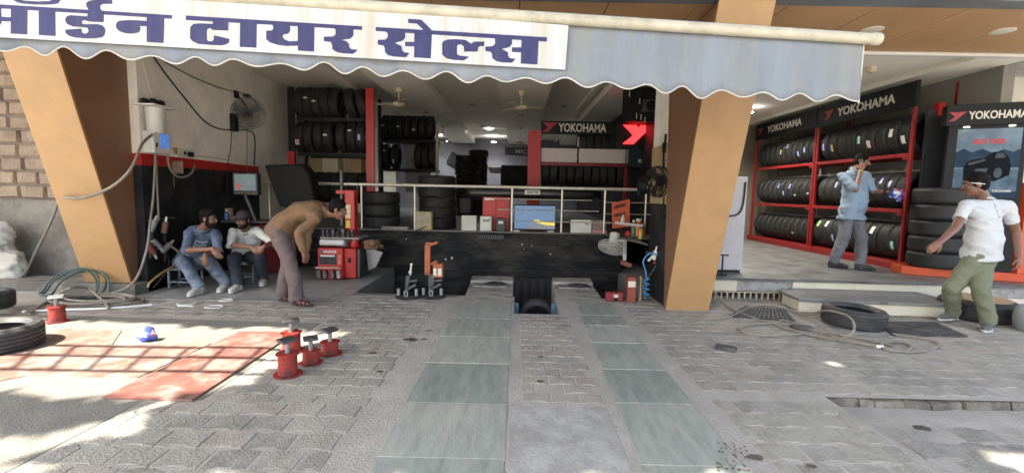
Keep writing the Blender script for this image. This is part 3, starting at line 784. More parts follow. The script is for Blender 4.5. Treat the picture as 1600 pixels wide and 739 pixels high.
m_sg = mat('sticker_green', (0.10, 0.42, 0.36), 0.4, 0.1, 30); m_so = mat('sticker_orange', (0.7, 0.16, 0.05), 0.4, 0.1, 30); m_sy = mat('sticker_yellow', (0.75, 0.6, 0.06), 0.4, 0.1)
m_slg = mat('sticker_lime', (0.35, 0.6, 0.22), 0.4, 0.1)
STK = {'blue': [m_sb, m_sw, m_sb], 'white': [m_sw], 'green': [m_sg, m_sw, m_sg], 'orange': [m_sw, m_so, m_sw], 'yellow': [m_sy, m_sb], 'lime': [m_slg]}
ME_ST = {k: sticker_mesh(-0.2, 0.2, -0.04, 0.04, 0.335, c) for k, c in STK.items()}
ME_ST_S = {k: sticker_mesh(*((-.05, .05) if k == 'white' else (-0.17, 0.17)), -0.035, 0.035, 0.315, c) for k, c in STK.items()}
def tyre(me, c, axis, spin, label, group=None, sticker=None, small=False, scale=None, cat='tyre'):
    o = bpy.data.objects.new('tyre', me); COL.objects.link(o)
    q = V((0, 0, 1)).rotation_difference(V(axis)).to_matrix() @ Matrix.Rotation(spin, 3, 'Z')
    o.rotation_euler = q.to_euler(); o.location = V(c)
    if scale: o.scale = (scale, scale, scale)
    tag(o, label, cat, group)
    if sticker:
        s = bpy.data.objects.new('sticker', (ME_ST_S if small else ME_ST)[sticker]); COL.objects.link(s); s.parent = o
    return o
def spin_for(axis, dirn):   # spin so that local +X points along dirn
    q = V((0, 0, 1)).rotation_difference(V(axis)).to_matrix()
    d = q.transposed() @ V(dirn); return math.atan2(d.y, d.x)

def logo_y(parent, m, c, right, up, wd, ht, depth=.006):
    right = V(right).normalized(); up = V(up).normalized(); n = right.cross(up).normalized()
    def p(u, v): return V(c) + right * (u - .5) * wd + up * (v - .5) * ht + n * 0.002
    b = MB()
    b.prism([p(0, 1), p(.44, 1), p(.5, .86), p(.57, 1), p(1, 1), p(.66, .5), p(.36, 0), p(0, 0), p(.34, .46), p(.2, .7)], n * depth)
    return b.build('logo', m, parent, smooth=0)

# ---------------------------------------------------------------- tall red racks in the showroom
XF, XBK = 6.35, 7.0
YN = [7.56, 9.98, 12.5]
zA = 0.42; zB = PX(1412, 327, XF).z; zC = PX(1414, 240, XF).z
zH0 = PX(1428, 168, XF).z; zH1 = PX(1432, 126, XF).z
STN = [{2: [(0, 'white'), (1, 'white'), (3, 'orange'), (4, 'green'), (7, 'yellow'), (8, 'blue')], 1: [(1, 'blue'), (2, 'blue'), (3, 'blue'), (6, 'yellow'), (7, 'blue')], 0: [(0, 'green'), (2, 'white'), (6, 'blue'), (7, 'white'), (8, 'lime')]},
       {2: [(1, 'blue'), (2, 'blue'), (4, 'blue'), (5, 'yellow')], 1: [(0, 'white'), (2, 'white'), (3, 'blue'), (4, 'blue'), (5, 'blue')], 0: [(2, 'white')]}]
for k in range(2):
    ya, yb_ = YN[k], YN[k + 1]
    nm = 'nearer' if k == 0 else 'farther'
    t = thing('tyre_rack', '%s of the two tall red tyre racks under black branded headers in the showroom' % nm, 'rack', (6.5, (ya + yb_) / 2, 0.30), group='tall red tyre racks in the showroom')
    ups = ((XF, ya + .03), (XBK, ya + .03)) + (((XF, yb_ - .03), (XBK, yb_ - .03)) if k else ((XF, yb_ - .05), (XBK, yb_ - .05)))
    for i, (ux, uy) in enumerate(ups):
        MB().bb(ux - .025, ux + .025, uy - .025, uy + .025, 0.305, zH1 if (i == 0 and k == 0) else zH1 - .02).build('upright', m_rackred, t, bevel=.004)
    for z in (zB, zC):
        s = MB(); s.bb(XF - .03, XF + .02, ya + .06, yb_ - .08, z - .06, z); s.bb(XBK - .05, XBK - .002, ya + .06, yb_ - .08, z - .06, z)
        s.bb(XF + .03, XF + .06, ya + .06, yb_ - .08, z - .055, z - .03); s.bb(XF - .026, XF + .02, ya + .06, ya + .16, z - .11, z - .062)
        s.build('shelf', m_rackred, t, bevel=.003)
    hd = MB(); hd.bb(XF - .04, XF + .02, ya - .005, yb_ - .03, zH0, zH1 - .012)
    hb = hd.build('header_board', m_blk, t, bevel=.004)
    if k == 0:
        a, b, lg = PX(1309, 170, XF - .04), PX(1400, 150, XF - .04), PX(1296, 178, XF - .04)
    else:
        a, b, lg = PX(1199, 205, XF - .04), PX(1253, 192, XF - .04), PX(1189, 207, XF - .04)
    zc = (zH0 + zH1) / 2
    text('lettering', 'YOKOHAMA', m_letter, hb, (XF - .044, (a.y + b.y) / 2, zc), (0, -1, 0), (0, 0, 1), abs(a.y - b.y), 0.165, 0.004, 0.025)
    logo_y(hb, m_logored, (XF - .042, lg.y, zc - .01), (0, -1, 0), (0, 0, 1), 0.27, 0.17)
    bs = MB(); bs.bb(XF - .09, XBK + .05, ya - .0, yb_ - .004, 0.301, 0.415); bs.build('base_board', m_rackred, t, bevel=.005)
    cnt = 9 if k == 0 else 9
    for lv, z in enumerate((zA, zB, zC)):
        st_ = dict(STN[k][lv])
        nmz = ('bottom', 'middle', 'top')[lv]
        cnt = 10 if (lv == 1 or k == 1) else 9; pit_ = (yb_ - ya - .2) / cnt
        for i in range(cnt):
            y = ya + .1 + pit_ * (i + .5)
            ln = random.uniform(-.06, .06)
            sk = st_.get(i)
            ax = V((ln * .5, 1, ln)).normalized()
            dirn = V((-1, 0, random.uniform(-.35, .6)))
            small = lv == 1 or k == 1
            me = ME_SMALL if small else ME_RACK
            rr = 0.315 if small else 0.335
            tyre(me, (XF + .33, y, z + rr + .003), ax, spin_for(ax, dirn),
                 '%s%s tyre from the street end, %s shelf of the %s red rack' % ('%s-stickered ' % sk if sk else '', ORD[i], nmz, nm),
                 'tyres on the tall red racks', sk, small)
# dark grey blanket panels behind the racks
# orange platform
pf = MB()
pf.prism([(6.02, 7.16, 0.302), (6.2, 6.98, 0.302), (7.62, 6.46, 0.302), (7.75, 6.85, 0.302), (7.0, 7.55, 0.302), (6.26, 7.55, 0.302), (6.05, 7.4, 0.302)], (0, 0, 0.125))
pf.build('display_platform', m_orange, label='bright orange-red low platform under the stacked tyres and poster stand', cat='platform', bevel=.006)
# tyre stack
c0 = V((6.50, 6.88, 0))
for i in range(5):
    tyre(ME_BIG, (c0.x + random.uniform(-.012, .012), c0.y + .22 + random.uniform(-.012, .012), 0.428 + 0.12 + i * 0.241), (0, 0, 1), random.random() * 6,
         '%s tyre from the bottom of the stack behind the man in white polo' % ORD[i], 'stacked tyres on the orange platform', 'white' if i == 1 else None)
MB().bb(6.47, 6.93, 7.49, 7.53, 0.43, 2.86).build('dark_panel', mat('slate_panel', (0.035, 0.04, 0.047), 0.4, 0.3, 2), label='tall slate-black panel behind the tyre stack next to the poster', cat='panel', smooth=0)
rb = P(1468, 171, 7.5); MB().bb(rb.x - .05, rb.x + .05, 7.45, 7.55, rb.z - .11, rb.z + .1).build('red_box', m_red, label='small red box above the slate panel', cat='box', bevel=.006)
# poster stand
A2 = P(1478, 250, 7.0); B2 = P(1602, 250, 6.62)
pd = V((B2.x - A2.x, B2.y - A2.y, 0)).normalized(); pn = pd.cross(V((0, 0, 1)))
def Q(px, py, off=0.0):
    d = ray(px, py); t = ((A2 - CO).dot(pn) + off) / d.dot(pn); return CO + d * t
ps = thing('poster_stand', 'black poster stand with branded header and a dark car poster', 'poster stand', (A2.x, A2.y, 0.43))
def slab(pts, th): b = MB(); b.prism(pts, -pn * th); return b
ztop = max(Q(1535, 163).z, 2.7)
pL, pR = V((A2.x, A2.y, 0)), V((A2.x, A2.y, 0)) + pd * ((B2 - A2).length)
L_ = (pR - pL).length
fz0 = 0.43
slab([pL + V((0, 0, fz0)), pR + V((0, 0, fz0)), pR + V((0, 0, ztop - .3)), pL + V((0, 0, ztop - .3))], .10).build('backing', m_blk, ps, smooth=0)
hd = slab([pL - pd * .06 + pn * .05 + V((0, 0, ztop - .302)), pR + pd * .02 + pn * .05 + V((0, 0, ztop - .302)), pR + pd * .02 + pn * .05 + V((0, 0, ztop)), pL - pd * .06 + pn * .05 + V((0, 0, ztop))], .2).build('header', m_blk, ps, bevel=.004)
text('lettering', 'YOKOHAMA', m_letter, hd, (pL + pR) / 2 + pd * .07 + pn * .052 + V((0, 0, ztop - .16)), pd, (0, 0, 1), 0.62, 0.115, .004, .025)
logo_y(hd, m_logored, (pL + pR) / 2 - pd * .36 + pn * .052 + V((0, 0, ztop - .17)), pd, (0, 0, 1), .2, .13)
pz0, pz1 = 1.50, ztop - .35
pw = L_ - .16
px0 = pL + pd * .1
def pq(u, v, o=0.004): return px0 + pd * (pw * u) + pn * o + V((0, 0, pz0 + (pz1 - pz0) * v))
m_pp = [mat('poster_sky', (0.16, 0.22, 0.28), 0.85, 0.3, 4, spec=.1), mat('poster_hills', (0.03, 0.055, 0.09), 0.85, 0.3, 6, spec=.1), mat('poster_mist', (0.10, 0.15, 0.20), 0.85, 0.4, 7, spec=.1), mat('poster_car', (0.010, 0.012, 0.015), 0.85, 0.3, 5, spec=.1), mat('poster_shine', (0.07, 0.085, 0.11), 0.85, 0.2, spec=.1)]
po = MB()
po.cur = 0; po.prism([pq(0, 0), pq(1, 0), pq(1, 1), pq(0, 1)], -pn * .003)
po.cur = 2; po.prism([pq(0, .0, .006), pq(1, 0, .006), pq(1, .40, .006), pq(0, .42, .006)], -pn * .001)
po.cur = 1; po.prism([pq(0, .44, .008), pq(0, .66, .008), pq(.12, .72, .008), pq(.25, .66, .008), pq(.42, .71, .008), pq(.6, .64, .008), pq(.75, .70, .008), pq(.9, .66, .008), pq(1, .71, .008), pq(1, .44, .008)], -pn * .001)
po.prism([pq(0, .0, .008), pq(0, .12, .008), pq(.5, .06, .008), pq(1, .1, .008), pq(1, 0, .008)], -pn * .001)
po.cur = 3; po.prism([pq(.16, .25, .011), pq(.15, .44, .011), pq(.2, .53, .011), pq(.32, .56, .011), pq(.46, .575, .011), pq(.58, .66, .011), pq(.74, .67, .011), pq(.84, .58, .011), pq(.88, .46, .011), pq(.87, .33, .011), pq(.8, .30, .011), pq(.66, .24, .011)], -pn * .001)
po.cur = 4
po.prism([pq(.2, .5, .013), pq(.46, .56, .013), pq(.5, .54, .013), pq(.24, .47, .013)], -pn * .001)
po.prism([pq(.62, .57, .013), pq(.64, .64, .013), pq(.74, .65, .013), pq(.79, .58, .013)], -pn * .001)
po.prism([pq(.32, .36, .013), pq(.34, .42, .013), pq(.53, .43, .013), pq(.52, .37, .013)], -pn * .001)
po.cur = 4
wc = pq(.69, .36, .014)
po.prism([wc + pd * .045 * math.cos(a) + V((0, 0, .075 * math.sin(a))) for a in [2 * math.pi * i / 16 for i in range(16)]], -pn * .001)
po_o = po.build('poster', m_pp, ps, smooth=0)
text('headline', 'BEST EVER', mat('headline_red', (0.5, 0.03, 0.03), .5, .05), po_o, pq(.52, .815, .007), pd, (0, 0, 1), pw * .5, .075, .003, .03)
text('footer', 'YOKOHAMA', m_letter, po_o, pq(.78, .10, .012), pd, (0, 0, 1), pw * .3, .035, .002, .02)
lm_ = MB()
for u in (.12, .82): lm_.cyl(pq(u, 1.02, .03), pq(u, 1.035, .03), .035, n=14)
lm_.build('header_light', mat('small_lamp', (0.8, 0.75, 0.6), .4, .02, emit=(1, .85, .6), emit_s=.35), ps)
MB().bb(pR.x + .03, pR.x + .5, pR.y - .05, pR.y + .1, .43, 1.72).build('orange_panel', m_orange, label='upright orange panel at the right frame edge behind the poster stand', cat='panel', smooth=0)

# ---------------------------------------------------------------- left rack inside the shop
def srow(y, px0, px1, pyb, n, me, rad, tmpl, grp, stickers={}, lean=.0, small=True, kx=0):
    a = P(px0, pyb, y); b = P(px1, pyb, y)
    for i in range(n):
        x = a.x + (b.x - a.x) * (i + .5) / n
        ln = lean + random.uniform(-.04, .04)
        ax = V((1, random.uniform(-.05, .05), ln)).normalized()
        sk = stickers.get(i)
        tyre(me, (x, y + .28, (a.z + b.z) / 2 + rad + .004), ax, spin_for(ax, V((0, -1, random.uniform(-.5, .5)))), tmpl % ((sk + '-stickered ' if sk else '') + ORD[i + kx]), grp, sk, small)
yr = 9.15
t = thing('storage_rack', 'black storage rack with a red upright holding tyres beside the side wall', 'rack', (P(515, 285, yr).x, yr, 0.7))
def upx(px, y, w, z0, z1, m, t, dy=.05, nm='upright'):
    p = P(px, 250, y); return MB().bb(p.x - w / 2, p.x + w / 2, y - dy / 2, y + dy / 2, z0, z1).build(nm, m, t, bevel=.004)
zt1 = P(515, 184, yr).z; zt2 = P(515, 239, yr).z
upx(579, yr, .16, .702, 3.40, m_red, t); upx(457, yr, .12, .702, 3.40, m_blk, t)
p = P(457, 270, yr); MB().bb(p.x - .065, p.x + .065, yr - .04, yr - .027, P(457, 252, yr).z - .25, P(457, 237, yr).z).build('red_clip', m_red, t)
for xx in (457, 579):
    pp_ = P(xx, 250, yr); MB().bb(pp_.x - .03, pp_.x + .03, yr + .6, yr + .66, .702, 3.3).build('upright', m_blk, t)
xa, xb = P(465, 200, yr).x, P(570, 200, yr).x
for z in (zt1, zt2):
    s = MB(); s.bb(xa, xb, yr - .03, yr + .02, z - .07, z); s.bb(xa, xb, yr + .55, yr + .6, z - .07, z); s.build('shelf', m_blk, t, bevel=.003)
srow(yr, 458, 527, 183.5, 5, ME_THIN, .30, '%s tyre from the left on the top shelf of the black rack', 'tyres on the black storage rack', {1: 'white', 2: 'white'}, )
srow(yr, 535, 572, 185, 2, ME_THIN, .30, '%s leaning tyre right of the gap on the top shelf of the black rack', 'tyres on the black storage rack', {}, .25)
srow(yr, 458, 517, 238.5, 4, ME_THIN, .315, '%s tyre from the left on the lower shelf of the black rack', 'tyres on the black storage rack', {0: 'orange', 3: 'white'})
srow(yr, 522, 571, 238.5, 3, ME_THIN, .315, '%s tyre from the middle gap on the lower shelf of the black rack', 'tyres on the black storage rack', {1: 'white', 2: 'blue', 3: 'blue'})
srow(yr + .1, 472, 572, 318, 7, ME_THIN, .315, '%s tyre from the left in the floor row under the black rack', 'tyres on the black storage rack')
for i, (px, pc, m) in enumerate(((486, 'plain', m_card), (512, 'open', mat('pale_card', (.55, .48, .34), .8, .1)), (549, 'white-labelled', m_card))):
    p = P(px, 254, yr + .5); MB().bb(p.x - .17, p.x + .17, yr + .62, yr + .9, p.z - .25, p.z + .10).build('carton', m, label='%s tan carton behind the floor row of tyres under the black rack' % pc, cat='carton', bevel=.005, group='cartons behind the black rack')
# second rack
y2 = 11.6
t = thing('storage_rack', 'darker storage rack with a pale end post right of the red upright', 'rack', (P(635, 285, y2).x, y2, 0.7))
upx(683, y2, .07, 1.2, 3.1, mat('pale_post', (0.4, 0.34, 0.24), .6, .1), t); upx(596, y2, .08, .702, 3.2, m_blk, t)
xa, xb = P(597, 200, y2).x, P(682, 200, y2).x
z1_, z2_ = P(640, 219, y2).z, P(640, 264, y2).z
for z in (z1_, z2_): MB().bb(xa, xb, y2 - .03, y2 + .5, z - .06, z).build('shelf', m_blk, t, bevel=.003)
srow(y2, 594, 676, 219, 7, ME_THIN, .315, '%s tyre from the left on the top shelf of the darker rack', 'tyres on the darker rack', {0: 'white', 2: 'white', 4: 'white'})
srow(y2, 592, 622, 264, 2, ME_THIN, .315, '%s tyre from the left on the lower shelf of the darker rack', 'tyres on the darker rack', {0: 'white', 1: 'blue'})
srow(y2, 646, 680, 264, 3, ME_THIN, .315, '%s tyre from the gap on the lower shelf of the darker rack', 'tyres on the darker rack')
MB().bb(xa + .4, xb - .3, y2 + .75, y2 + .85, 1.4, 2.6).build('grey_sheet', m_grey, label='dull grey sheet hung behind the darker rack', cat='sheet', smooth=0)
def stack(px, y, n, me, w, what, grp, sc=None, z=0.70):
    p = P(px, 330, y)
    for i in range(n):
        tyre(me, (p.x + random.uniform(-.02, .02), y, z + w * (i + .5)), (0, 0, 1), random.random() * 6, '%s tyre from the floor in the %s' % (ORD[i], what), grp, None, False, sc)
stack(594, 9.05, 3, ME_BIG, .235, 'low stack behind the railing beside the red upright', 'stacked tyres behind the railing')
stack(683, 9.3, 5, ME_BIG, .205, 'wide stack behind the railing near the cardboard box', 'stacked tyres behind the railing')
stack(727, 14.5, 9, ME_SMALL, .205, 'left of two far dark stacks', 'tall stacks at the back of the shop')
stack(746, 14.8, 10, ME_SMALL, .205, 'right of two far dark stacks', 'tall stacks at the back of the shop')
srow(13.0, 783, 826, 292, 5, ME_THIN, .30, '%s tyre from the left in the dim row under the dark blue sign', 'tyres under the dark blue sign')
# ---------------------------------------------------------------- red column and branded rack in the middle
yc = 10.2
t = thing('branded_rack', 'red-posted tyre rack with a black branded header behind the railing', 'rack', (P(905, 280, yc).x, yc, .7))
pa, pb = P(824.5, 250, yc), P(844.5, 250, yc)
MB().bb(pa.x, pb.x, yc - .12, yc + .1, .702, P(834, 205, yc).z).build('red_column', m_red, t, bevel=.006)
hL, hR = P(848, 200, yc), P(961, 200, yc)
hz1, hz0 = P(905, 191, yc).z, P(905, 211, yc).z
hb = MB().bb(hL.x - .04, hR.x + .02, yc - .1, yc - .02, hz0, hz1).build('header_board', m_blk, t, bevel=.004)
a, b = P(872, 201, yc), P(946, 202, yc)
text('lettering', 'YOKOHAMA', m_letter, hb, ((a.x + b.x) / 2, yc - .104, (hz0 + hz1) / 2), (1, 0, 0), (0, 0, 1), b.x - a.x, .185, .004, .02)
l_ = P(859, 200, yc); logo_y(hb, m_logored, (l_.x, yc - .102, (hz0 + hz1) / 2), (1, 0, 0), (0, 0, 1), .32, .2)
wz1, wz0 = P(910, 233, yc).z, P(910, 254.5, yc).z
for a_, b_ in ((845, 902), (904, 977)):
    q0, q1 = P(a_, 243, yc), P(b_, 243, yc)
    MB().bb(q0.x, q1.x - .01, yc - .06, yc - .03, wz0, wz1).build('white_panel', mat('panel_white', (.62, .56, .56), .5, .03), t, bevel=.004)
s = MB(); q0, q1 = P(845, 243, yc), P(978, 243, yc)
s.bb(q0.x, q1.x, yc - .02, yc + .5, wz0 - .07, wz0 - .005); s.build('shelf', m_rackred, t)
for px in (978, 984):
    q = P(px, 243, yc); MB().bb(q.x - .03, q.x + .03, yc - .05 + (px - 978) * .03, yc + .01 + (px - 978) * .03, .702, P(px, 233 if px == 978 else 250, yc).z).build('upright', m_rackred, t)
q0, q1 = P(905, 220, yc), P(953, 220, yc)
MB().bb(q0.x, q1.x, yc + .3, yc + .34, P(920, 228, yc).z, P(920, 212, yc).z).build('beige_card', mat('beige_card', (.5, .45, .34), .7, .05), t, smooth=0)
srow(yc, 846, 976, 293, 10, ME_THIN, .315, '%s tyre from the left in the packed row under the white panels', 'tyres packed under the white panels')
srow(yc + .05, 905, 952, 238, 4, ME_THIN, .2, '%s tyre from the left peeking over the white panels', 'tyres behind the white panels')
# lit logo sign
yl = 9.4
s0, s1 = P(963, 210, yl), P(1030, 210, yl)
t = thing('logo_sign', 'black sign with a glowing red zigzag logo beside the beige wall', 'sign', ((s0.x + s1.x) / 2, yl, P(995, 231, yl).z))
bd = MB().bb(s0.x, s1.x, yl, yl + .08, P(995, 231, yl).z, P(995, 190, yl).z).build('board', m_blk, t, bevel=.004)
lc = P(996.5, 211, yl); logo_y(t, mat('glowing_red', (.7, .02, .02), .5, .02, emit=(1, .02, .025), emit_s=.55), (lc.x, yl - .004, lc.z), (1, 0, 0), (0, 0, 1), .60, .37, .02)
lw = P(1024, 207, yl); MB().prism([(lw.x - .06, yl - .01, lw.z + .12), (lw.x, yl - .01, lw.z + .12), (lw.x + .05, yl - .01, lw.z - .04), (lw.x + .02, yl - .01, lw.z - .1)], (0, .008, 0)).build('letter_stroke', mat('lit_white', (.8, .8, .8), .5, .02, emit=(1, 1, 1), emit_s=.4), t, smooth=0)
# header under it, car bonnet, etc.
ys_ = 11.2
s0, s1 = P(957, 270, ys_), P(1018, 270, ys_)
t = thing('small_sign', 'dim black branded sign low behind the red posts', 'sign', ((s0.x + s1.x) / 2, ys_, P(990, 279, ys_).z))
bd = MB().bb(s0.x, s1.x, ys_, ys_ + .05, P(990, 279, ys_).z, P(990, 261, ys_).z).build('board', m_blk, t)
a, b = P(953, 270, ys_), P(1022, 270, ys_)
text('lettering', 'YOKOHAMA', mat('dim_lettering', (.35, .33, .28), .5, .05), bd, ((a.x + b.x) / 2, ys_ - .003, P(990, 270, ys_).z), (1, 0, 0), (0, 0, 1), b.x - a.x, .17, .004, .02)
q = P(998, 288, ys_); MB().bb(q.x - .3, q.x + .3, ys_, ys_ + .3, q.z - .12, q.z + .12).build('pale_carton', mat('pale_card2', (.45, .42, .36), .8, .1), label='pale carton under the dim branded sign', cat='carton', bevel=.004)
# glass case with a light strip
q0, q1 = P(982, 245, 9.6), P(1028, 245, 9.6)
t = thing('glass_case', 'dark glass case with a faint pale strip under the glowing logo', 'case', ((q0.x + q1.x) / 2, 9.6, P(1000, 262, 9.6).z))
MB().bb(q0.x, q1.x, 9.6, 9.9, P(1000, 262, 9.6).z, P(1000, 233, 9.6).z).build('body', mat('dark_glass', (.02, .03, .035), .15, .2), t, bevel=.006)
MB().bb(q0.x + .2, q1.x - .05, 9.585, 9.598, P(1000, 254, 9.6).z, P(1000, 249, 9.6).z).build('light_strip', mat('strip_teal', (.3, .45, .48), .4, .05), t)
# black wall cabinet with speaker
ycb = 8.7
q0, q1 = P(980, 160, ycb), P(1034, 160, ycb)
t = thing('wall_cabinet', 'black cabinet with chrome handles high beside the white wall', 'cabinet', ((q0.x + q1.x) / 2, ycb, P(1000, 190, ycb).z))
MB().bb(q0.x, q1.x, ycb, ycb + .4, P(1000, 190, ycb).z, 3.6).build('body', m_blk, t, bevel=.005)
hh = MB()
for px, py in ((999, 159), (1001, 184), (994, 182), (1007, 188), (983, 148)):
    h = P(px, py, ycb); hh.cyl((h.x, ycb - .03, h.z - .05), (h.x, ycb - .03, h.z + .05), .007, n=8)
hh.build('handles', m_steel, t)
h = P(1013, 167, ycb); sp = MB(); sp.bb(h.x - .12, h.x + .16, ycb - .12, ycb - .002, h.z - .11, h.z + .11); so_ = sp.build('speaker', m_dsteel, t, bevel=.01)
MB().lathe([(0, -.01), (.05, -.012), (.08, .01), (.09, .02), (.09, 0), (0, 0)], (h.x + .02, ycb - .125, h.z), (0, -1, 0), 20).build('cone', m_blk, so_)
# dark blue sign at the back
ym = 13.2
s0, s1 = P(789, 238, ym), P(850, 238, ym)
t = thing('back_sign', 'dark blue sign half hidden behind the red column', 'sign', ((s0.x + s1.x) / 2, ym, P(810, 243, ym).z))
bd = MB().bb(s0.x, s1.x, ym, ym + .06, P(810, 243, ym).z, P(810, 230.5, ym).z).build('board', mat('sign_navy', (.02, .025, .05), .5, .1), t)
a = P(808, 237, ym); text('lettering', 'MICHELIN', mat('dim_white', (.4, .4, .42), .5, .05), bd, (a.x + .38, ym - .003, P(815, 237, ym).z), (1, 0, 0), (0, 0, 1), .85, .12, .004, .02)
q0, q1 = P(762, 262, 15), P(806, 262, 15)
MB().hexa([(q0.x + .1, 14.9, P(780, 271, 15).z), (q1.x - .05, 14.9, P(780, 271, 15).z), (q1.x - .05, 15.1, P(780, 271, 15).z), (q0.x + .1, 15.1, P(780, 271, 15).z), (q0.x, 14.9, P(780, 262, 15).z), (q1.x, 14.9, P(780, 262, 15).z), (q1.x, 15.1, P(780, 262, 15).z), (q0.x, 15.1, P(780, 262, 15).z)]).build('desk', m_grey, label='grey trapezoid desk top far back in the shop', cat='desk', smooth=0)
q = P(703, 246, 18); MB().box((q.x, 19.3, q.z), (.5, .05, .5), Matrix.Rotation(R(30), 3, 'Y')).build('wall_frame', m_blk, label='small tilted black frame on the bluish back wall', cat='frame', smooth=0)
# ---------------------------------------------------------------- railing and counter edge
yr_ = 8.44
ct = MB(); ct.bb(-4.98, 1.95, 8.40, 8.66, 0.702, 0.728)
ct.build('counter_ledge', m_stone, label='grey stone ledge along the top of the scuffed black counter wall', cat='ledge', bevel=.004)
cr2 = MB(); cr2.prism([(1.62, 8.395, .700), (1.955, 6.78, .700), (1.955, 8.395, .700)], (0, 0, .026))
cr2.build('corner_ledge', m_stone, label='triangular stone ledge turning the counter corner by the orange notice', cat='ledge', bevel=.003)
t = thing('railing', 'stainless railing with slim posts along the counter ledge', 'railing', (-1.0, yr_, .73))
a, b = P(412, 285, yr_), P(1006, 297, yr_)
b.z = a.z = (a.z + b.z) / 2
rl = MB(); rl.tube(smooth_path([a, (a + b) / 2, b, b + V((.12, -.12, 0)), b + V((.14, -.5, 0))], 6), .028, 12)
rl.build('top_rail', m_steel, t)
for px in (421, 565, 648, 800, 878, 945, 1009):
    p = P(px, 320, yr_)
    MB().cyl((p.x, yr_, .73), (p.x, yr_, a.z - .02), .019, n=12).build('post', m_steel, t)
for (pa, pb) in (((772, 310), (925, 314)), ((777, 326), (935, 331.5)), ((800, 344.5), (960, 349))):
    q0, q1 = P(pa[0], pa[1], yr_), P(pb[0], pb[1], yr_)
    z = (q0.z + q1.z) / 2; MB().cyl((q0.x, yr_ - .02, z), (q1.x, yr_ - .02, z), .009, n=8).build('mid_rail', m_steel, t)
for py in (316, 334):
    q0, q1 = P(945, py, yr_), P(1020, py, yr_)
    MB().cyl((q0.x, yr_ - .02, q0.z), (q1.x, yr_ - .02, q0.z), .008, n=8).build('mid_rail', m_steel, t)
ZL = .729
def cbox(name, x0, x1, ytop, y, dep, m, label, cat, bev=.004, group=None, z0=ZL):
    a, b = P(x0, 357, y), P(x1, 357, y); zt = P((x0 + x1) / 2, ytop, y).z
    o = MB().bb(a.x, b.x, y, y + dep, z0, zt).build(name, m, None, bevel=bev); return tag(o, label, cat, group)
YB = 8.50
cbox('cardboard_box', 649, 674, 331, YB - .06, .18, mat('box_printed', (.42, .36, .27), .8, .3, 9, tint=(.5, .4, .1), tint_scale=6, tint_amt=.8), 'small printed cardboard box on the ledge beside a railing post', 'box')
p = P(661, 331, YB); 
cbox('paper_box', 721, 744, 337, YB - .04, .15, mat('paper_white', (.62, .6, .55), .8, .1), 'cream paper box standing on the ledge left of the white meter', 'box')
def meter(x0, x1, ytop, m, label, dark):
    a, b = P(x0, 357, YB - .04), P(x1, 357, YB - .04); zt = P((x0 + x1) / 2, ytop, YB).z
    t = thing('stabiliser', label, 'electrical box', ((a.x + b.x) / 2, YB, ZL), group='electrical boxes on the counter ledge')
    MB().bb(a.x, b.x, YB - .05, YB + .14, ZL, zt).build('casing', m, t, bevel=.008)
    w_ = b.x - a.x
    MB().bb(a.x + w_ * .25, a.x + w_ * .8, YB - .056, YB - .052, zt - .1, zt - .05).build('label_plate', m_wpaint if dark else m_grey, t)
    MB().cyl((b.x - w_ * .15, YB - .052, zt - .06), (b.x - w_ * .15, YB - .064, zt - .06), .012, n=12).build('knob', m_blk, t)
meter(750, 768, 338, m_plastic, 'white electrical box on the ledge in front of the red cabinet', False)
meter(775, 789, 341, mat('dark_casing', (.05, .05, .055), .5, .2), 'dark grey electrical box on the ledge in front of the red cabinet', True)
a, b = P(754, 330, 8.75), P(797, 330, 8.75); zt = P(775, 308, 8.75).z
t = thing('red_cabinet', 'bright red two-door cabinet behind the railing left of the television', 'cabinet', ((a.x + b.x) / 2, 8.9, .7))
MB().bb(a.x, b.x, 8.75, 9.05, .702, zt).build('body', m_red, t, bevel=.006)
mx_ = (a.x + b.x) / 2
MB().bb(a.x + .02, mx_ - .01, 8.735, 8.748, .74, zt - .03).build('door', m_red, t, bevel=.003); MB().bb(mx_ + .01, b.x - .02, 8.735, 8.748, .74, zt - .03).build('door', m_red, t, bevel=.003)
MB().bb(a.x + .04, a.x + .22, 8.728, 8.733, zt - .06, zt - .02).build('label_strip', m_wpaint, t)
# television with a blue and yellow picture
a, b = P(802.5, 340, YB), P(868.5, 340, YB); z0_, z1_ = P(835, 359.5, YB).z, P(835, 320, YB).z
t = thing('television', 'flat television showing a blue picture with a yellow car shape on the ledge', 'television', ((a.x + b.x) / 2, YB, ZL))
MB().bb(a.x, b.x, YB, YB + .05, z0_, z1_).build('casing', m_blk, t, bevel=.006)
def scr(name, col, s): return mat(name, col, .3, .25, 5, emit=col, emit_s=s)
sc_ = MB(); W_, H_ = b.x - a.x - .03, z1_ - z0_ - .04
def tv(u, v, o=.003): return V((a.x + .015 + W_ * u, YB - o, z0_ + .02 + H_ * v))
sc_.cur = 0; sc_.prism([tv(0, 0), tv(1, 0), tv(1, 1), tv(0, 1)], (0, .002, 0))
sc_.cur = 1; sc_.prism([tv(.48, .38, .005), tv(.56, .42, .005), tv(.74, .3, .005), tv(1, .29, .005), tv(1, .17, .005), tv(.78, .17, .005), tv(.6, .26, .005), tv(.5, .32, .005)], (0, .001, 0))
sc_.cur = 2; sc_.prism([tv(.3, .0, .004), tv(1, .0, .004), tv(1, .16, .004), tv(.8, .16, .004), tv(.55, .27, .004), tv(.48, .36, .004), tv(.46, .2, .004), tv(.32, .1, .004)], (0, .0005, 0))
sc_.build('screen', [scr('screen_blue', (.05, .10, .19), .16), scr('screen_yellow', (.42, .34, .05), .16), scr('screen_mauve', (.10, .11, .14), .14)], t, smooth=0)
for u in (.06, .9):
    q = tv(u, 0); MB().bb(q.x - .06, q.x + .06, YB - .03, YB + .08, ZL, ZL + .022).build('foot', m_plastic, t, bevel=.003)
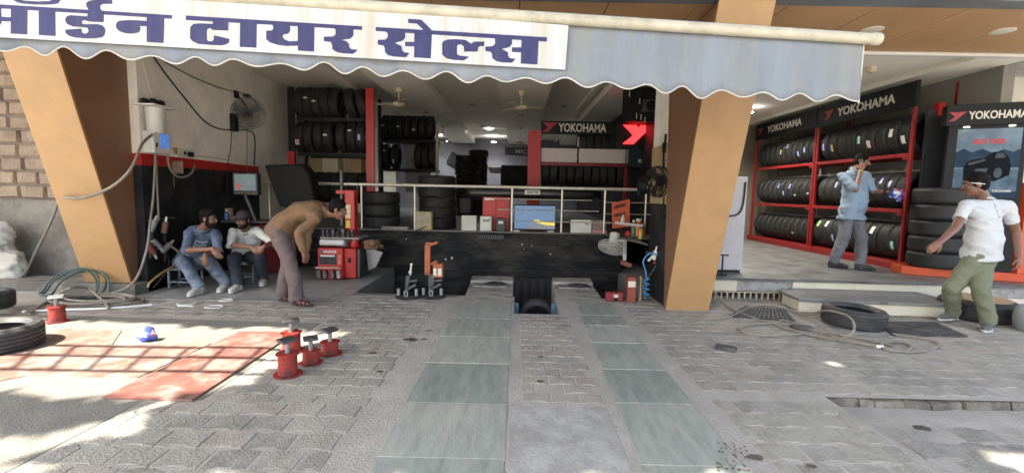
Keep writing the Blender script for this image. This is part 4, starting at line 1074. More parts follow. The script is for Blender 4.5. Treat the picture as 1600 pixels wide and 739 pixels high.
def twin(x0, x1, ytop, m, label): return cbox('carton', x0, x1, ytop, YB - .05, .14, m, label, 'box')
o = twin(892, 924, 343.5, m_plastic, 'white carton lying on the ledge right of the television')
q = P(917, 350, YB - .05); MB().bb(q.x - .03, q.x + .03, YB - .054, YB - .051, q.z - .015, q.z + .025).build('print', m_grey, o)
cbox('photo_box', 925, 947, 344, YB - .05, .1, mat('photo_box', (.22, .17, .14), .5, .8, 22), 'small dark picture box with a pink base on the ledge', 'box')
q = P(936, 363, YB - .055); MB().bb(P(925, 360, YB).x - .004, P(947, 360, YB).x + .004, YB - .062, YB + .055, ZL, ZL + .05).build('pink_tray', mat('pink', (.5, .2, .22), .5, .1), label='pink tray under the small dark picture box', cat='tray', bevel=.003)
# orange notice with two lines of dark Hindi writing
def OT(px, py, o=0): d = ray(px, py); y = 8.25 - o; return CO + d * (y / d.y)
t = thing('notice_board', 'tilted orange notice with two lines of dark Hindi writing behind the railing end', 'notice', OT(968, 354))
b_ = MB(); b_.prism([OT(956, 318), OT(984, 311), OT(984, 354), OT(957, 357)], (0, .012, 0)); b_.build('board', mat('notice_orange', (.62, .12, .05), .6, .08), t)
wr = MB()
def stroke(x0, y0, x1, y1, w): p0, p1 = OT(x0, y0, .004), OT(x1, y1, .004); wr.bar(p0, p1, .004, w, None)
random.seed(4)
for (xa_, ya_, xb2, yb2_) in ((959.5, 322.5, 978.5, 318.0), (959.5, 335.5, 977, 332)):
    stroke(xa_, ya_, xb2, yb2_, .012)
    nk = 8
    for k in range(nk):
        u = (k + .6) / nk; x = xa_ + (xb2 - xa_) * u; y = ya_ + (yb2_ - ya_) * u
        stroke(x, y, x, y + 4.2, .014)
        if k % 2 == 0: stroke(x - 1.6, y + 2.2, x, y + 2.0, .016); stroke(x - 1.7, y + 2.4, x - 1.0, y + 4.2, .012)
        if k % 3 == 1: stroke(x - .5, y - 2.2, x + .8, y - .3, .010)
wr.build('writing', mat('notice_ink', (.05, .02, .02), .6, .05), t, smooth=0)
# bottles and can tray near the corner
def bottle(px, pyb, h, r, m, mc, label, z=None, y=8.1):
    p = P(px, pyb, y); z = p.z if z is None else z
    t = thing('bottle', label, 'bottle', (p.x, y, z), group='bottles and cans by the counter corner')
    MB().lathe([(0, 0), (r, 0), (r, h * .62), (r * .5, h * .78), (r * .4, h * .8), (r * .4, h * .86), (0, h * .86)], (p.x, y, z), n=18).build('body', m, t)
    MB().lathe([(0, h * .862), (r * .48, h * .862), (r * .48, h), (0, h)], (p.x, y, z), n=14).build('cap', mc, t)
m_org = mat('orange_plastic', (.65, .2, .02), .4, .15)
bottle(973, 349, .15, .035, m_plastic, m_wpaint, 'small white bottle in front of the orange notice', y=8.05)
bottle(998, 349, .30, .11, m_org, m_plastic, 'fat orange container with a pale lid on the corner ledge', .727)
bottle(1001, 369, .2, .035, mat('can_yellow', (.55, .38, .08), .4, .3, 30), mat('can_blue', (.1, .15, .3), .4, .1), 'slim yellow can with a blue top at the ledge corner', .727, 7.5)
bottle(990, 350, .28, .045, mat('green_glass', (.08, .14, .1), .2, .1), m_wpaint, 'dark green bottle between the notice and the orange container', .727, 8.05)
bottle(982, 361, .1, .06, m_red, m_blk, 'squat red pot on the ledge below the notice', .727, 8.1)
tr_ = thing('weight_tray', 'thin white metal tray of small weights hung on the railing end', 'tray', P(985, 352, 8.0))
q0, q1 = P(960, 350, 8.0), P(1003, 355, 8.0)
b_ = MB(); b_.bar(q0, q1, .10, .008, (0, 0, 1)); b_.bar(q0 + V((0, -.05, .03)), q1 + V((0, -.05, .03)), .008, .03, (0, 0, 1)); b_.build('pan', m_wpaint, tr_)
tr_ = thing('weight_tray', 'open steel tray of small wheel weights on the ledge left of the cardboard box', 'tray', P(617, 356, 8.45))
q0, q1 = P(597, 354, 8.45), P(637, 354, 8.45)
b_ = MB(); b_.bb(q0.x, q1.x, 8.42, 8.58, ZL, ZL + .012)
for k in range(6): xx = q0.x + (q1.x - q0.x) * k / 5; b_.bb(xx - .006, xx + .006, 8.42, 8.58, ZL, ZL + .045)
for yy in (8.42, 8.5, 8.58): b_.bb(q0.x, q1.x, yy - .005, yy + .005, ZL, ZL + .042)
b_.build('pan', m_grey, tr_)
# black vehicle bumper hung behind the railing
yb = 8.95
t = thing('bumper', 'black car bumper with a pale number plate lying behind the railing', 'bumper', P(830, 300, yb))
pts = [P(722, 300, yb + .3), P(735, 301, yb + .1), P(780, 301.5, yb), P(835, 302, yb - .05), P(890, 304, yb), P(925, 306, yb + .1), P(938, 306, yb + .3)]
b_ = MB(); b_.loft([(p, V((0, .09, 0)), V((0, 0, .13))) for p in smooth_path(pts, 5)], 16); b_.build('shell', mat('bumper_black', (.013, .013, .014), .3, .2, coat=.2), t)
b_ = MB(); b_.tube([p + V((0, -.1, .03)) for p in smooth_path(pts[1:4], 5)], .015); b_.tube([p + V((0, -.1, .03)) for p in smooth_path(pts[3:6], 5)], .015); b_.build('crease', m_dsteel, t)
for px in (728, 930):
    p = P(px, 318, yb + .15); MB().bb(p.x - .12, p.x + .12, yb + .05, yb + .25, p.z - .2, p.z + .12).build('end_cap', m_blk, t, bevel=.03)
q = P(832, 300.5, yb - .16); pl_ = MB().bb(q.x - .145, q.x + .145, yb - .165, yb - .155, q.z - .045, q.z + .045).build('number_plate', m_wpaint, t, bevel=.004)
text('lettering', 'ZENTYRE', m_wire, pl_, (q.x, yb - .167, q.z), (1, 0, 0), (0, 0, 1), .22, .05, .002, .02)
# ---------------------------------------------------------------- ceiling fans
def ceil_fan(px, pyc, y, label, rot, ztop, blade=.58):
    c = P(px, pyc, y)
    t = thing('ceiling_fan', label, 'ceiling fan', c, group='ceiling fans')
    MB().cyl((c.x, y, c.z + .04), (c.x, y, ztop), .014, n=10).build('rod', m_cream, t)
    MB().lathe([(0.02, -.09), (.06, -.07), (.07, 0), (0, 0)], (c.x, y, ztop - .002), n=18).build('canopy_cup', m_cream, t)
    MB().lathe([(0, -.055), (.07, -.05), (.115, -.02), (.12, .01), (.09, .04), (.03, .06), (0, .06)], c, n=24).build('motor', m_cream, t)
    for k in range(3):
        a = rot + k * 2 * math.pi / 3; d = V((math.cos(a), math.sin(a), 0)); s = V((-d.y, d.x, 0))
        b_ = MB(); b_.hexa([c + d * .11 - s * .045 + V((0, 0, -.012)), c + d * blade - s * .065 + V((0, 0, -.016)), c + d * blade + s * .065 + V((0, 0, .0)), c + d * .11 + s * .045 + V((0, 0, .006)),
                          c + d * .11 - s * .045 + V((0, 0, -.008)), c + d * blade - s * .065 + V((0, 0, -.012)), c + d * blade + s * .065 + V((0, 0, .004)), c + d * .11 + s * .045 + V((0, 0, .010))])
        b_.build('blade', m_cream, t)
ceil_fan(623, 163, 9.2, 'cream ceiling fan above the red upright of the black rack', R(175), 3.42)
ceil_fan(815, 168, 9.3, 'cream ceiling fan above the red column', R(10), 3.42)
ceil_fan(692.5, 219, 14.2, 'small far ceiling fan left of the downlights', R(40), 3.42)
ceil_fan(812.5, 223.5, 14.2, 'small far ceiling fan beside the dark blue sign', R(70), 3.42)
c_ = PX(1358, 104, 4.6)
ceil_fan(1362, 100, 7.4, 'brass ceiling fan in the showroom just right of the awning end', R(100), 3.48, .5)
m_glow = mat('lamp_glow', (1, 1, 1), .5, .0, emit=(.92, .96, 1), emit_s=9)
def downlight(px, py, y, z, label, pw):
    p = P(px, py, y); p.z = z
    t = thing('ceiling_downlight', label, 'ceiling light', p, group='lit downlights at the back of the shop')
    MB().lathe([(0, -.006), (.10, -.006), (.10, 0), (0, 0)], p, n=20).build('diffuser', m_glow, t)
    MB().lathe([(.102, -.012), (.13, -.008), (.13, 0), (.102, 0)], p, n=20, closed=True).build('bezel', m_wpaint, t)
    l = bpy.data.lights.new('downlight_lamp', 'SPOT'); l.energy = pw; l.spot_size = R(140); l.spot_blend = .6; l.shadow_soft_size = .08; l.color = (.9, .95, 1)
    o = bpy.data.objects.new('downlight_lamp', l); COL.objects.link(o); o.parent = t; o.location = (0, 0, -.03)
downlight(708.5, 218.5, 16.2, 3.60, 'brightest lit downlight left of the ceiling step at the back', 30)
downlight(764.5, 220, 16.2, 3.60, 'lit downlight right of the ceiling step at the back', 30)
downlight(695, 233, 18.4, 3.40, 'faint blue downlight near the tilted frame', 12)
downlight(771.5, 235, 18.4, 3.40, 'faint downlight left of the dark blue sign', 12)
vt = MB()
for px, py in ((737, 164), (814, 180), (881, 166), (666, 176), (753, 198)):
    p = PZ(px, py, 3.60 if px in (737, 881, 753) else 3.42); vt.lathe([(0, -.012), (.07, -.012), (.085, -.002), (0, -.002)], p, n=18)
vt.build('ceiling_discs', m_grey, kind='structure')
for q_, lb, e_ in ((PZ(1173, 176, 3.36), 'tiny lit downlight at the left of the showroom ceiling', 14), (V((4.6, 8.4, 3.47)), 'unseen downlight added behind the awning edge to brighten the showroom', 34), (V((4.9, 10.8, 3.29)), 'unseen downlight added deeper behind the awning to brighten the showroom', 34)):  # only the tiny one is visible; the other two are added fill lamps
    t = thing('ceiling_downlight', lb, 'ceiling light', q_, group='lit downlights in the showroom')
    MB().lathe([(0, -.006), (.06, -.006), (.06, 0), (0, 0)], q_, n=20).build('diffuser', m_glow, t)
    l = bpy.data.lights.new('downlight_lamp', 'SPOT'); l.energy = e_; l.spot_size = R(150); l.spot_blend = .7; l.shadow_soft_size = .1; l.color = (1, .96, .9)
    o = bpy.data.objects.new('downlight_lamp', l); COL.objects.link(o); o.parent = t; o.location = (0, 0, -.03)
# ---------------------------------------------------------------- fixtures on the left side wall (x = -5)
XW = -5.0
c = PX(388, 178, XW + .22)
t = thing('wall_fan', 'black caged wall fan on the white side wall', 'fan', c)
f = V((.45, -.86, -.12)).normalized(); s, u = perp(f)
Rf = .27
cg = MB()
for rr, dz in ((Rf, 0), (Rf * .98, .05), (Rf * .98, -.05)): cg.lathe([(rr - .006, dz - .006), (rr + .006, dz - .006), (rr + .006, dz + .006), (rr - .006, dz + .006)], c, f, 36, True)
for k in range(44):
    a = 2 * math.pi * k / 44; d = s * math.cos(a) + u * math.sin(a)
    for sg in (1, -1): cg.tube([c + f * sg * .085 + d * .05, c + f * sg * .085 + d * Rf * .6, c + f * sg * .05 + d * Rf], .0022, 4)
for rr, dz in ((.18, .08), (.11, .085), (.05, .088)): cg.lathe([(rr - .003, dz - .003), (rr + .003, dz - .003), (rr + .003, dz + .003), (rr - .003, dz + .003)], c, f, 30, True)
cg.build('cage', m_dsteel, t)
bl_ = MB()
for k in range(3):
    a = .4 + 2 * math.pi * k / 3; d = s * math.cos(a) + u * math.sin(a); e = f.cross(d)
    bl_.hexa([c + d * .04 - e * .03 - f * .02, c + d * .24 - e * .07 - f * .03, c + d * .24 + e * .07 + f * .02, c + d * .04 + e * .03 + f * .01] + [q + f * .004 for q in (c + d * .04 - e * .03 - f * .02, c + d * .24 - e * .07 - f * .03, c + d * .24 + e * .07 + f * .02, c + d * .04 + e * .03 + f * .01)])
bl_.build('blades', mat('fan_blade', (.16, .15, .14), .45, .1), t)
mo = MB(); mo.cyl(c + f * .03, c - f * .16, .075, .06, 18); mo.build('motor', m_blk, t)
ba = MB(); ba.tube(smooth_path([c - f * .14, c - f * .16 + V((-.06, .02, .15)), V((XW + .02, c.y, c.z + .32))]), .018); ba.box((XW + .02, c.y, c.z + .33), (.03, .1, .12)); ba.build('bracket', m_blk, t)
bx_ = PX(366, 192, XW + .05); MB().box((XW + .05, bx_.y, bx_.z), (.09, .12, .3)).build('regulator', m_blk, t, bevel=.01)
# white water filter drum on shelf
c = PX(243, 187, XW + .14)
t = thing('wall_canister', 'white cylindrical canister under a shelf of dark bottles on the side wall', 'canister', V((XW + .14, c.y, PX(243, 208, XW + .14).z)))
zt_, zb_ = PX(243, 169, XW + .14).z, PX(243, 208, XW + .14).z
MB().lathe([(0, 0), (.085, 0), (.10, .02), (.115, zt_ - zb_), (0, zt_ - zb_)], (XW + .14, c.y, zb_), n=24).build('body', m_plastic, t)
t2 = MB().bb(XW + .01, XW + .3, c.y - .22, c.y + .2, zt_ + .004, zt_ + .022).build('wall_shelf', m_wpaint, label='small white shelf holding dark grimy bottles above the canister', cat='shelf', bevel=.003)
dk = MB()
for k in range(5): 
    yy = c.y - .14 + k * .065; dk.ell((XW + .12 + (k % 2) * .06, yy, zt_ + .023 + .04), (V((.05, 0, 0)), V((0, .06, 0)), V((0, 0, .038 + .012 * (k % 2)))), 12, 8)
dk.build('rag_bundle', m_blk, label='dark grimy rag bundle on the small white shelf', cat='rags')
# control box with blue display
c = PX(245, 223, XW + .08)
t = thing('control_box', 'cream control box with a blue display on the side wall', 'control box', V((XW + .08, c.y, c.z - .17)))
MB().box((XW + .08, c.y, c.z), (.15, .30, .30)).build('casing', m_plastic, t, bevel=.012)
MB().box((XW + .158, c.y + .04, c.z + .02), (.006, .16, .19)).build('display', mat('display_blue', (.04, .09, .24), .25, .5, 14, emit=(.05, .12, .35), emit_s=.15), t, bevel=.002)
MB().box((XW + .06, c.y + .2, c.z + .07), (.05, .05, .04)).build('knob', m_blk, t, bevel=.006)
MB().box((XW + .158, c.y - .1, c.z - .04), (.01, .025, .06)).build('switch', m_blk, t, bevel=.003)
# socket board
c = PX(290, 240, XW + .02)
t = thing('socket_board', 'small socket board with a black plug on the side wall', 'socket board', V((XW, c.y, c.z - .06)))
MB().box((XW + .02, c.y, c.z), (.035, .34, .12)).build('plate', m_plastic, t, bevel=.004)
MB().box((XW + .06, c.y + .05, c.z - .01), (.05, .08, .07)).build('plug', m_blk, t, bevel=.006)
MB().box((XW + .04, c.y - .04, c.z), (.008, .04, .05)).build('switch', m_blk, t, bevel=.002)
MB().box((XW + .025, c.y - .21, c.z + .02), (.02, .05, .09)).build('wood_block', m_card, t)
# cables on the wall
def cable(name, pts, r, m, label, cat='cable', group=None, n=6, k=6):
    b_ = MB(); b_.tube(smooth_path(pts, k), r, n); return b_.build(name, m, label=label, cat=cat, group=group)
W = lambda px, py, o=.015: PX(px, py, XW + o)
cable('cable', [W(238, 86), W(262, 120), W(290, 155), W(318, 188), W(345, 202), W(386, 204), W(398, 215), W(397, 258)], .011, m_wire, 'thick dark cable sagging down the white wall to the fan')
cable('cable', [W(258, 97), W(300, 120), W(345, 138), W(382, 147)], .007, m_wire, 'thin dark cable sagging to the hook above the wall fan')
cable('cable', [W(222, 95), W(233, 135), W(240, 158)], .004, m_wpaint, 'thin white wire down to the shelf of dark bottles')
cable('cable', [W(362, 205), W(360, 235), W(355, 262), W(355, 300)], .006, m_wire, 'dark wire dropping from the fan regulator past the red band')
cable('cable', [W(386, 198), W(386, 240), W(386, 275)], .006, m_hose, 'pale conduit running down from the wall fan')
cable('cable', [W(262, 238, .09), W(265, 262, .1), W(280, 277, .1), W(298, 272, .08), W(304, 258, .05)], .016, m_hose, 'tan hose looping from the control box to the socket board')
cable('cable', [W(302, 243), W(330, 246), W(355, 250)], .005, m_hose, 'thin pale wire running right from the socket board')
hk = W(386, 150, .04); b_ = MB(); b_.box((XW + .03, hk.y, hk.z), (.06, .12, .05)); b_.cyl((XW + .08, hk.y, hk.z + .02), (XW + .2, hk.y, hk.z - .12), .012); b_.build('wall_hook', m_dsteel, label='rusty hook bracket above the wall fan', cat='hook')
# long hoses across the left pillar
g0 = PZ(100, 470, .02)
cable('air_hose', [W(243, 240, .1), W(240, 300, .12), W(235, 345, .14), W(228, 395, .16), PZ(205, 440, .2) + V((.1, -.1, 0)), PZ(160, 462, .02), PZ(90, 470, .02), PZ(40, 488, .02)], .015, m_hose, 'grey-tan air hose hanging from the control box beside the left pillar', 'hose')
cable('air_hose', [W(244, 250, .1), W(246, 300, .1), W(248, 345, .1)], .013, m_hose, 'short tan hose dropping to the air guns', 'hose')
cable('air_hose', [W(240, 209, .12), P(222, 225, 5.9), P(208, 258, 5.6), P(190, 280, 5.52), P(165, 297, 5.53), P(130, 309, 5.55), P(104, 308, 5.62), P(93, 304, 6.2), P(92, 312, 6.55), P(80, 345, 6.55), P(55, 395, 6.5), P(35, 430, 6.3), P(0, 445, 6.2)], .018, m_hose, 'long tan hose swagged across the left tan pillar and stone wall', 'hose')
# air guns on hooks
ag0 = W(262, 375, .1)
def air_gun(px, py, m, label, tilt):
    c = W(px, py, .11); t = thing('air_gun', label, 'air gun', c, group='air guns hanging on the black wall')
    a = V((.15, math.cos(tilt), math.sin(tilt))).normalized()
    MB().cyl(c - a * .11, c + a * .05, .035, .04, 16).build('body', m, t, bevel=.006)
    MB().cyl(c + a * .052, c + a * .12, .022, .014, 14).build('nozzle', m_steel, t)
    MB().bar(c - a * .04 + V((0, 0, -.03)), c - a * .07 + V((0, 0, -.17)), .03, .04).build('grip', m_blk, t, bevel=.008)
for px, py, m, l, tl in ((240, 350, m_grey, 'upper steel air gun on the black wall', 1.2), (258, 352, mat('copper', (.2, .1, .06), .5, .2), 'copper-coloured air gun beside the steel ones', 1.5), (246, 383, m_grey, 'lower steel air gun nearest the pillar', -.9), (262, 385, m_grey, 'pale air gun held by a yellow hose', .7), (238, 392, mat('dull_red', (.16, .03, .03), .5, .2), 'short red-nosed air gun lowest on the black wall', -1.2)):
    air_gun(px, py, m, l, tl)
b_ = MB(); q0, q1 = W(232, 345, .02), W(272, 340, .02); b_.bar(q0, q1, .02, .05, (1, 0, 0)); b_.build('hook_rail', m_dsteel, label='dark hook rail holding the air guns', cat='rail')
cable('air_hose', [W(265, 384, .13), W(275, 390, .2), W(282, 400, .25), W(276, 412, .25), W(255, 425, .3), W(236, 440, .35), W(231, 449, .35)], .013, mat('yellow_hose', (.32, .22, .07), .5, .2), 'yellowish hose curling from the pale air gun to the floor', 'hose')
cable('air_hose', [W(262, 397, .1), W(264, 415, .12), W(250, 438, .3), W(240, 449, .35)], .011, m_wire, 'thin dark hose dropping from the air guns to the floor', 'hose')
# ---------------------------------------------------------------- wheel balancer with hood and screen
yh = 7.75
t = thing('wheel_balancer', 'wheel balancer with a black hood, tall screen and dark red base behind the seated men', 'wheel balancer', (P(420, 400, yh).x, yh, 0))
a, b = P(392, 400, yh), P(445, 400, yh)
bd = MB(); bd.bb(a.x, b.x, yh, yh + .45, .0, .62); bd.bb(a.x + .05, b.x - .05, yh + .05, yh + .4, .622, .82); bd.build('body', mat('dark_red', (.16, .012, .02), .4, .15), t, bevel=.02)
q = P(385, 330, yh); tp = MB(); tp.bb(P(345, 330, yh).x, b.x, yh - .02, yh + .47, .84, .885); tp.build('top_tray', m_dsteel, t, bevel=.01)
hd_ = MB()
hp = [(412, 258, .0), (470, 256, .0), (483, 272, .02), (492, 318, .05), (488, 328, .06), (458, 326, .06), (436, 322, .05), (424, 290, .03)]
hd_.prism([P(x, y, yh - .05) for x, y, _ in hp], (0, .32, 0)); hd_.build('hood', mat('hood_black', (.010, .010, .011), .6, .2, spec=.2), t, bevel=.03)
q = P(382, 300, yh - .1)
mon = MB(); mon.bb(P(363, 288, yh - .1).x, P(402, 288, yh - .1).x, yh - .1, yh + .02, P(382, 305, yh - .1).z, P(382, 270, yh - .1).z); mo_ = mon.build('monitor', m_dsteel, t, bevel=.012)
scn = MB()
x0_, x1_ = P(366, 288, yh - .1).x, P(399.5, 288, yh - .1).x; z0_, z1_ = P(382, 298, yh - .1).z, P(382, 272.5, yh - .1).z
def mn(u, v, o): return V((x0_ + (x1_ - x0_) * u, yh - .1 - o, z0_ + (z1_ - z0_) * v))
scn.cur = 0; scn.prism([mn(0, 0, .004), mn(1, 0, .004), mn(1, 1, .004), mn(0, 1, .004)], (0, .002, 0))
scn.cur = 1; scn.prism([mn(.08, .1, .006), mn(.3, .1, .006), mn(.3, .35, .006), mn(.08, .45, .006)], (0, .001, 0))
scn.cur = 2; scn.prism([mn(.08, .78, .006), mn(.35, .78, .006), mn(.35, .92, .006), mn(.08, .92, .006)], (0, .001, 0)); scn.prism([mn(.6, .78, .006), mn(.9, .78, .006), mn(.9, .92, .006), mn(.6, .92, .006)], (0, .001, 0))
scn.build('screen', [scr('screen_grey', (.10, .125, .14), .12), scr('screen_red', (.28, .07, .08), .12), scr('screen_dark', (.06, .1, .09), .2)], mo_, smooth=0)
bt_ = MB()
for k in range(7): q = mn(.08 + k * .14, -.14, .012); bt_.cyl(q, q + V((0, .014, 0)), .012, n=10)
bt_.build('buttons', m_card, mo_)
MB().cyl((q.x - .05, yh, .885), (P(383, 300, yh).x, yh + .0, P(382, 305, yh).z), .03, n=12).build('stand', m_dsteel, t)
bottle(354, 331, .17, .04, mat('blue_can', (.08, .16, .4), .4, .4, 24), m_steel, 'blue labelled spray can on the balancer tray', .886, yh + .1)
bottle(371, 331, .1, .04, m_plastic, m_steel, 'short pale pot on the balancer tray', .886, yh + .2)
bottle(366, 331, .07, .05, m_card, m_blk, 'brown tub on the balancer tray', .886, yh + .05)
MB().bb(P(343, 330, yh).x, P(353, 330, yh).x, yh + .12, yh + .2, .886, 1.08).build('carton', m_card, label='small brown carton at the back of the balancer tray', cat='carton', bevel=.004)
# ---------------------------------------------------------------- red tyre changer
ym_ = 7.25
t = thing('tyre_changer', 'red tyre changing machine with a tall red column beside the bending man', 'tyre changer', (P(528, 437, ym_).x, ym_, 0))
xa, xm, xb = P(496.5, 415, ym_).x, P(535.5, 415, ym_).x, P(556, 415, ym_).x
zt = P(527, 388, ym_).z
bd = MB(); bd.bb(xa, xm + .0, ym_, ym_ + .75, .14, zt); bd.bb(xm - .002, xb - .02, ym_ + .06, ym_ + .75, .02, zt - .01); bd.build('cabinet', m_red, t, bevel=.012)
sk = MB(); sk.bb(xa - .005, xm + .005, ym_ - .03, ym_ + .2, .02, .15); sk.build('pedal_box', m_red, t, bevel=.012)
MB().bb(xb - .018, xb + .03, ym_ + .1, ym_ + .75, .02, zt - .02).build('side_panel', m_dsteel, t, bevel=.01)
rw = MB(); rw.bb(xa - .02, xm - .02, ym_ - .06, ym_ - .005, .185, .212); rw.build('pedal_guard', mat('faded_pink_metal', (.5, .3, .25), .5, .15), t, bevel=.006)
for k, u in enumerate((.12, .36, .66, .9)):
    x = xa + (xm - xa) * u; p_ = MB(); p_.bb(x - .03, x + .03, ym_ - .09, ym_ - .032, .04, .13); p_.cyl((x, ym_ - .1, .14), (x, ym_ - .032, .14), .028, n=12); p_.build('pedal', m_dsteel if k != 3 else m_grey, t, bevel=.006)
pn_ = MB().bb(xa + .03, xm - .1, ym_ - .008, ym_ - .003, .245, .40).build('picture_panel', mat('picture_dark', (.03, .03, .034), .7, .5, 7), t)
MB().bb(xa + .05, xm - .12, ym_ - .013, ym_ - .009, .372, .396).build('caption_strip', m_wpaint, t)
text('brand_lettering', 'MAGNUS', m_wpaint, t, ((xa + xm) / 2 + .0, ym_ - .005, zt - .055), (1, 0, 0), (0, 0, 1), .21, .04, .004, .03)
MB().cyl((xa + .065, ym_ - .006, zt - .055), (xa + .065, ym_ - .001, zt - .055), .018, n=16).build('brand_dot', m_sb, t)
text('model_lettering', 'TC 322', mat('pinkish', (.7, .4, .38), .5, .05), t, (xm - .05, ym_ - .005, .325), (0, 0, -1), (1, 0, 0), .145, .045, .003, .02)
q = xb - .12; MB().bb(q - .025, q + .025, ym_ + .052, ym_ + .058, .27, .35).build('slot', m_blk, t)
dt = MB()
ck = (P(525, 380, ym_).x, ym_ + .35)
dt.cyl((ck[0], ck[1], zt), (ck[0], ck[1], zt + .1), .2, .2, 24); dt.cyl((ck[0], ck[1], zt + .102), (ck[0], ck[1], zt + .13), .3, .3, 28); dt.build('turntable', m_dsteel, t, bevel=.006)
MB().cyl((xa + .03, ym_ + .05, zt + .085), (xa + .42, ym_ + .05, zt + .085), .05, n=16).build('cylinder', m_plastic, t, bevel=.008)
dk = MB(); dk.bb(xa + .0, xb + .02, ym_ + .1, ym_ + .6, zt + .135, zt + .165)
dk.build('clamp_deck', m_grey, t, bevel=.006)
random.seed(9)
for k in range(9):
    x = xa + .03 + k * .055; z = zt + .17
    b_ = MB(); b_.bb(x - .018, x + .018, ym_ + .15 + .04 * (k % 3), ym_ + .3, z, z + .08 + .05 * random.random()); b_.cyl((x, ym_ + .12, z + .04), (x + .01, ym_ + .25, z + .06), .012, n=8); b_.build('clamp_tool', m_dsteel, t, bevel=.004)
cl0, cl1 = P(538.5, 330, ym_ + .3).x, P(554, 330, ym_ + .3).x
zc1 = P(548, 297, ym_ + .3).z
MB().bb(cl0, cl1, ym_ + .3, ym_ + .48, zt + .1, zc1).build('column', m_red, t, bevel=.012)
MB().bb(cl0 + .01, cl0 + .10, ym_ + .29, ym_ + .297, zc1 - .46, zc1 - .24).build('warning_label', mat('label_cream', (.6, .52, .3), .5, .15, 20), t)
MB().bb(cl0 + .02, cl0 + .09, ym_ + .29, ym_ + .297, zc1 - .62, zc1 - .5).build('warning_label', mat('label_yellow', (.65, .5, .05), .5, .2, 20), t)
hx = P(528, 300, ym_ + .38).x
MB().bb(hx - .02, cl1 + .02, ym_ + .33, ym_ + .45, zc1 - .07, zc1 - .005).build('arm', m_red, t, bevel=.01)
MB().cyl((P(531, 300, ym_ + .3).x, ym_ + .38, zt + .34), (P(531, 300, ym_ + .3).x, ym_ + .38, zc1 + .32), .032, n=12).build('post', m_dsteel, t)
MB().lathe([(0, 0), (.07, 0), (.08, .04), (.06, .14), (0, .15)], (xb - .09, ym_ + .2, zt + .0), n=18).build('red_motor', m_red, t)
# bead breaker arm with blade on right
bb_ = MB(); bb_.prism([(xb + .1, ym_ + .3, .10), (xb + .25, ym_ + .25, .18), (xb + .36, ym_ + .25, .42), (xb + .2, ym_ + .28, .47), (xb + .06, ym_ + .3, .47)], (0, .05, 0)); bb_.build('bead_breaker_blade', m_grey, t, bevel=.008)
bb_ = MB(); bb_.box((xb + .17, ym_ + .3, .55), (.22, .18, .14)); bb_.cyl((xb - .02, ym_ + .34, .58), (xb + .34, ym_ + .34, .5), .04, n=12); bb_.sph((xb + .2, ym_ + .22, .57), .07); bb_.build('bead_breaker_arm', mat('rusty', (.2, .11, .065), .8, .4, 14), t, bevel=.01)
cable('cable', [(xb + .1, ym_ + .5, .62), (xb + .5, ym_ + .8, .62), (xb + .9, 8.35, .8)], .01, m_wire, 'dark cable from the tyre changer to the counter wall')
# ---------------------------------------------------------------- vent and small fan on the counter wall
yv = 8.478
q0, q1 = P(747, 366, yv), P(787, 375, yv)
t = thing('vent_grille', 'small black slotted vent under the counter ledge', 'vent', ((q0.x + q1.x) / 2, yv, q1.z))
MB().bb(q0.x, q1.x, yv - .015, yv - .002, q1.z, q0.z).build('frame', m_blk, t)
b_ = MB()
for k in range(14): x = q0.x + (q1.x - q0.x) * (k + .5) / 14; b_.bb(x - .008, x + .008, yv - .022, yv - .0155, q1.z + .01, q0.z - .01)
b_.build('slats', m_dsteel, t)
random.seed(13)
b_ = MB()
for k in range(7):
    px, py = random.choice(((815, 384), (830, 389), (817, 379), (741, 374), (700, 400), (795, 420), (860, 392), (640, 372))); p = P(px + random.uniform(-9, 9), py + random.uniform(-6, 6), yv)
    r = random.uniform(.006, .02); blot_pts = [(p.x + r * math.cos(a) * random.uniform(.6, 1.3), yv - .003, p.z + r * math.sin(a) * random.uniform(.6, 1.3)) for a in [i * .78 for i in range(8)]]; b_.prism(blot_pts, (0, .001, 0))
b_.build('paint_chips', m_wpaint, kind='structure', smooth=0)
c = P(957, 385, 7.7)
t = thing('desk_fan', 'white fan tilted face-down on a bracket below the counter corner', 'fan', c)
f = V((-.25, -.5, -.83)).normalized(); s, u = perp(f); Rf = .235
b_ = MB()
for rr, dz in ((Rf, 0), (Rf * .98, .04), (.15, .055), (.07, .06)): b_.lathe([(rr - .005, dz - .005), (rr + .005, dz - .005), (rr + .005, dz + .005), (rr - .005, dz + .005)], c, f, 32, True)
for k in range(40):
    a = 2 * math.pi * k / 40; d = s * math.cos(a) + u * math.sin(a)
    b_.tube([c + f * .06 + d * .03, c + f * .055 + d * .15, c + f * .03 + d * Rf], .002, 4); b_.tube([c - f * .04 + d * .05, c + d * Rf], .002, 4)
b_.cyl(c + f * .05, c + f * .066, .045, n=18); b_.build('cage', m_plastic, t)
b_ = MB()
for k in range(3):
    a = 2 * math.pi * k / 3 + .5; d = s * math.cos(a) + u * math.sin(a); e = f.cross(d)
    qd = [c + d * .03 - e * .03, c + d * .2 - e * .07, c + d * .2 + e * .07 + f * .03, c + d * .03 + e * .03 + f * .02]; b_.hexa(qd + [x + f * .004 for x in qd])
b_.build('blades', m_plastic, t)
MB().cyl(c - f * .03, c - f * .24, .075, .085, 20).build('motor', m_plastic, t, bevel=.012)
q = P(975, 388, 7.75); b_ = MB(); b_.bar((q.x, 7.72, q.z + .17), (q.x + .01, 7.72, q.z - .2), .05, .06); b_.bar(c - f * .12, (q.x, 7.72, q.z + .13), .04, .04); b_.bar((q.x + .03, 7.72, q.z + .14), (1.95, 7.8, q.z + .18), .04, .04); b_.build('bracket', m_plastic, t, bevel=.012)
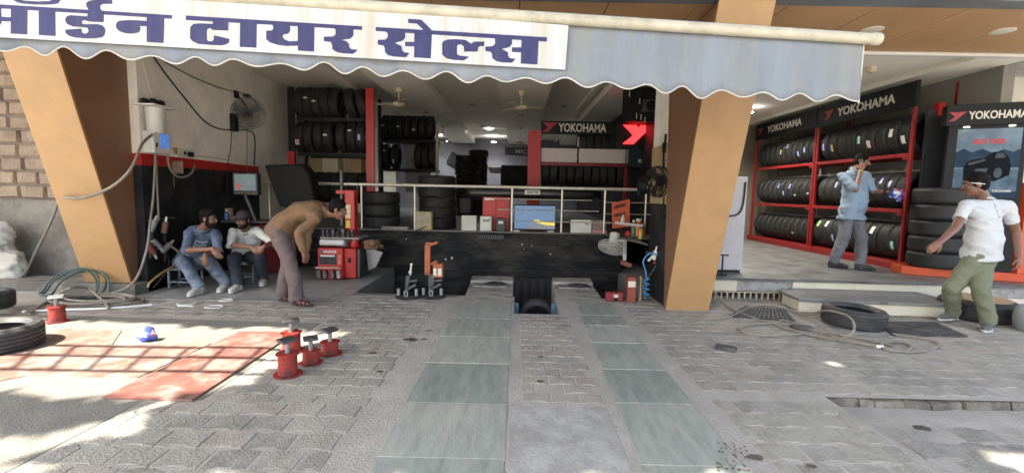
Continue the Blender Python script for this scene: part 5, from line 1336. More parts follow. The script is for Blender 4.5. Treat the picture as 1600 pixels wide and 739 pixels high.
# black wall fan high on the beige board at the right
c = P(1030, 284, 6.15); c.x = min(c.x, 1.87)
t = thing('wall_fan', 'black wall fan on the beige board beside the right pillar', 'fan', c)
f = V((-.88, -.45, -.12)).normalized(); s, u = perp(f)
b_ = MB()
for rr, dz in ((.2, 0), (.195, .05), (.12, .07), (.195, -.05)): b_.lathe([(rr - .006, dz - .006), (rr + .006, dz - .006), (rr + .006, dz + .006), (rr - .006, dz + .006)], c, f, 30, True)
for k in range(30):
    a = 2 * math.pi * k / 30; d = s * math.cos(a) + u * math.sin(a)
    for sg in (1, -1): b_.tube([c + f * sg * .07 + d * .04, c + f * sg * .05 + d * .195], .0025, 4)
b_.build('cage', m_blk, t)
b_ = MB()
for k in range(3):
    a = 2 * math.pi * k / 3 + 1; d = s * math.cos(a) + u * math.sin(a); e = f.cross(d); qd = [c + d * .03 - e * .03, c + d * .18 - e * .06, c + d * .18 + e * .06 + f * .03, c + d * .03 + e * .03 + f * .02]; b_.hexa(qd + [x + f * .004 for x in qd])
b_.build('blades', m_blk, t)
b_ = MB(); b_.cyl(c - f * .02, c - f * .16, .07, .06, 16); b_.bar(c - f * .12, (1.955, c.y + .05, c.z + .1), .04, .04); b_.build('motor', m_blk, t)
b_ = MB(); b_.tube([(1.945, c.y + .02, c.z + .62), (1.93, c.y, c.z + .45), (1.92, c.y, c.z + .36), (1.93, c.y, c.z + .2)], .014); b_.box((1.93, c.y, c.z + .44), (.05, .05, .13)); b_.build('hanger', m_blk, t)
b_ = MB(); b_.tube([(1.94, c.y - .05, c.z - .2), (1.93, c.y - .05, c.z - .42), (1.93, c.y - .17, c.z - .47)], .01); b_.build('pull_cord', m_blk, t)
cx_ = P(1008, 290, 6.9); b_ = MB(); b_.sph(cx_, .13); b_.cyl(cx_ + V((-.1, 0, -.14)), cx_ + V((.06, 0, .2)), .035); b_.build('tool_bundle', m_blk, label='black tool bundle hanging left of the black wall fan', cat='tools')
b_ = MB(); b_.bar(cx_ + V((-.02, -.14, -.06)), cx_ + V((.06, -.14, .14)), .035, .02); b_.bar(cx_ + V((.08, -.15, -.2)), cx_ + V((.15, -.15, -.03)), .03, .02); b_.build('chrome_handles', m_grey, label='two pale handles on the black tool bundle', cat='handles', bevel=.006)
# tool hooks and blue coil hose
b_ = MB(); q = V((1.90, 6.6, .63)); b_.bar((1.93, 6.4, .62), (1.93, 6.75, .6), .03, .05); b_.build('hook_rail', m_dsteel, label='dark hook rail low on the right black wall', cat='rail')
for i, (px, py, m, l) in enumerate(((1022, 398, m_wpaint, 'white-handled air gun on the right black wall'), (1031, 402, m_red, 'pink-gripped air gun on the right black wall'), (1029, 425, m_blk, 'black air gun hanging below the pink-gripped one'))):
    c = P(px, py, 6.35 + .05 * i); t = thing('air_gun', l, 'air gun', c, group='air guns on the right wall')
    MB().cyl(c + V((0, 0, -.07)), c + V((.02, 0, .05)), .026, .03, 14).build('body', m_dsteel if i else m_wpaint, t, bevel=.004)
    MB().cyl(c + V((.02, 0, .052)), c + V((.03, 0, .12)), .012, .008, 10).build('nozzle', m_steel, t)
    MB().bar(c + V((-.01, 0, -.01)), c + V((-.08, 0, -.09)), .025, .03).build('grip', m, t, bevel=.006)
yq = 6.3
pts = []
base = [P(1030, 398, yq), P(1015, 396, yq), P(1005, 408, yq), P(1008, 420, yq), P(1010, 432, yq)]
pts = list(base)
q0, q1 = P(1010, 434, yq), P(1009, 472, yq); q1.z = max(q1.z, .02)
for i in range(57):
    u = i / 56; a = 2 * math.pi * 4 * u; c = q0.lerp(q1, u); r = .045 if u < .9 else .02
    pts.append(c + V((r * math.sin(a), -r * math.cos(a) * .6, 0)))
cable('air_hose', pts, .010, mat('blue_hose', (.06, .28, .55), .4, .1), 'coiled bright blue air hose on the right black wall', 'hose', k=3)
cable('air_hose', [P(1034, 402, 6.4), P(1022, 420, 6.35), P(1010, 440, 6.35), P(1004, 468, 6.3)], .009, m_ghose, 'thin dark green hose behind the blue coil', 'hose')
cable('air_hose', [P(1030, 435, 6.4), P(1024, 455, 6.4), P(1020, 470, 6.35)], .008, m_wire, 'thin black hose hanging from the black air gun', 'hose')
# red boxes on the floor ledge
q = PZ(962, 471, .004)
t = thing('tool_case', 'dark red tool case with a steel latch lying on the pit ledge', 'tool case', q)
MB().bb(q.x - .13, q.x + .1, q.y, q.y + .1, .004, .125).build('body', mat('case_red', (.22, .02, .02), .45, .15), t, bevel=.01)
b_ = MB(); b_.bb(q.x - .03, q.x + .03, q.y - .008, q.y - .002, .06, .1); b_.build('latch', m_steel, t)
b_ = MB(); b_.bb(q.x - .03, q.x + .03, q.y - .006, q.y - .001, .01, .055); b_.build('plate', m_blk, t)
q = PZ(986, 472, .004)
t = thing('red_cylinder_box', 'tall red box with a cream label standing beside the dark red tool case', 'box', q)
MB().bb(q.x - .055, q.x + .055, q.y, q.y + .09, .004, P(986, 433, q.y).z).build('body', mat('brick_red', (.25, .05, .03), .5, .15), t, bevel=.006)
b_ = MB(); b_.bb(q.x - .05, q.x + .05, q.y - .005, q.y - .001, .21, .29); b_.build('label_patch', m_cream_tile, t)
q = P(978, 412, 6.9); b_ = MB(); b_.box(q, (.16, .1, .07), Matrix.Rotation(R(18), 3, 'Y')); b_.build('rust_bracket', mat('rust_red', (.25, .08, .05), .7, .3), label='rusty red bracket on the black wall under the white fan', cat='bracket', bevel=.01)
b_ = MB(); q = PZ(1000, 470, .004); b_.bb(q.x - .012, q.x + .012, q.y, q.y + .06, .004, .34); b_.build('wood_slat', m_card, label='thin wooden slat leaning by the tall red box', cat='slat')
# wheel clamps on round bases
def clamp(px, py, label, orange):
    q = PZ(px, py, .004); t = thing('wheel_clamp', label, 'wheel clamp', q, group='wheel alignment clamps on round black bases')
    MB().lathe([(0, 0), (.165, 0), (.172, .02), (.15, .035), (0, .035)], q, n=32).build('base', m_rub, t)
    b_ = MB()
    b_.bar(q + V((-.03, .03, .036)), q + V((.0, .02, .30)), .09, .05); b_.bar(q + V((.0, -.02, .12)), q + V((.12, -.05, .19)), .05, .04); b_.bar(q + V((.02, .0, .22)), q + V((.13, -.02, .24)), .04, .03)
    b_.build('bracket', m_dsteel, t, bevel=.006)
    b_ = MB(); b_.cyl(q + V((.02, .03, .30)), q + V((.035, .03, .44)), .014, n=10); b_.sph(q + V((.02, .03, .34)), .025); b_.sph(q + V((.036, .03, .445)), .02); b_.build('screw', m_steel, t)
    for dx in (-.12, .12):
        b_ = MB(); b_.cyl(q + V((dx, -.05, .036)), q + V((dx, -.05, .13)), .022, n=12); b_.build('peg', m_grey, t, bevel=.004)
    b_ = MB()
    for dx in (-.03, .015): b_.bb(q.x + dx - .006, q.x + dx + .006, q.y - .115, q.y - .10, q.z + .04, q.z + .11)
    b_.bb(q.x - .036, q.x + .021, q.y - .115, q.y - .10, q.z + .1, q.z + .115); b_.bb(q.x - .036, q.x + .021, q.y - .115, q.y - .10, q.z + .036, q.z + .05); b_.build('pale_frame', m_grey, t)
    if orange:
        m_o = mat('clamp_orange', (.40, .10, .035), .6, .25, 9, tint=(.12, .05, .03), tint_scale=7, tint_amt=.7)
        b_ = MB(); b_.bb(q.x - .12, q.x - .045, q.y + .02, q.y + .09, .30, .72); b_.bar(q + V((-.06, .05, .70)), q + V((.06, .03, .75)), .03, .03); b_.bar(q + V((-.06, .05, .43)), q + V((.05, .03, .49)), .03, .03); b_.bb(q.x - .11, q.x + .04, q.y + .04, q.y + .08, .715, .745); b_.build('orange_upright', m_o, t, bevel=.006)
        b_ = MB(); b_.bb(q.x + .0, q.x + .135, q.y - .02, q.y + .1, .27, .46); ob = b_.build('orange_head', m_o, t, bevel=.01)
        b_ = MB(); b_.bb(q.x + .008, q.x + .05, q.y - .026, q.y - .022, .30, .40); b_.bb(q.x + .07, q.x + .12, q.y - .026, q.y - .022, .30, .40); b_.build('pale_plate', m_cream_tile, ob)
        MB().bb(q.x - .07, q.x + .0, q.y + .03, q.y + .08, .035, .31).build('dark_post', m_dsteel, t)
clamp(638, 464.5, 'black wheel clamp on a round base, the one without any orange', False)
clamp(676.5, 463.5, 'wheel clamp on a round base with an orange upright and head', True)

# ---------------------------------------------------------------- red checker plates with the pavement shadow
def checker_mat(nm, base, tn):
    m = mat(nm, base, .65, .25, 6, 0, tint=tn, tint_scale=3.0, tint_amt=1.0)
    n = m.node_tree.nodes; l = m.node_tree.links
    tc = n.new('ShaderNodeTexCoord'); ck = n.new('ShaderNodeTexChecker'); ck.inputs['Scale'].default_value = 38
    mp = n.new('ShaderNodeMapping'); mp.inputs['Rotation'].default_value = (0, 0, R(45)); l.new(tc.outputs['Object'], mp.inputs[0]); l.new(mp.outputs[0], ck.inputs['Vector'])
    bp = n.new('ShaderNodeBump'); bp.inputs['Strength'].default_value = .5; bp.inputs['Distance'].default_value = .006
    l.new(ck.outputs['Fac'], bp.inputs['Height']); l.new(bp.outputs[0], n['Principled BSDF'].inputs['Normal']); return m
m_chk = checker_mat('faded_checker_red', (.19, .07, .055), (.28, .22, .185))
m_chk2 = checker_mat('pale_checker_red', (.21, .115, .09), (.27, .24, .205))
A_ = [PZ(160, 620, .015), PZ(300, 625, .015), PZ(463, 518, .015), PZ(372, 518, .015)]
b_ = MB(); b_.prism([V((p.x, p.y, .003)) for p in A_], (0, 0, .016)); b_.build('checker_plate', m_chk, label='faded red checker plate lying lengthwise towards the street', cat='metal plate', group='red checker plates', bevel=.002)
B_ = [PZ(-60, 605, .015), PZ(40, 585, .015), PZ(215, 588, .015), PZ(330, 535, .015), PZ(175, 537, .015), PZ(190, 515, .015), PZ(90, 512, .015), PZ(-140, 560, .015)]
b_ = MB(); b_.prism([V((p.x, p.y, -.001)) for p in B_], (0, 0, .009)); b_.build('checker_plate', m_chk2, label='wide faded red checker plate beside the two old tyres', cat='metal plate', group='red checker plates', bevel=.002)
# blue packet
q = PZ(230, 533, .0)
b_ = MB(); b_.ell(q + V((0, 0, .055)), (V((.085, 0, 0)), V((0, .06, 0)), V((0, 0, .055))), 18, 12); b_.ell(q + V((.01, 0, .10)), (V((.045, 0, .01)), V((0, .04, 0)), V((-.01, 0, .045))), 14, 10)
rg = random.Random(3)
b_.v = [p + V((mnoise.noise(p * 22), mnoise.noise(p * 22 + V((9, 0, 0))), mnoise.noise(p * 22 + V((0, 9, 0))))) * .02 for p in b_.v]
def patch_mat(name, c1, c2, c3, scale):
    m = mat(name, c1, .35, .2, 20)
    n = m.node_tree.nodes; l = m.node_tree.links; tc = n.new('ShaderNodeTexCoord'); vo_ = n.new('ShaderNodeTexVoronoi'); vo_.inputs['Scale'].default_value = scale
    l.new(tc.outputs['Object'], vo_.inputs['Vector']); r = n.new('ShaderNodeValToRGB'); r.color_ramp.interpolation = 'CONSTANT'
    sx = n.new('ShaderNodeSeparateColor'); l.new(vo_.outputs['Color'], sx.inputs[0]); l.new(sx.outputs[0], r.inputs['Fac'])
    r.color_ramp.elements[0].color = c1 + (1,); e = r.color_ramp.elements.new(.55); e.color = c2 + (1,); r.color_ramp.elements[-1].position = .8; r.color_ramp.elements[-1].color = c3 + (1,)
    l.new(r.outputs[0], n['Principled BSDF'].inputs['Base Color']); return m
m_pkt = patch_mat('packet_blue', (.06, .09, .42), (.62, .62, .66), (.45, .08, .12), 18)
b_.build('plastic_packet', m_pkt, label='crumpled blue and white plastic packet on the sunlit concrete', cat='packet')
# jack stands
def jack(p, h, r, label, square, first):
    t = thing('jack_stand', label, 'jack stand', p, group='red jack stands')
    m_j = mat('jack_red', (.34, .028, .02), .55, .3, 9, .2, 40, tint=(.022, .02, .02), tint_scale=4.5, tint_amt=1.0)
    b_ = MB(); n = 6 if square else 24
    b_.lathe([(0, 0), (r * 1.5, 0), (r * 1.5, .012), (0, .012)], p, n=n); b_.build('base_flange', m_j, t)
    b_ = MB(); b_.lathe([(0, .0125), (r, .0125), (r, h), (0, h)], p, n=24); b_.build('barrel', m_j, t)
    b_ = MB(); b_.lathe([(0, h + .0005), (r * 1.22, h + .0005), (r * 1.22, h + .012), (0, h + .012)], p, n=n); b_.build('top_flange', m_j, t)
    b_ = MB(); b_.cyl(p + V((0, 0, h + .0125)), p + V((0, 0, h + .10)), r * .26, n=14); b_.build('ram', m_grey, t)
    b_ = MB(); a = .3 + (p.x * 7 % 1); rot = Matrix.Rotation(a, 3, 'Z') @ Matrix.Rotation(R(5), 3, 'X'); b_.box(p + V((0, 0, h + .112)), (r * 1.75, r * 1.4, .02), rot); b_.build('saddle', m_dsteel if not first else m_wpaint, t, bevel=.004)
jack(PZ(90, 503, 0), .16, .068, 'red jack stand with a pale saddle beside the old tyres', True, True)
jack(PZ(450, 585, 0), .165, .07, 'tall red jack stand with scuffed black patches, nearest the street', False, False)
jack(PZ(456, 549, 0), .17, .075, 'tall red jack stand with a square flange at the back of the cluster', True, False)
jack(PZ(486, 567, 0), .10, .065, 'short red jack stand between the other three', True, False)
jack(PZ(516, 553, 0), .105, .068, 'short red jack stand farthest to the right in the cluster', False, False)
# old tyres at left
p = PZ(5, 566, .0)
tyre(ME_OLD, (-4.53, p.y + .30, .115), (0.02, 0, 1), .5, 'old dusty tyre lying flat on the red plate at the left edge', 'old tyres lying at the left edge')
p = PZ(-10, 502, .0)
tyre(ME_OLD, (-5.93, p.y + .25, .155), (0.0, 0.04, 1), 1.5, 'old dusty tyre lying behind the nearer one at the left edge', 'old tyres lying at the left edge', None, False, 1.0)
# coiled hoses at left
random.seed(17)
def coil(cx, cy, n, r0, m, label, z0=.02, tilt=0.0, rr=.015):
    pts = []
    for i in range(n * 14):
        a = 2 * math.pi * i / 14; k = i / 14
        r = r0 * (1 + .13 * math.sin(k * 2.3) + .05 * random.uniform(-1, 1))
        pts.append(V((cx + r * math.cos(a) + .06 * math.sin(k * 1.7), cy + r * .55 * math.sin(a) + .03 * math.cos(k), z0 + .012 * k + max(0, math.sin(a)) * tilt)))
    return cable('hose_coil', pts, rr, m, label, 'hose', 'coiled hoses by the left pillar', 6, 3)
c = PZ(150, 474, 0)
coil(c.x, c.y, 5, .42, m_hose, 'tan hose coiled loosely on the ground before the left pillar')
c = PZ(128, 462, 0); coil(c.x, c.y - .1, 4, .33, m_ghose, 'dark green hose coil leaning on the kerb before the left pillar', .03, .28, .012)
cable('air_hose', [PZ(45, 490, .02), PZ(75, 470, .05), PZ(110, 450, .22), PZ(140, 452, .15), PZ(165, 475, .05), PZ(170, 482, .02)], .016, m_hose, 'arched tan hose end rising beside the pale jack stand', 'hose', 'coiled hoses by the left pillar')
cable('air_hose', [PZ(35, 487, .015), PZ(90, 484, .015), PZ(160, 482, .015), PZ(215, 478, .015), PZ(238, 476, .015)], .014, m_wpaint, 'pale hose stretched flat from the jack stand towards the floor', 'hose', 'coiled hoses by the left pillar')
# white rings on the floor
def ring(px, py, rx, ry, label, arc=1.0, rot=0):
    c = PZ(px, py, .02); n = 24; pts = []
    for i in range(n + 1):
        a = 2 * math.pi * arc * i / n + rot; pts.append(c + V((rx * math.cos(a), ry * math.sin(a), 0)))
    b_ = MB(); b_.tube(pts, .008, 6); b_.build('plastic_strap', m_plastic, label=label, cat='plastic strap', group='white straps dropped on the paving')
ring(334, 479, .10, .07, 'white strap ring on the paving, nearest the street'); ring(353, 469, .08, .055, 'small white strap ring beside the seated man in white')
ring(291, 474, .09, .09, 'half-open white strap on the paving near the stool', .6, 3.4); ring(290, 478.5, .09, .015, 'thin white strip lying straight on the paving', .5, .2)
b_ = MB(); b_.sph(PZ(262, 443, .03), .028); b_.build('blue_ball', m_sb, label='tiny blue ball on the floor by the yellowish hose', cat='ball')
# sacks at far left
def sack(px0, px1, py0, py1, y, m, label):
    a, b = P(px0, (py0 + py1) / 2, y), P(px1, (py0 + py1) / 2, y); z1 = P(px0, py0, y).z; z0 = P(px0, py1, y).z
    c = V(((a.x + b.x) / 2, y, (z0 + z1) / 2)); b_ = MB(); b_.ell(c, (V(((b.x - a.x) / 2, 0, 0)), V((0, .2, 0)), V((0, 0, (z1 - z0) / 2))), 56, 40)
    b_.v = [V((c.x + (p.x - c.x) * (1 + .25 * abs(p.z - c.z)), p.y, p.z)) + (p - c) * (.55 * max(abs(p.z - c.z) / ((z1 - z0) / 2) - .45, 0) + .20 * abs(mnoise.noise(p * 9)) - .22 * abs(mnoise.noise(p * 4 + V((3, 1, 0)))) + .10 * abs(mnoise.noise(V((p.x * 30, p.y * 30, p.z * 8))))) for p in b_.v]
    b_.build('sack', m, label=label, cat='sack', group='woven sacks against the stone wall', smooth=60)
m_sack = mat('woven_sack', (.50, .48, .43), .85, .12, 12, .3, 60)
sack(-60, 38, 390, 448, 6.35, m_sack, 'full pale woven sack standing on the ledge at the far left')
sack(-50, 20, 346, 396, 6.4, mat('dull_white_sack', (.52, .51, .48), .8, .12, 9), 'white plastic sack resting on the pale woven sack')
# ---------------------------------------------------------------- showroom front step, grate, mats
fs = thing('showroom_plinth', 'cream tiled front face of the raised showroom floor with a patch of broken plaster', 'plinth', (5.5, 6.45, 0))
def yf(x): return 6.56 - (x - 2.55) * .036
def tileblk(x0, x1, z0, z1, m, nm, o=0): MB().hexa([(x0, yf(x0) - o, z0), (x1, yf(x1) - o, z0), (x1, yf(x1) + .12, z0), (x0, yf(x0) + .12, z0), (x0, yf(x0) - o, z1), (x1, yf(x1) - o, z1), (x1, yf(x1) + .12, z1), (x0, yf(x0) + .12, z1)]).build(nm, m, fs, bevel=.002)
xq = PZ(1142, 440, .2).x; xq2 = PZ(1220, 440, .2).x
m_brk = mat('broken_plaster', (.30, .29, .27), .95, .35, 9, .9, 18, tint=(.42, .41, .39), tint_scale=4)
tileblk(2.56, xq, .10, .262, m_cream_tile, 'cream_tile'); tileblk(xq + .003, xq2, .10, .260, m_brk, 'broken_patch', -.03)
x = xq2 + .004
while x < 6.4: tileblk(x, min(x + .85, 6.4), .10, .262, m_cream_tile, 'cream_tile'); x += .854
tileblk(6.41, 9.1, .10, .26, m_brk, 'broken_patch', -.03)
MB().hexa([(2.55, yf(2.55) - .04, .264), (9.1, yf(9.1) - .04, .264), (9.1, yf(9.1) - .002, .264), (2.55, yf(2.55) - .002, .264), (2.55, yf(2.55) - .04, .298), (9.1, yf(9.1) - .04, .298), (9.1, yf(9.1) - .002, .298), (2.55, yf(2.55) - .002, .298)]).build('stone_nosing', m_stone, fs, bevel=.006)
MB().hexa([(4.2, yf(4.2) + .01, -.05), (9.1, yf(9.1) + .01, -.05), (9.1, yf(9.1) + .12, -.05), (4.2, yf(4.2) + .12, -.05), (4.2, yf(4.2) + .01, .098), (9.1, yf(9.1) + .01, .098), (9.1, yf(9.1) + .12, .098), (4.2, yf(4.2) + .12, .098)]).build('lower_face', m_cream_tile, fs)
MB().bb(2.56, 4.2, 6.9, 6.95, -.05, .1).build('recess_back', m_blk, fs)
gt = thing('drain_grate', 'rusty cream bar grate over the drain below the showroom floor', 'grate', (3.4, 6.5, 0))
b_ = MB(); ygr = 6.50
b_.bb(2.6, 4.15, ygr - .012, ygr + .012, .088, .104); b_.build('frame', mat('grate_cream', (.45, .38, .27), .6, .25, 14, tint=(.2, .1, .05), tint_scale=6), gt)
for k in range(19):
    x = 2.62 + k * .083; MB().bb(x - .011, x + .011, ygr - .009, ygr + .009, -.01, .087).build('bar', MATS['grate_cream'], gt)
# step
s_ = [PZ(1255, 462, .17), PZ(1290, 473, .17), PZ(1490, 478, .17), PZ(1510, 462, .17)]
S0, S1 = V((3.62, 5.78, 0)), V((5.62, 5.62, 0))
stp = thing('front_step', 'low step with a grey stone tread and cream tile riser before the showroom', 'step', (4.6, 6.0, 0))
MB().prism([S0 + V((.02, .04, -.02)), S1 + V((-.02, .04, -.02)), V((5.6, 6.36, -.02)), V((4.0, 6.46, -.02)), V((3.7, 6.3, -.02))], (0, 0, .155)).build('riser', m_cream_tile, stp, bevel=.003)
MB().prism([S0 + V((0, 0, .137)), S1 + V((0, 0, .137)), V((5.62, 6.39, .137)), V((3.98, 6.49, .137)), V((3.66, 6.32, .137))], (0, 0, .035)).build('tread', m_tile2, stp, bevel=.006)
# rubber mats with holes
def rmat(pts, label, rows):
    t = MB(); 
    a, b, c, d = pts; nx, ny = rows
    def g(u, v): return (a.lerp(b, u)).lerp(d.lerp(c, u), v)
    for i in range(nx + 1): t.bar(g(i / nx, 0), g(i / nx, 1), .022, .014, (0, 0, 1))
    for j in range(ny + 1): t.bar(g(0, j / ny) + V((0, 0, .001)), g(1, j / ny) + V((0, 0, .001)), .022, .014, (0, 0, 1))
    return t.build('rubber_mat', m_rubd, label=label, cat='rubber mat', group='perforated rubber mats', smooth=0)
rmat([PZ(1395, 523, .012), PZ(1510, 525, .012), PZ(1462, 504, .012), PZ(1372, 503, .012)], 'perforated black rubber mat in front of the low step', (17, 9))
rmat([PZ(1140, 494, .012), PZ(1240, 501, .012), PZ(1225, 483, .012), PZ(1165, 479, .012)], 'perforated black rubber mat before the drain grate', (13, 7))
# tyre, hose and rubber blocks in front of step
p = PZ(1334, 508, 0)
tyre(ME_OLD, (p.x, p.y + .02, .106), (.03, -.02, 1), .3, 'black tyre lying flat on the pavers before the low step', 'tyres lying on the pavement')
def rblock(px, py, rz, label, s=(.17, .11, .035)):
    q = PZ(px, py, .02); b_ = MB(); rot = Matrix.Rotation(rz, 3, 'Z')
    b_.prism([q + rot @ V(v) for v in ((-s[0] / 2, -s[1] / 2, -.018), (s[0] / 2, -s[1] / 2, -.018), (s[0] / 2 + .02, s[1] / 2 - .02, -.018), (s[0] / 2 - .02, s[1] / 2, -.018), (-s[0] / 2, s[1] / 2, -.018))], (0, 0, s[2])); b_.build('rubber_block', m_rubd, label=label, cat='rubber block', group='rubber wheel chocks', bevel=.01)
rblock(1133, 543, -.45, 'grey-black rubber block alone on the open pavers'); rblock(1252, 512, -.2, 'grey-black rubber block among the hose loops', (.2, .12, .04))
HZ = .016
H = lambda px, py, z=HZ: PZ(px, py, z)
cable('air_hose', [P(1108, 445, 6.2), H(1128, 471, .06), H(1150, 486), H(1200, 504), H(1260, 522), H(1330, 534), H(1380, 543), H(1412, 548), H(1424, 541), H(1405, 534), H(1378, 537), H(1385, 546), H(1432, 549), H(1467, 539), H(1445, 529), H(1395, 522)], .014, m_hose, 'tan air hose snaking from the right pillar past the lying tyre', 'hose')
cable('air_hose', [H(1395, 540), H(1340, 528), H(1280, 517), H(1215, 506), H(1170, 508), H(1155, 516), H(1190, 524), H(1240, 523), H(1262, 521), H(1290, 530, .03), H(1322, 526, .12), H(1335, 512, .20), H(1325, 494, .23), H(1290, 485, .20), H(1262, 492, .05), H(1235, 485), H(1200, 477), H(1170, 481), H(1140, 495), H(1111, 499)], .012, m_hose, 'thinner tan hose draped over the lying tyre and looping on the pavers', 'hose')
cable('air_hose', [H(1215, 505, .02), H(1225, 500, .02), H(1265, 515, .02), H(1300, 526, .02), H(1280, 526, .02), H(1240, 515, .02), H(1215, 508, .02)], .010, m_hose, 'short pale hose loop beside the rubber block', 'hose')
b_ = MB(); q0, q1 = H(1368, 541, .02), H(1380, 542, .02); b_.cyl(q0, q1, .02, n=10); b_.build('hose_coupling', m_steel, label='shiny coupling on the tan hose right of the tyre', cat='coupling')
pq_ = P(850, 468, 6.12)
tyre(ME_SMALL, (.31, 6.16, pq_.z - .25), (0, 1, .05), .4, 'dark tyre standing in the pit slot between the beams', None, None, False, .78)
# far right tyre with board and pale object
p = PZ(1562, 508, 0)
tyre(ME_BIG, (p.x + .05, p.y + .33, .122), (0, 0, 1), .2, 'black tyre under a brown board at the right edge', 'tyres lying on the pavement')
b_ = MB(); b_.lathe([(0, 0), (.30, 0), (.30, .016), (0, .016)], (p.x + .05, p.y + .33, .2435), n=26); b_.build('brown_board', m_card, label='round brown board lying on the tyre at the right edge', cat='board')
q = PZ(1602, 520, 0)
b_ = MB(); b_.lathe([(0, 0), (.13, 0), (.165, .05), (.175, .16), (.16, .25), (.13, .29), (.07, .30), (0, .30)], (q.x + .14, q.y + .05, 0), n=28); b_.cyl((q.x + .14, q.y + .05, .30), (q.x + .14, q.y + .05, .34), .05); b_.build('grey_drum', mat('pale_grey_plastic', (.22, .23, .235), .5, .08), label='pale grey rounded drum cut off by the right edge', cat='drum')
# grey steel cabinet in showroom
q0, q1 = P(1122, 350, 6.95), P(1164, 350, 6.95)
zt = P(1150, 276, 6.95).z
t = thing('steel_cabinet', 'worn pale grey cabinet with a black cable just right of the tan pillar', 'cabinet', ((q0.x + q1.x) / 2, 7.0, .3))
cb = MB(); cb.bb(q0.x - .15, q1.x, 6.95, 7.35, .335, zt); cb.build('body', mat('worn_lilac_grey', (.50, .47, .475), .55, .06, 3, tint=(.38, .35, .34), tint_scale=4, tint_amt=.5), t, bevel=.012)
b_ = MB(); b_.bb(q0.x - .12, q1.x - .02, 6.97, 7.3, .301, .334); b_.build('kick_base', m_blk, t)
cable('cable', [V((q1.x - .04, 6.935, zt - .08)), V((q1.x - .05, 6.935, zt - .35)), V((q1.x - .09, 6.935, zt - .52)), V((q1.x - .2, 6.935, zt - .585)), V((q1.x - .42, 6.935, zt - .59))], .013, m_wire, 'black cable curving down the face of the pale grey cabinet')
q = P(1128, 426, 6.65)
t = thing('hand_stand', 'thin black T-handled tool standing before the pale grey cabinet', 'tool', (q.x, 6.65, .3))
b_ = MB(); b_.cyl((q.x, 6.65, .302), (q.x, 6.65, .60), .012, n=8); b_.bar((q.x - .08, 6.65, .60), (q.x + .08, 6.65, .60), .02, .02); b_.bar((q.x - .07, 6.65, .312), (q.x + .07, 6.65, .312), .04, .02); b_.build('shaft', m_blk, t)
# ---------------------------------------------------------------- people
def remeshed(mb, name, m, parent, vox, smooth=2, wr=0.0, wf=14.0, label=None, seed=0):
    o = mb.build(name, m, parent, smooth=0)
    r = o.modifiers.new('r', 'REMESH'); r.mode = 'VOXEL'; r.voxel_size = vox
    s = o.modifiers.new('s', 'SMOOTH'); s.iterations = smooth; s.factor = 0.5
    me = bpy.data.meshes.new_from_object(o.evaluated_get(bpy.context.evaluated_depsgraph_get()))
    o.modifiers.clear()
    if wr:
        n = len(me.vertices); co = np.zeros(n * 3, np.float32); me.vertices.foreach_get('co', co); co = co.reshape(-1, 3)
        nr = np.zeros(n * 3, np.float32); me.vertex_normals.foreach_get('vector', nr); nr = nr.reshape(-1, 3)
        rs = np.random.RandomState(seed); d = np.zeros(n)
        for k in range(9):
            v = rs.normal(size=3) * np.array([.55, .55, 1.0]) * wf * (0.6 + .25 * k); d += (1 - 2 * np.abs(np.sin(.5 * (co @ v) + rs.rand() * 6 + 1.5 * np.sin(co @ (rs.normal(size=3) * 7)))) ** .8) / (1 + .3 * k)
        d = d / 2.2
        d = d - np.percentile(d, 12); co = co + nr * (d * wr * .8)[:, None]; me.vertices.foreach_set('co', co.astype(np.float32).ravel()); me.update()
    me.materials.clear(); me.materials.append(m)
    me.polygons.foreach_set('use_smooth', [True] * len(me.polygons))
    old = o.data; o.data = me; bpy.data.meshes.remove(old); me.name = name
    if label: o['label'] = label
    return o

def ik(a, b, l1, l2, pole):
    a, b = V(a), V(b); d = (b - a).length
    if d > (l1 + l2) * .995: s = d / ((l1 + l2) * .995); l1 *= s; l2 *= s
    if d < abs(l1 - l2) + .02: d = abs(l1 - l2) + .02
    u = (b - a).normalized(); x = (l1 * l1 - l2 * l2 + d * d) / (2 * d); h = math.sqrt(max(1e-5, l1 * l1 - x * x))
    p = V(pole); p = (p - u * p.dot(u)).normalized()
    return a + u * x + p * h

def hand(mb, wr, dirn, palm, thumb, curl=.5, size=1.0):
    d = V(dirn).normalized(); n = V(palm); n = (n - d * n.dot(d)).normalized(); t = V(thumb); t = (t - d * t.dot(d) - n * t.dot(n)).normalized()
    s = size
    mb.ell(wr + d * .052 * s, (d * .055 * s, t * .042 * s, n * .018 * s), 16, 10)
    mb.cap(wr - d * .01, .026 * s, wr + d * .03 * s, .026 * s)
    for i, (off, L) in enumerate(((.030, .072), (.010, .082), (-.011, .076), (-.031, .058))):
        b = wr + d * (.095 - .004 * abs(i - 1)) * s + t * off * s
        c1 = curl * (.8 + .12 * i); m1 = (d * math.cos(c1) + n * math.sin(c1) + t * off * .8).normalized(); k1 = b + m1 * L * .5 * s
        c2 = c1 + curl * .9; m2 = (d * math.cos(c2) + n * math.sin(c2) + t * off * .5).normalized(); k2 = k1 + m2 * L * .5 * s
        mb.cap(b - d * .02 * s, .0105 * s, k1, .0095 * s, 10); mb.cap(k1, .0095 * s, k2, .008 * s, 10)
    b = wr + d * .03 * s + t * .03 * s; k1 = b + (d * .62 + t * .62 + n * .35).normalized() * .045 * s; k2 = k1 + (d * .85 + t * .15 + n * .4).normalized() * .035 * s
    mb.cap(b, .014 * s, k1, .0115 * s, 10); mb.cap(k1, .0115 * s, k2, .009 * s, 10)

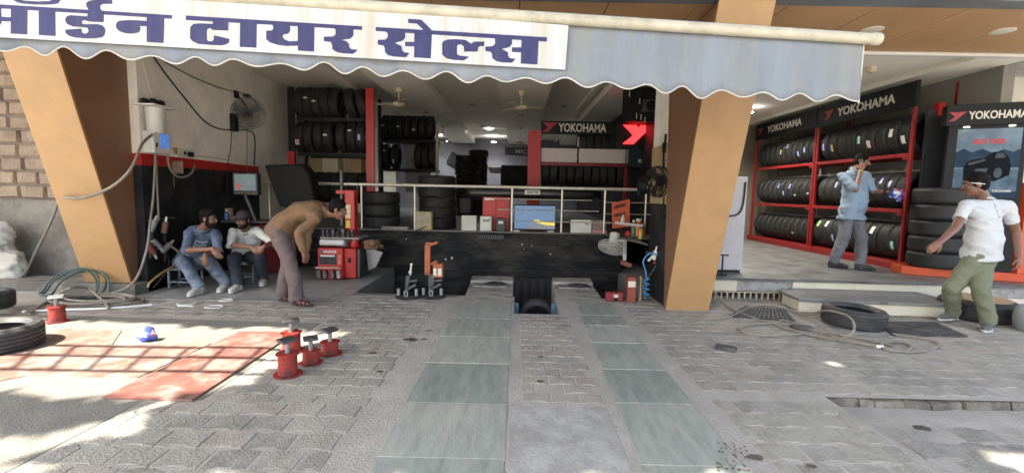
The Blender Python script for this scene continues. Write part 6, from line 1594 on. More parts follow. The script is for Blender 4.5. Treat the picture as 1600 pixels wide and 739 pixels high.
SKIN = {}
def skin(k, col): return mat('skin_' + k, col, .5, .1, 14, .05, 120, tint=tuple(c * .8 for c in col), tint_scale=9, tint_amt=.5)
m_hair = mat('black_hair', (.007, .006, .0055), .75, .3, 40, .5, 160, spec=.15)
m_beard = mat('dark_beard', (.014, .010, .009), .85, .4, 60, .6, 220, spec=.15)
m_eyew = mat('eye_white', (.26, .24, .22), .3, .02); m_iris = mat('iris_dark', (.02, .012, .01), .2, .02); m_lip = mat('lips', (.22, .085, .065), .5, .08)

def person(label, J, sk, shirt, trous, shoes, cfg):
    """J: joints in world space. Builds one continuous body plus clothing and hair as children."""
    root = thing('person', label, 'person', J['base'])
    S = cfg.get('scale', 1.0)
    pel, nk = J['pel'], J['nk']
    side_h = (J['hipL'] - J['hipR']).normalized(); side_s = (J['shL'] - J['shR']).normalized()
    spine = nk - pel; bend = cfg.get('bend', V((0, 0, 0)))
    def sp(t): return pel + spine * t + bend * (4 * t * (1 - t) if 0 < t < 1 else 0)
    def sd(t): return side_h.lerp(side_s, min(1, max(0, t))).normalized()
    def ring(t, rx, ry, fo=0.0):
        tt = (sp(min(t + .05, 1.0)) - sp(max(t - .05, -.2))).normalized() if t > -.05 else (sp(.1) - pel).normalized()
        x = sd(t); x = (x - tt * x.dot(tt)).normalized(); f = tt.cross(x) * -1
        f = x.cross(tt) * -1 if False else x.cross(tt)
        c = sp(t) if t >= 0 else pel + (sp(.1) - pel).normalized() * (t * spine.length)
        return (c + f * fo * S, x * rx * S, f * ry * S)
    belly = cfg.get('belly', 0.0); wd = cfg.get('wide', 1.0)
    prof = [(-.16, .12, .09, 0), (-.05, .155, .105, 0), (.08, .158, .11 + belly * .4, belly * .3), (.28, .145, .105 + belly, belly * .7), (.5, .155, .112 + belly * .6, belly * .4), (.72, .165, .112, 0), (.88, .150, .085, -.01), (.97, .09, .065, -.01), (1.03, .055, .055, 0)]
    def torso(mb, grow, t0=-1, t1=2, gb=0):
        rs = [ring(t, rx * wd + grow, ry + grow, fo) for t, rx, ry, fo in prof if t0 <= t <= t1]
        mb.loft(rs, 28)
    b = MB()
    torso(b, 0)
    # limbs
    L = {}
    for sN, s in (('R', -1), ('L', 1)):
        sh, wr = J['sh' + sN], J['wr' + sN]
        el = J.get('el' + sN) or ik(sh, wr, .29 * S, .26 * S, J['poleE' + sN])
        hp, an = J['hip' + sN], J['an' + sN]
        kn = J.get('kn' + sN) or ik(hp, an, .435 * S, .42 * S, J['poleK' + sN])
        L[sN] = (sh, el, wr, hp, kn, an)
        b.cap(sp(.86) + side_s * s * .06 * S, .06 * S, sh, .058 * S); b.cap(sh, .055 * S, el, .042 * S); b.cap(el, .042 * S, wr, .028 * S)
        b.cap(hp, .088 * S, kn, .058 * S); b.cap(kn, .057 * S, kn.lerp(an, .35), .056 * S); b.cap(kn.lerp(an, .35), .056 * S, an, .038 * S)
        td = J['toe' + sN].normalized(); b.cap(an + V((0, 0, -.03)), .036 * S, an + td * .13 * S + V((0, 0, -.058)), .026 * S)
        hand(b, wr, J['hd' + sN], J['pm' + sN], J['th' + sN], cfg.get('curl' + sN, .5), S)
    # head
    c = J['hc']; f = J['hf'].normalized(); u = J['hu']; u = (u - f * u.dot(f)).normalized(); r = f.cross(u).normalized()
    hs = S * cfg.get('head', 1.0)
    b.cap(nk - spine.normalized() * .02, .062 * S, c - u * .06 * hs - f * .02 * hs, .054 * S)
    b.ell(c + u * .03 * hs - f * .012 * hs, (r * .076 * hs, f * .096 * hs, u * .092 * hs), 24, 16)
    b.ell(c - u * .035 * hs + f * .022 * hs, (r * .060 * hs, f * .072 * hs, u * .085 * hs), 22, 14)
    b.ell(c - u * .095 * hs + f * .062 * hs, (r * .030 * hs, f * .026 * hs, u * .024 * hs))
    b.cap(c + u * .012 * hs + f * .087 * hs, .010 * hs, c - u * .026 * hs + f * .108 * hs, .0145 * hs, 10)
    for s in (-1, 1):
        b.ell(c + r * s * .016 * hs - u * .033 * hs + f * .098 * hs, (r * .010 * hs, f * .011 * hs, u * .009 * hs), 10, 8)
        b.ell(c + r * s * .032 * hs + u * .024 * hs + f * .080 * hs, (r * .024 * hs, f * .014 * hs, u * .009 * hs), 12, 8)
        b.ell(c + r * s * .042 * hs - u * .022 * hs + f * .068 * hs, (r * .022 * hs, f * .022 * hs, u * .020 * hs), 12, 8)
        b.ell(c + r * s * .079 * hs - u * .008 * hs - f * .008 * hs, (r * .011 * hs, f * .022 * hs, u * .033 * hs), 12, 8)
    b.ell(c - u * .060 * hs + f * .087 * hs, (r * .026 * hs, f * .011 * hs, u * .007 * hs), 12, 8); b.ell(c - u * .071 * hs + f * .085 * hs, (r * .022 * hs, f * .011 * hs, u * .007 * hs), 12, 8)
    remeshed(b, 'body', sk, root, .006, 2)
    for s in (-1, 1):
        e = MB()
        ec_ = c + r * s * .032 * hs + u * .004 * hs + f * .0815 * hs
        e.cur = 0; e.ell(ec_, (r * .0135 * hs, f * .010 * hs, u * .0075 * hs), 12, 8)
        e.cur = 1; e.ell(ec_ + f * .0055 * hs, (r * .0062 * hs, f * .006 * hs, u * .0062 * hs), 10, 8)
        e.build('eye', [m_eyew, m_iris], root)
    for s in (-1, 1):
        e = MB(); e.tube([c + r * s * (.012 + .012 * k) * hs + u * (.026 + (.004 if k == 1 else 0) - .004 * (k == 3)) * hs + f * (.097 - .004 * k * k * .6) * hs for k in range(4)], .0048 * hs, 6)
        e.build('eyebrow', m_hair, root)
    e = MB(); e.ell(c - u * .0655 * hs + f * .092 * hs, (r * .024 * hs, f * .008 * hs, u * .009 * hs), 12, 8); e.build('lips', m_lip, root)
    h = MB()
    hl = cfg.get('hair', 1)
    if hl:
        h.ell(c + u * .052 * hs - f * .020 * hs, (r * .083 * hs, f * .096 * hs, u * .083 * hs), 28, 18)
        h.ell(c + u * .005 * hs - f * .050 * hs, (r * .079 * hs, f * .062 * hs, u * .082 * hs), 24, 16)
        if hl > 1: h.ell(c + u * .095 * hs + f * .03 * hs, (r * .062 * hs, f * .062 * hs, u * .042 * hs), 20, 12)
        for s in (-1, 1): h.ell(c + r * s * .074 * hs + u * .018 * hs + f * .022 * hs, (r * .008 * hs, f * .018 * hs, u * .035 * hs), 10, 8)
        remeshed(h, 'hair', m_hair, root, .006, 1, .006, 60, seed=3)
    bd = cfg.get('beard', 0)
    if bd:
        h = MB()
        if bd > 1:
            h.ell(c - u * .078 * hs + f * .030 * hs, (r * .0635 * hs, f * .070 * hs, u * .052 * hs), 24, 14)
            h.ell(c - u * .098 * hs + f * .060 * hs, (r * .036 * hs, f * .033 * hs, u * .028 * hs))
            for s in (-1, 1): h.ell(c + r * s * .062 * hs - u * .045 * hs + f * .010 * hs, (r * .008 * hs, f * .028 * hs, u * .045 * hs), 10, 8)
        h.ell(c - u * .049 * hs + f * .094 * hs, (r * .028 * hs, f * .010 * hs, u * .0075 * hs), 14, 8)
        remeshed(h, 'beard', m_beard, root, .005, 1, .003, 90, seed=5)
    # shirt
    g = .008 * S
    s_ = MB(); t0 = cfg.get('hem', -.16)
    rs = []
    for t, rx, ry, fo in prof:
        if t > .98: continue
        if t < t0 + .05: continue
        gg = g + (.028 if t < .1 else .014 if t < .3 else .004) * S
        rs.append(ring(t, rx * wd + gg, ry + gg, fo))
    hemr = ring(t0, .155 * wd + .042, .125 + .04 + belly * .4, belly * .2)
    s_.loft([hemr] + rs, 30)
    for sN, s in (('R', -1), ('L', 1)):
        sh, el, wr, hp, kn, an = L[sN]
        s_.cap(sp(.86) + side_s * s * .05 * S, .068 * S, sh, .062 * S); s_.cap(sp(.70) + side_s * s * .09 * S, .070 * S, sh, .058 * S)
        sl_ = cfg.get('sleeve' + sN, cfg.get('sleeve', .6))    # 1 = elbow, 2 = wrist
        if sl_ <= 1:
            e_ = sh.lerp(el, sl_); s_.cap(sh, .060 * S, e_, .060 * S, 18, flat=True); s_.sph(sh, .061 * S)
        else:
            s_.cap(sh, .061 * S, el, .051 * S); e_ = el.lerp(wr, sl_ - 1); s_.cap(el, .050 * S, e_, .043 * S, 18, flat=True); s_.sph(el, .051 * S)
    so_ = remeshed(s_, 'shirt', shirt, root, .008, 3, cfg.get('wr', .014), 20, seed=cfg.get('seed', 1))
    if cfg.get('collar', 1):
        col = MB(); a = spine.normalized(); nn = (c - u * .05 * hs - nk).normalized()
        x = side_s; y = x.cross(nn).normalized()
        n_ = 30; vs = []
        for k in range(n_ + 1):
            an_ = -math.pi / 2 + .35 + (2 * math.pi - .7) * k / n_
            dd = x * math.cos(an_) + y * -1 * math.sin(an_) * -1
            lowf = .02 * max(0, -math.sin(an_)) 
            p0 = nk + dd * .074 * S - nn * (.012 + lowf * 1.4) * S; p1 = nk + dd * .068 * S + nn * (.035 - lowf) * S; p2 = nk + dd * .090 * S - nn * (.006 + lowf * 1.5) * S
            vs += [p0, p1, p1 + dd * .006, p2]
        fs = []
        for k in range(n_):
            o = k * 4; fs += [(o, o + 4, o + 5, o + 1), (o + 1, o + 5, o + 6, o + 2), (o + 2, o + 6, o + 7, o + 3)]
        col.add(vs, fs); cb_ = col.build('collar', shirt, root, smooth=50); md = cb_.modifiers.new('t', 'SOLIDIFY'); md.thickness = .004
    # trousers
    t_ = MB()
    t_.loft([ring(t, rx * wd + .014, ry + .016, fo) for t, rx, ry, fo in prof if t < .15], 28)
    lw = cfg.get('leg', 1.0)
    for sN in 'RL':
        sh, el, wr, hp, kn, an = L[sN]
        t_.cap(hp, .105 * S, kn, .076 * S * lw); t_.cap(kn, .074 * S * lw, kn.lerp(an, .4), .071 * S * lw)
        t_.cap(kn.lerp(an, .4), .071 * S * lw, an + V((0, 0, .0)) + (an - kn).normalized() * .012, cfg.get('cuff', .064) * S, 20, flat=True)
    remeshed(t_, 'trousers', trous, root, .008, 3, cfg.get('wt', .016), 15, seed=7)
    # shoes
    for sN in 'RL':
        an = L[sN][5]; td = V((J['toe' + sN].x, J['toe' + sN].y, 0)).normalized(); sx = V((-td.y, td.x, 0))
        tip = J.get('pitch' + sN, 0.0); td3 = (td * math.cos(tip) + V((0, 0, math.sin(tip)))).normalized(); up = sx.cross(td3) * -1
        up = V((0, 0, 1)) - td3 * td3.z; up.normalize()
        hl_ = an - td3 * .045 * S - up * .085 * S
        if cfg.get('sandal'):
            s1 = MB(); s1.loft([(hl_ + td3 * t * S + up * .012, sx * w * S, td3 * .0 + up * .014) for t, w in ((-.02, .022), (.0, .034), (.06, .036), (.14, .044), (.2, .044), (.235, .028), (.25, .008))], 16)
            sh_ = s1.build('sandal', shoes[0], root, smooth=60)
            s2 = MB()
            for t, w, hgt in ((.05, .042, .075), (.12, .048, .052), (.17, .05, .042)):
                s2.tube([hl_ + td3 * (t + .015 * math.sin(k * 1.0)) * S + sx * w * math.cos(k * math.pi / 6) * S + up * (.012 + hgt * math.sin(k * math.pi / 6)) * S for k in range(7)], .010 * S, 6)
            s2.build('strap', shoes[0], sh_)
            continue
        prof_s = [(-.03, .022, .030), (-.015, .034, .040), (.02, .038, .045), (.07, .040, .043), (.12, .044, .034), (.17, .047, .028), (.215, .042, .022), (.245, .026, .014), (.255, .008, .006)]
        s1 = MB(); s1.loft([(hl_ + td3 * t * S + up * (.022 + h_) * S, sx * w * S, up * (h_ + .004) * S) for t, w, h_ in prof_s], 22); s1.cap(an - up * .055 * S, .046 * S, an - up * .005 * S - td3 * .004, .044 * S)
        sh_ = remeshed(s1, 'shoe', shoes[0], root, .006, 2)
        s2 = MB(); s2.loft([(hl_ + td3 * t * S + up * .015 * S, sx * (w + .005) * S, up * .015 * S) for t, w, h_ in prof_s], 20); s2.build('sole', shoes[1], sh_, smooth=60)
        if len(shoes) > 2:
            s3 = MB()
            for k in range(4): s3.tube([hl_ + td3 * (.105 + k * .02) * S + sx * .030 * q_ * S + up * (.082 - k * .009 - .012 * abs(q_)) * S for q_ in (-1, -.5, 0, .5, 1)], .004, 5)
            s3.build('laces', shoes[2], sh_)
    return root, L, ring

m_sole = mat('pale_sole', (.55, .54, .50), .6, .1, 8, tint=(.3, .28, .25), tint_scale=9)
m_shoew = mat('worn_white_shoe', (.50, .48, .43), .6, .15, 9, tint=(.3, .27, .23), tint_scale=8, tint_amt=.6)
Z3 = V((0, 0, 1))

# --- man in denim on the left stool
pel = P(298, 408, 6.52)
J = dict(base=V((pel.x, 6.3, 0)), pel=pel, nk=P(319, 357, 6.36), hc=P(326, 341, 6.28), hf=V((.97, .10, -.14)), hu=V((.05, -.1, 1)))
J['shR'] = P(297, 365, 6.30); J['shL'] = P(336, 364, 6.42)
J['hipR'] = pel + V((-.09, -.05, -.01)); J['hipL'] = pel + V((.09, -.02, -.01))
aR, aL = PZ(304, 458, .09), PZ(344, 450, .09)
aR = V((PZ(303, 462, 0).x, PZ(303, 462, 0).y + .11, .09)); aL = V((PZ(345, 456, 0).x, PZ(345, 456, 0).y + .12, .09))
J['anR'], J['anL'] = aR, aL; J['toeR'] = V((-.02, -1, 0)); J['toeL'] = V((.1, -1, 0)); J['poleKR'] = V((-.05, -.6, 1)); J['poleKL'] = V((.1, -.6, 1))
J['elR'] = P(291, 391, 6.12); J['wrR'] = P(333, 389, 5.90)
J['elL'] = P(341, 389, 6.25); J['wrL'] = P(321, 399, 6.02)
J['hdR'] = V((.65, -.1, -.75)); J['pmR'] = V((-.3, .9, -.3)); J['thR'] = V((.4, -.4, .3)); J['hdL'] = V((-.12, -.05, -1)); J['pmL'] = V((.0, 1, 0)); J['thL'] = V((-1, 0, 0))
m_denim_s = mat('denim_shirt', (.075, .105, .16), .85, .22, 14, .25, 160, tint=(.16, .21, .29), tint_scale=4, tint_amt=.6)
m_jean = mat('faded_jeans', (.085, .105, .14), .85, .25, 10, .25, 160, tint=(.24, .29, .35), tint_scale=3.2, tint_amt=.8)
rootA, LA, ringA = person('man in a denim shirt and faded jeans sitting on a grey stool, looking right', J, skin('a', (.20, .098, .062)), m_denim_s, m_jean, (m_shoew, m_sole, m_wpaint),
    dict(sleeve=1.06, beard=2, hair=2, hem=-.02, bend=V((-.03, .05, 0)), leg=.98, seed=2))

# --- man in white shirt and cap
pel = P(384, 401, 6.95)
J = dict(base=V((pel.x, 6.7, 0)), pel=pel, nk=P(383.5, 359, 6.72), hc=P(380, 343.5, 6.55), hf=V((-.12, -.95, -.22)), hu=V((0, -.15, 1)))
J['shR'] = P(364, 363, 6.66); J['shL'] = P(402, 361.5, 6.70)
J['hipR'] = pel + V((-.09, -.04, -.01)); J['hipL'] = pel + V((.09, -.04, -.01))
J['anR'] = V((PZ(365, 457, 0).x, PZ(365, 457, 0).y + .12, .09)); J['anL'] = V((PZ(406, 446, 0).x, PZ(406, 446, 0).y + .10, .09))
J['toeR'] = V((0, -1, 0)); J['toeL'] = V((.35, -.9, 0)); J['poleKR'] = V((0, -.6, 1)); J['poleKL'] = V((.25, -.6, 1))
J['elR'] = P(359.5, 383, 6.48); J['elL'] = P(426, 379, 6.52); J['wrR'] = P(393, 386, 6.26); J['wrL'] = P(412, 385.5, 6.26)
J['hdR'] = V((.85, -.25, -.55)); J['pmR'] = V((.1, .9, -.5)); J['thR'] = V((.3, -.3, .9)); J['hdL'] = V((-.65, -.25, -.75)); J['pmL'] = V((-.3, .9, .0)); J['thL'] = V((-.3, -.4, .9))
m_wshirt = mat('white_shirt', (.60, .60, .56), .85, .06, 6, .15, 120)
m_dk = mat('dark_jeans', (.022, .028, .042), .85, .25, 10, .2, 160)
rootB, LB, ringB = person('man in a white shirt and dark cap sitting with clasped hands, facing the street', J, skin('b', (.23, .115, .072)), m_wshirt, m_dk, (m_shoew, m_sole, m_wpaint),
    dict(sleeve=1.12, beard=2, hair=1, bend=V((0, .06, 0)), curlR=.75, curlL=.75, hem=-.04, seed=4, wide=1.02))
c, f, u = J['hc'], J['hf'].normalized(), J['hu']; u = (u - f * u.dot(f)).normalized(); r = f.cross(u)
cp_ = MB(); cp_.ell(c + u * .055 - f * .012, (r * .091, f * .106, u * .085), 26, 16); cap_ = remeshed(cp_, 'cap', mat('cap_plum', (.035, .025, .03), .8, .2, 30), rootB, .006, 1)
br_ = MB(); br_.loft([(c + u * (.046 - .012 * t) + f * (.07 + .09 * t), r * .078 * math.sqrt(max(.02, 1 - t * t)), u * .006) for t in (0, .3, .6, .85, .97)], 16); br_.build('brim', MATS['cap_plum'], cap_, smooth=60)

# --- bending man in brown pullover
pel = P(439, 359, 5.66)
J = dict(base=V((PZ(460, 475, 0).x, 5.64, 0)), pel=pel, nk=P(507, 331, 5.62), hc=P(528, 327, 5.60), hf=V((.93, .22, -.34)), hu=V((.42, -.05, .9)))
J['shR'] = P(494, 341, 5.45); J['shL'] = P(497, 333, 5.80)
J['hipR'] = pel + V((0, -.09, -.01)); J['hipL'] = pel + V((.02, .09, -.01))
J['anR'] = V((PZ(478, 477, 0).x - .08, 5.55, .09)); J['anL'] = V((PZ(442, 473, 0).x - .02, 5.76, .09))
J['toeR'] = V((1, -.1, 0)); J['toeL'] = V((1, -.12, 0)); J['poleKR'] = V((1, 0, 0)); J['poleKL'] = V((1, 0, 0))
J['elR'] = P(468, 362, 5.34); J['wrR'] = P(473, 391, 5.42); J['elL'] = P(482, 362, 5.86); J['wrL'] = P(478, 391, 5.80)
J['hdR'] = V((.35, .1, -1)); J['pmR'] = V((-.9, .3, -.3)); J['thR'] = V((.2, 1, .2)); J['hdL'] = V((.4, 0, -1)); J['pmL'] = V((-1, 0, -.3)); J['thL'] = V((0, -1, .1))
m_pull = mat('brown_pullover', (.175, .10, .05), .9, .15, 16, .3, 150)
m_mauve = mat('mauve_trousers', (.135, .095, .09), .85, .12, 8, .15, 120)
m_sand = mat('sandal_leather', (.045, .025, .02), .6, .2, 12)
rootC, LC, ringC = person('man in a brown pullover and mauve trousers bending over towards the red machine', J, skin('c', (.22, .10, .062)), m_pull, m_mauve, (m_sand,),
    dict(sleeve=2.02, hair=1, beard=1, sandal=True, bend=V((-.03, 0, .10)), leg=1.06, cuff=.085, hem=-.09, scale=.98, seed=6))

# --- man in blue shirt with phone, in the showroom
pel = P(1331, 331, 7.72)
fd = V((.80, -.60, 0)); rt = V((-.60, -.80, 0)); rt = fd.cross(Z3).normalized()
J = dict(base=V((pel.x, 7.72, .30)), pel=pel, nk=P(1337, 265.5, 7.72), hc=P(1347, 253, 7.66), hf=V((.80, -.58, -.16)), hu=V((.05, 0, 1)))
J['shR'] = P(1315, 275, 7.62); J['shL'] = P(1354, 275, 7.80)
J['hipR'] = pel + V((-.085, -.04, -.01)); J['hipL'] = pel + V((.085, .04, -.01))
qa, qb = PZ(1311, 419, .30), PZ(1352, 423, .30)
J['anR'] = V((qa.x - .06, qa.y + .06, .39)); J['anL'] = V((qb.x - .05, qb.y + .05, .39)); J['toeR'] = V((.75, -.66, 0)); J['toeL'] = V((.95, -.3, 0)); J['poleKR'] = V((.7, -.7, 0)); J['poleKL'] = V((.8, -.6, 0))
_f = J['hf'].normalized(); _r = _f.cross(Z3).normalized(); J['elR'] = P(1337, 297, 7.38); J['wrR'] = J['hc'] + _r * .128 - _f * .005 - Z3 * .150; J['elL'] = P(1364, 299, 7.70); J['wrL'] = P(1386, 300, 7.52)
J['hdR'] = Z3 * .95 + _f * .12; J['pmR'] = -_r; J['thR'] = -_f; J['hdL'] = V((.9, -.4, -.02)); J['pmL'] = V((.2, .3, -1)); J['thL'] = V((.2, -1, .2))
m_lblue = mat('light_blue_shirt', (.24, .33, .43), .85, .08, 8, .2, 130, tint=(.32, .40, .48), tint_scale=3)
m_gjean = mat('grey_jeans', (.125, .135, .15), .85, .2, 9, .25, 150, tint=(.22, .23, .245), tint_scale=3, tint_amt=.6)
m_dsh = mat('dark_grey_shoe', (.04, .04, .043), .7, .2, 10)
rootD, LD, ringD = person('man in a light blue shirt and grey jeans on the phone in the showroom', J, skin('d', (.25, .125, .08)), m_lblue, m_gjean, (m_dsh, m_dsh),
    dict(sleeve=.98, hair=1, beard=2, belly=.045, wide=1.32, hem=-.17, curlR=.7, curlL=.5, seed=8, leg=1.08, cuff=.072))
ph = MB(); q = J['hc'] + _r * .098 - _f * .0 - Z3 * .035; _R = Matrix((_f, _r, Z3)).transposed() @ Matrix.Rotation(R(-22), 3, 'Y'); ph.box(q, (.075, .010, .155), _R); ph.build('phone', mat('phone_black', (.01, .01, .011), .2, .1), label='black phone held to the ear of the man in light blue', cat='phone', bevel=.005)
br_ = MB(); a_ = (J['wrR'] - J['elR']).normalized(); br_.lathe([(.034, -.004), (.038, -.004), (.038, .004), (.034, .004)], J['wrR'] - a_ * .03, a_, 20, True); br_.build('wrist_thread', m_sy, rootD)
a_ = (J['wrL'] - J['elL']).normalized(); br_ = MB(); br_.lathe([(.033, -.014), (.039, -.014), (.039, .014), (.033, .014)], J['wrL'] - a_ * .02, a_, 20, True); br_.build('watch', m_blk, rootD)
q = P(1399, 303, 7.42); b_ = MB(); b_.ell(q, (V((.095, .02, .02)), V((0, .06, 0)), V((-.02, 0, .075))), 20, 14); b_.ell(q + V((.09, 0, -.01)), (V((.05, 0, 0)), V((0, .04, 0)), V((0, 0, .08))), 14, 10); b_.ell(q + V((.06, 0, -.09)), (V((.035, 0, 0)), V((0, .03, 0)), V((0, 0, .05))), 12, 8)
b_.v = [p + V((mnoise.noise(p * 20), mnoise.noise(p * 20 + V((7, 0, 0))), mnoise.noise(p * 20 + V((0, 7, 0))))) * .025 for p in b_.v]
b_.build('plastic_packet', m_pkt, label='blue and white plastic packet held out by the man in light blue', cat='packet')

# --- man in white polo walking past the step
pel = P(1531, 398, 5.32)
J = dict(base=V((5.33, 5.3, 0)), pel=pel, nk=P(1539, 309, 5.26), hc=P(1524, 288.5, 5.22), hf=V((-.86, .50, -.15)), hu=V((.02, 0, 1)))
J['shR'] = P(1509, 322, 5.12); J['shL'] = P(1574, 322, 5.24)
J['hipR'] = pel + V((-.08, -.05, -.01)); J['hipL'] = pel + V((.08, .02, -.01))
qa, qb = PZ(1484, 503, .0), PZ(1548, 518, .0)
J['anR'] = V((qa.x + .06, qa.y + .04, .10)); J['anL'] = V((qb.x + .03, qb.y + .06, .09)); J['toeR'] = V((-.95, -.25, 0)); J['toeL'] = V((-.75, -.6, 0)); J['poleKR'] = V((-1, -.3, 0)); J['poleKL'] = V((-.9, -.5, 0))
J['elR'] = P(1493, 356, 4.98); J['wrR'] = P(1469, 378, 4.86); J['elL'] = P(1588, 363, 5.26); J['wrL'] = P(1592, 402, 5.12)
J['hdR'] = V((-.75, -.2, -.55)); J['pmR'] = V((.2, 1, -.3)); J['thR'] = V((-.2, -.3, -.9)); J['hdL'] = V((-.12, -.25, -1)); J['pmL'] = V((-.5, 1, 0)); J['thL'] = V((-1, -.3, 0))
m_polo = mat('white_polo', (.52, .53, .54), .85, .05, 6, .18, 120)
m_olive = mat('olive_trousers', (.155, .165, .105), .85, .1, 8, .2, 120, tint=(.19, .2, .13), tint_scale=3)
m_gsh = mat('grey_trainer', (.10, .11, .105), .7, .3, 20)
rootE, LE, ringE = person('man in a white polo and olive trousers walking left past the front step', J, skin('e', (.19, .088, .055)), m_polo, m_olive, (m_gsh, m_sole, m_wpaint),
    dict(sleeve=.62, hair=1, beard=1, belly=.03, wide=1.03, hem=-.05, head=1.04, curlR=.55, curlL=.6, seed=10, leg=1.02, cuff=.068, scale=1.0, wt=.016))
c, f, u = J['hc'], J['hf'].normalized(), J['hu']; u = (u - f * u.dot(f)).normalized(); r = f.cross(u)
b_ = MB(); b_.tube([c + f * .052 - r * .079 + u * .024, c + f * .02 - r * .086 + u * .014, c - f * .02 - r * .093 + u * .004, c - f * .055 - r * .086 - u * .006], .0048, 8); b_.build('white_ear_strap', m_wpaint, rootE)

from mathutils.bvhtree import BVHTree
def on_cloth(root, pts, out):
    """Drops points onto the front of the shirt."""
    so_ = [o for o in root.children if o.name.split('.')[0] == 'shirt'][0]
    org = loc_of(so_); bt = BVHTree.FromPolygons([v.co + org for v in so_.data.vertices], [tuple(p.vertices) for p in so_.data.polygons])
    res = []
    for p, d in pts:
        h = bt.ray_cast(p + d * .5, -d)
        if h[0] is not None: res.append(h[0] + d * out)
    return res
def placket(ringf, root, m, t0, t1, n=5, w_=.016):
    pts = []
    for k in range(15):
        c_, rx, ry = ringf(t0 + (t1 - t0) * k / 14, .1, .12); pts.append((c_, ry.normalized()))
    q_ = on_cloth(root, pts, .002)
    if len(q_) < 6: return
    b_ = MB(); b_.tube(q_, w_ * .45, 6); o = b_.build('placket', m, root, smooth=60)
    for k in range(n):
        b2 = MB(); b2.sph(q_[int((k + .5) / n * (len(q_) - 1))] + pts[0][1] * .008, .006, 8, 6); b2.build('button', m_grey, o)
placket(ringB, rootB, m_wshirt, .30, .90)
placket(ringD, rootD, m_lblue, .05, .92)
placket(ringE, rootE, m_polo, .66, .93, 3)
for k in range(4):
    pts = []
    for w_ in (-1, -.75, -.5, -.25, 0, .25, .5, .75, 1):
        c_, rx, ry = ringA(.80 - k * .085 - (.05 * (1 - abs(w_))), .10, .132); pts.append((c_ + rx.normalized() * w_ * .085, ry.normalized()))
    q_ = on_cloth(rootA, pts, .002)
    if len(q_) > 3:
        b_ = MB(); b_.tube(q_, .0085, 6); b_.build('chest_chevron', mat('chevron_white', (.46, .48, .52), .8, .1), rootA)

# stools under the seated men
m_stool = mat('stool_blue_grey', (.16, .19, .22), .5, .2, 10, .1, 30)
def stool(c, h, label, wd=.34, rz=.1):
    t = thing('stool', label, 'stool', V((c.x, c.y, 0)), group='low blue-grey metal stools')
    rot = Matrix.Rotation(rz, 3, 'Z'); q = V((c.x, c.y, 0))
    MB().box(q + V((0, 0, h - .012)), (wd, wd * .8, .024), rot).build('seat', m_stool, t, bevel=.005)
    cs = [q + rot @ V((sx * (wd / 2 - .015), sy * (wd * .4 - .015), 0)) for sx, sy in ((-1, -1), (1, -1), (1, 1), (-1, 1))]
    for p in cs: MB().bar(p + V((0, 0, .003)), p + V((0, 0, h - .026)), .026, .026).build('leg', m_stool, t)
    for i in range(4):
        a, b = cs[i], cs[(i + 1) % 4]; d = (b - a).normalized() * .015; MB().bar(a + d + V((0, 0, .1)), b - d + V((0, 0, .1)), .02, .02).build('stretcher', m_stool, t)
stool(P(290, 420, 6.48), .29, 'low blue-grey stool under the man in denim')
stool(V((P(384, 401, 6.95).x, 6.96, 0)), .30, 'low blue-grey stool under the man in the white shirt')
# ---------------------------------------------------------------- street tree behind the camera that shades the forecourt
def inside(pt, poly):
    x, y = pt; c = False; n = len(poly)
    for i in range(n):
        x0, y0 = poly[i]; x1, y1 = poly[(i + 1) % n]
        if (y0 > y) != (y1 > y) and x < (x1 - x0) * (y - y0) / (y1 - y0) + x0: c = not c
    return c
GAP = [(-9, 5.15), (-1.5, 4.66), (-1.62, 4.5), (-1.82, 3.35), (-2.3, 2.85), (-3.1, 2.95), (-9, 3.2)]
SPOTS = [(-3.0, 2.35, .22), (-2.62, 2.18, .16), (-3.6, 2.2, .25), (-2.4, 2.6, .12), (.45, 2.14, .16), (.9, 2.2, .14), (1.15, 2.28, .09), (-1.4, 2.1, .16), (3.0, 2.55, .13), (3.4, 2.4, .16), (2.7, 2.3, .12), (3.9, 2.7, .10), (-.75, 2.1, .12), (3.2, 2.15, .2), (-3.4, 1.9, .3)]
rnd = random.Random(77)
tt = thing('street_tree', 'broad leafy street tree shading the forecourt from behind the viewer', 'tree', (-1.6, -5.2, -.01))
m_bark = mat('bark', (.11, .085, .065), .9, .3, 8, .6, 30)
trk = MB()
trk.tube(smooth_path([(-1.6, -5.2, -.05), (-1.55, -5.15, 1.5), (-1.4, -4.9, 3.0), (-1.2, -4.5, 4.6)], 4), .22, 14)
for e in ((-4.5, -3.2, 7.2), (-3, -1.2, 7.6), (.5, -1.0, 7.8), (2.6, -2.8, 7.6), (-2.0, -4.5, 8.5), (1.0, -4.5, 8.3), (4.5, -1.5, 7.4)):
    trk.tube(smooth_path([(-1.25, -4.6, 4.3), V((-1.2, -4.5, 4.6)).lerp(V(e), .5) + V((0, 0, -.3)), e], 4), .08, 8)
trk.build('trunk', m_bark, tt)
m_leaf = mat('leaf_green', (.05, .09, .025), .5, .4, 3)
cr_ = MB()
sd_ = SUN_DIR / -SUN_DIR.z
n_ok = 0
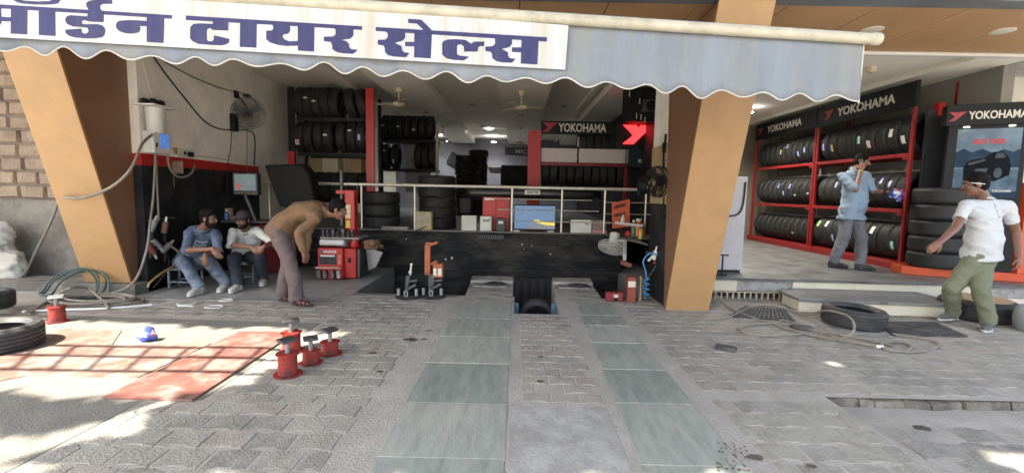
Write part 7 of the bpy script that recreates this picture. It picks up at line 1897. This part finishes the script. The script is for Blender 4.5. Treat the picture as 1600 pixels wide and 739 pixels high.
while n_ok < 22000:
    # ground point wanted in shade, pushed back up along the light
    gx, gy = rnd.uniform(-8.0, 10.0), rnd.uniform(1.3, 8.8)
    z = rnd.uniform(6.4, 9.4)
    p = V((gx, gy, 0)) - sd_ * z
    cl = mnoise.noise(V((gx, gy, z)) * .9)
    if cl < -.42 or (gx > -2.5 and gy > 7.2): continue
    s = rnd.uniform(.14, .31)
    if inside((gx, gy), GAP) : continue
    if any((gx - a) ** 2 * .35 + (gy - b) ** 2 < (r + .05) ** 2 for a, b, r in SPOTS): continue
    if gx < -2.2 and gy < 3.2 and mnoise.noise(V((gx * 1.9, gy * 3.2, 3))) > .16: continue
    if gx > 2.4 and gy < 3.0 and mnoise.noise(V((gx * 1.5 + gy, gy * 3.4, 9))) > .12: continue
    a = V((rnd.gauss(0, 1), rnd.gauss(0, 1), rnd.gauss(0, .45))).normalized(); b = a.cross(V((rnd.gauss(0, .5), rnd.gauss(0, .5), 1))).normalized()
    cr_.v += [p - a * s, p + b * s * .5 - a * s * .1, p + a * s, p - b * s * .5 - a * s * .1]; k = len(cr_.v)
    cr_.f.append((k - 4, k - 3, k - 2, k - 1)); cr_.mi.append(0); n_ok += 1
cr_.build('crown', m_leaf, tt, smooth=0, fixn=False)
# overhead ladder frame whose shadow falls on the red plates
def up(g, z): return V((g.x, g.y, 0)) - sd_ * z
zf = 4.3
lf = thing('sign_frame', 'overhead steel ladder frame casting a barred shadow on the red plates', 'frame', up(PZ(250, 560), zf))
fr_ = MB()
r0, r1 = [PZ(60, 541), PZ(470, 547)], [PZ(20, 579), PZ(430, 585)]
for a, b in ((r0[0], r0[1]), (r1[0], r1[1]), (PZ(40, 556), PZ(450, 563))): fr_.bar(up(a, zf) + V((-1.2, 0, 0)), up(b, zf), .038, .038)
for k in range(8):
    u_ = k / 7; fr_.bar(up(r0[0].lerp(r0[1], u_), zf), up(r1[0].lerp(r1[1], u_), zf), .024, .024)
fr_.build('rails', m_dsteel, lf)
pst = MB(); q = up(r1[0], zf) + V((-1.2, 0, 0)); pst.cyl((q.x, q.y, -.05), (q.x, q.y, zf), .05, n=12); q2 = up(r0[0], zf) + V((-1.2, 0, 0)); pst.cyl((q2.x, q2.y, -.05), (q2.x, q2.y, zf), .05, n=12); pst.build('posts', m_dsteel, lf)
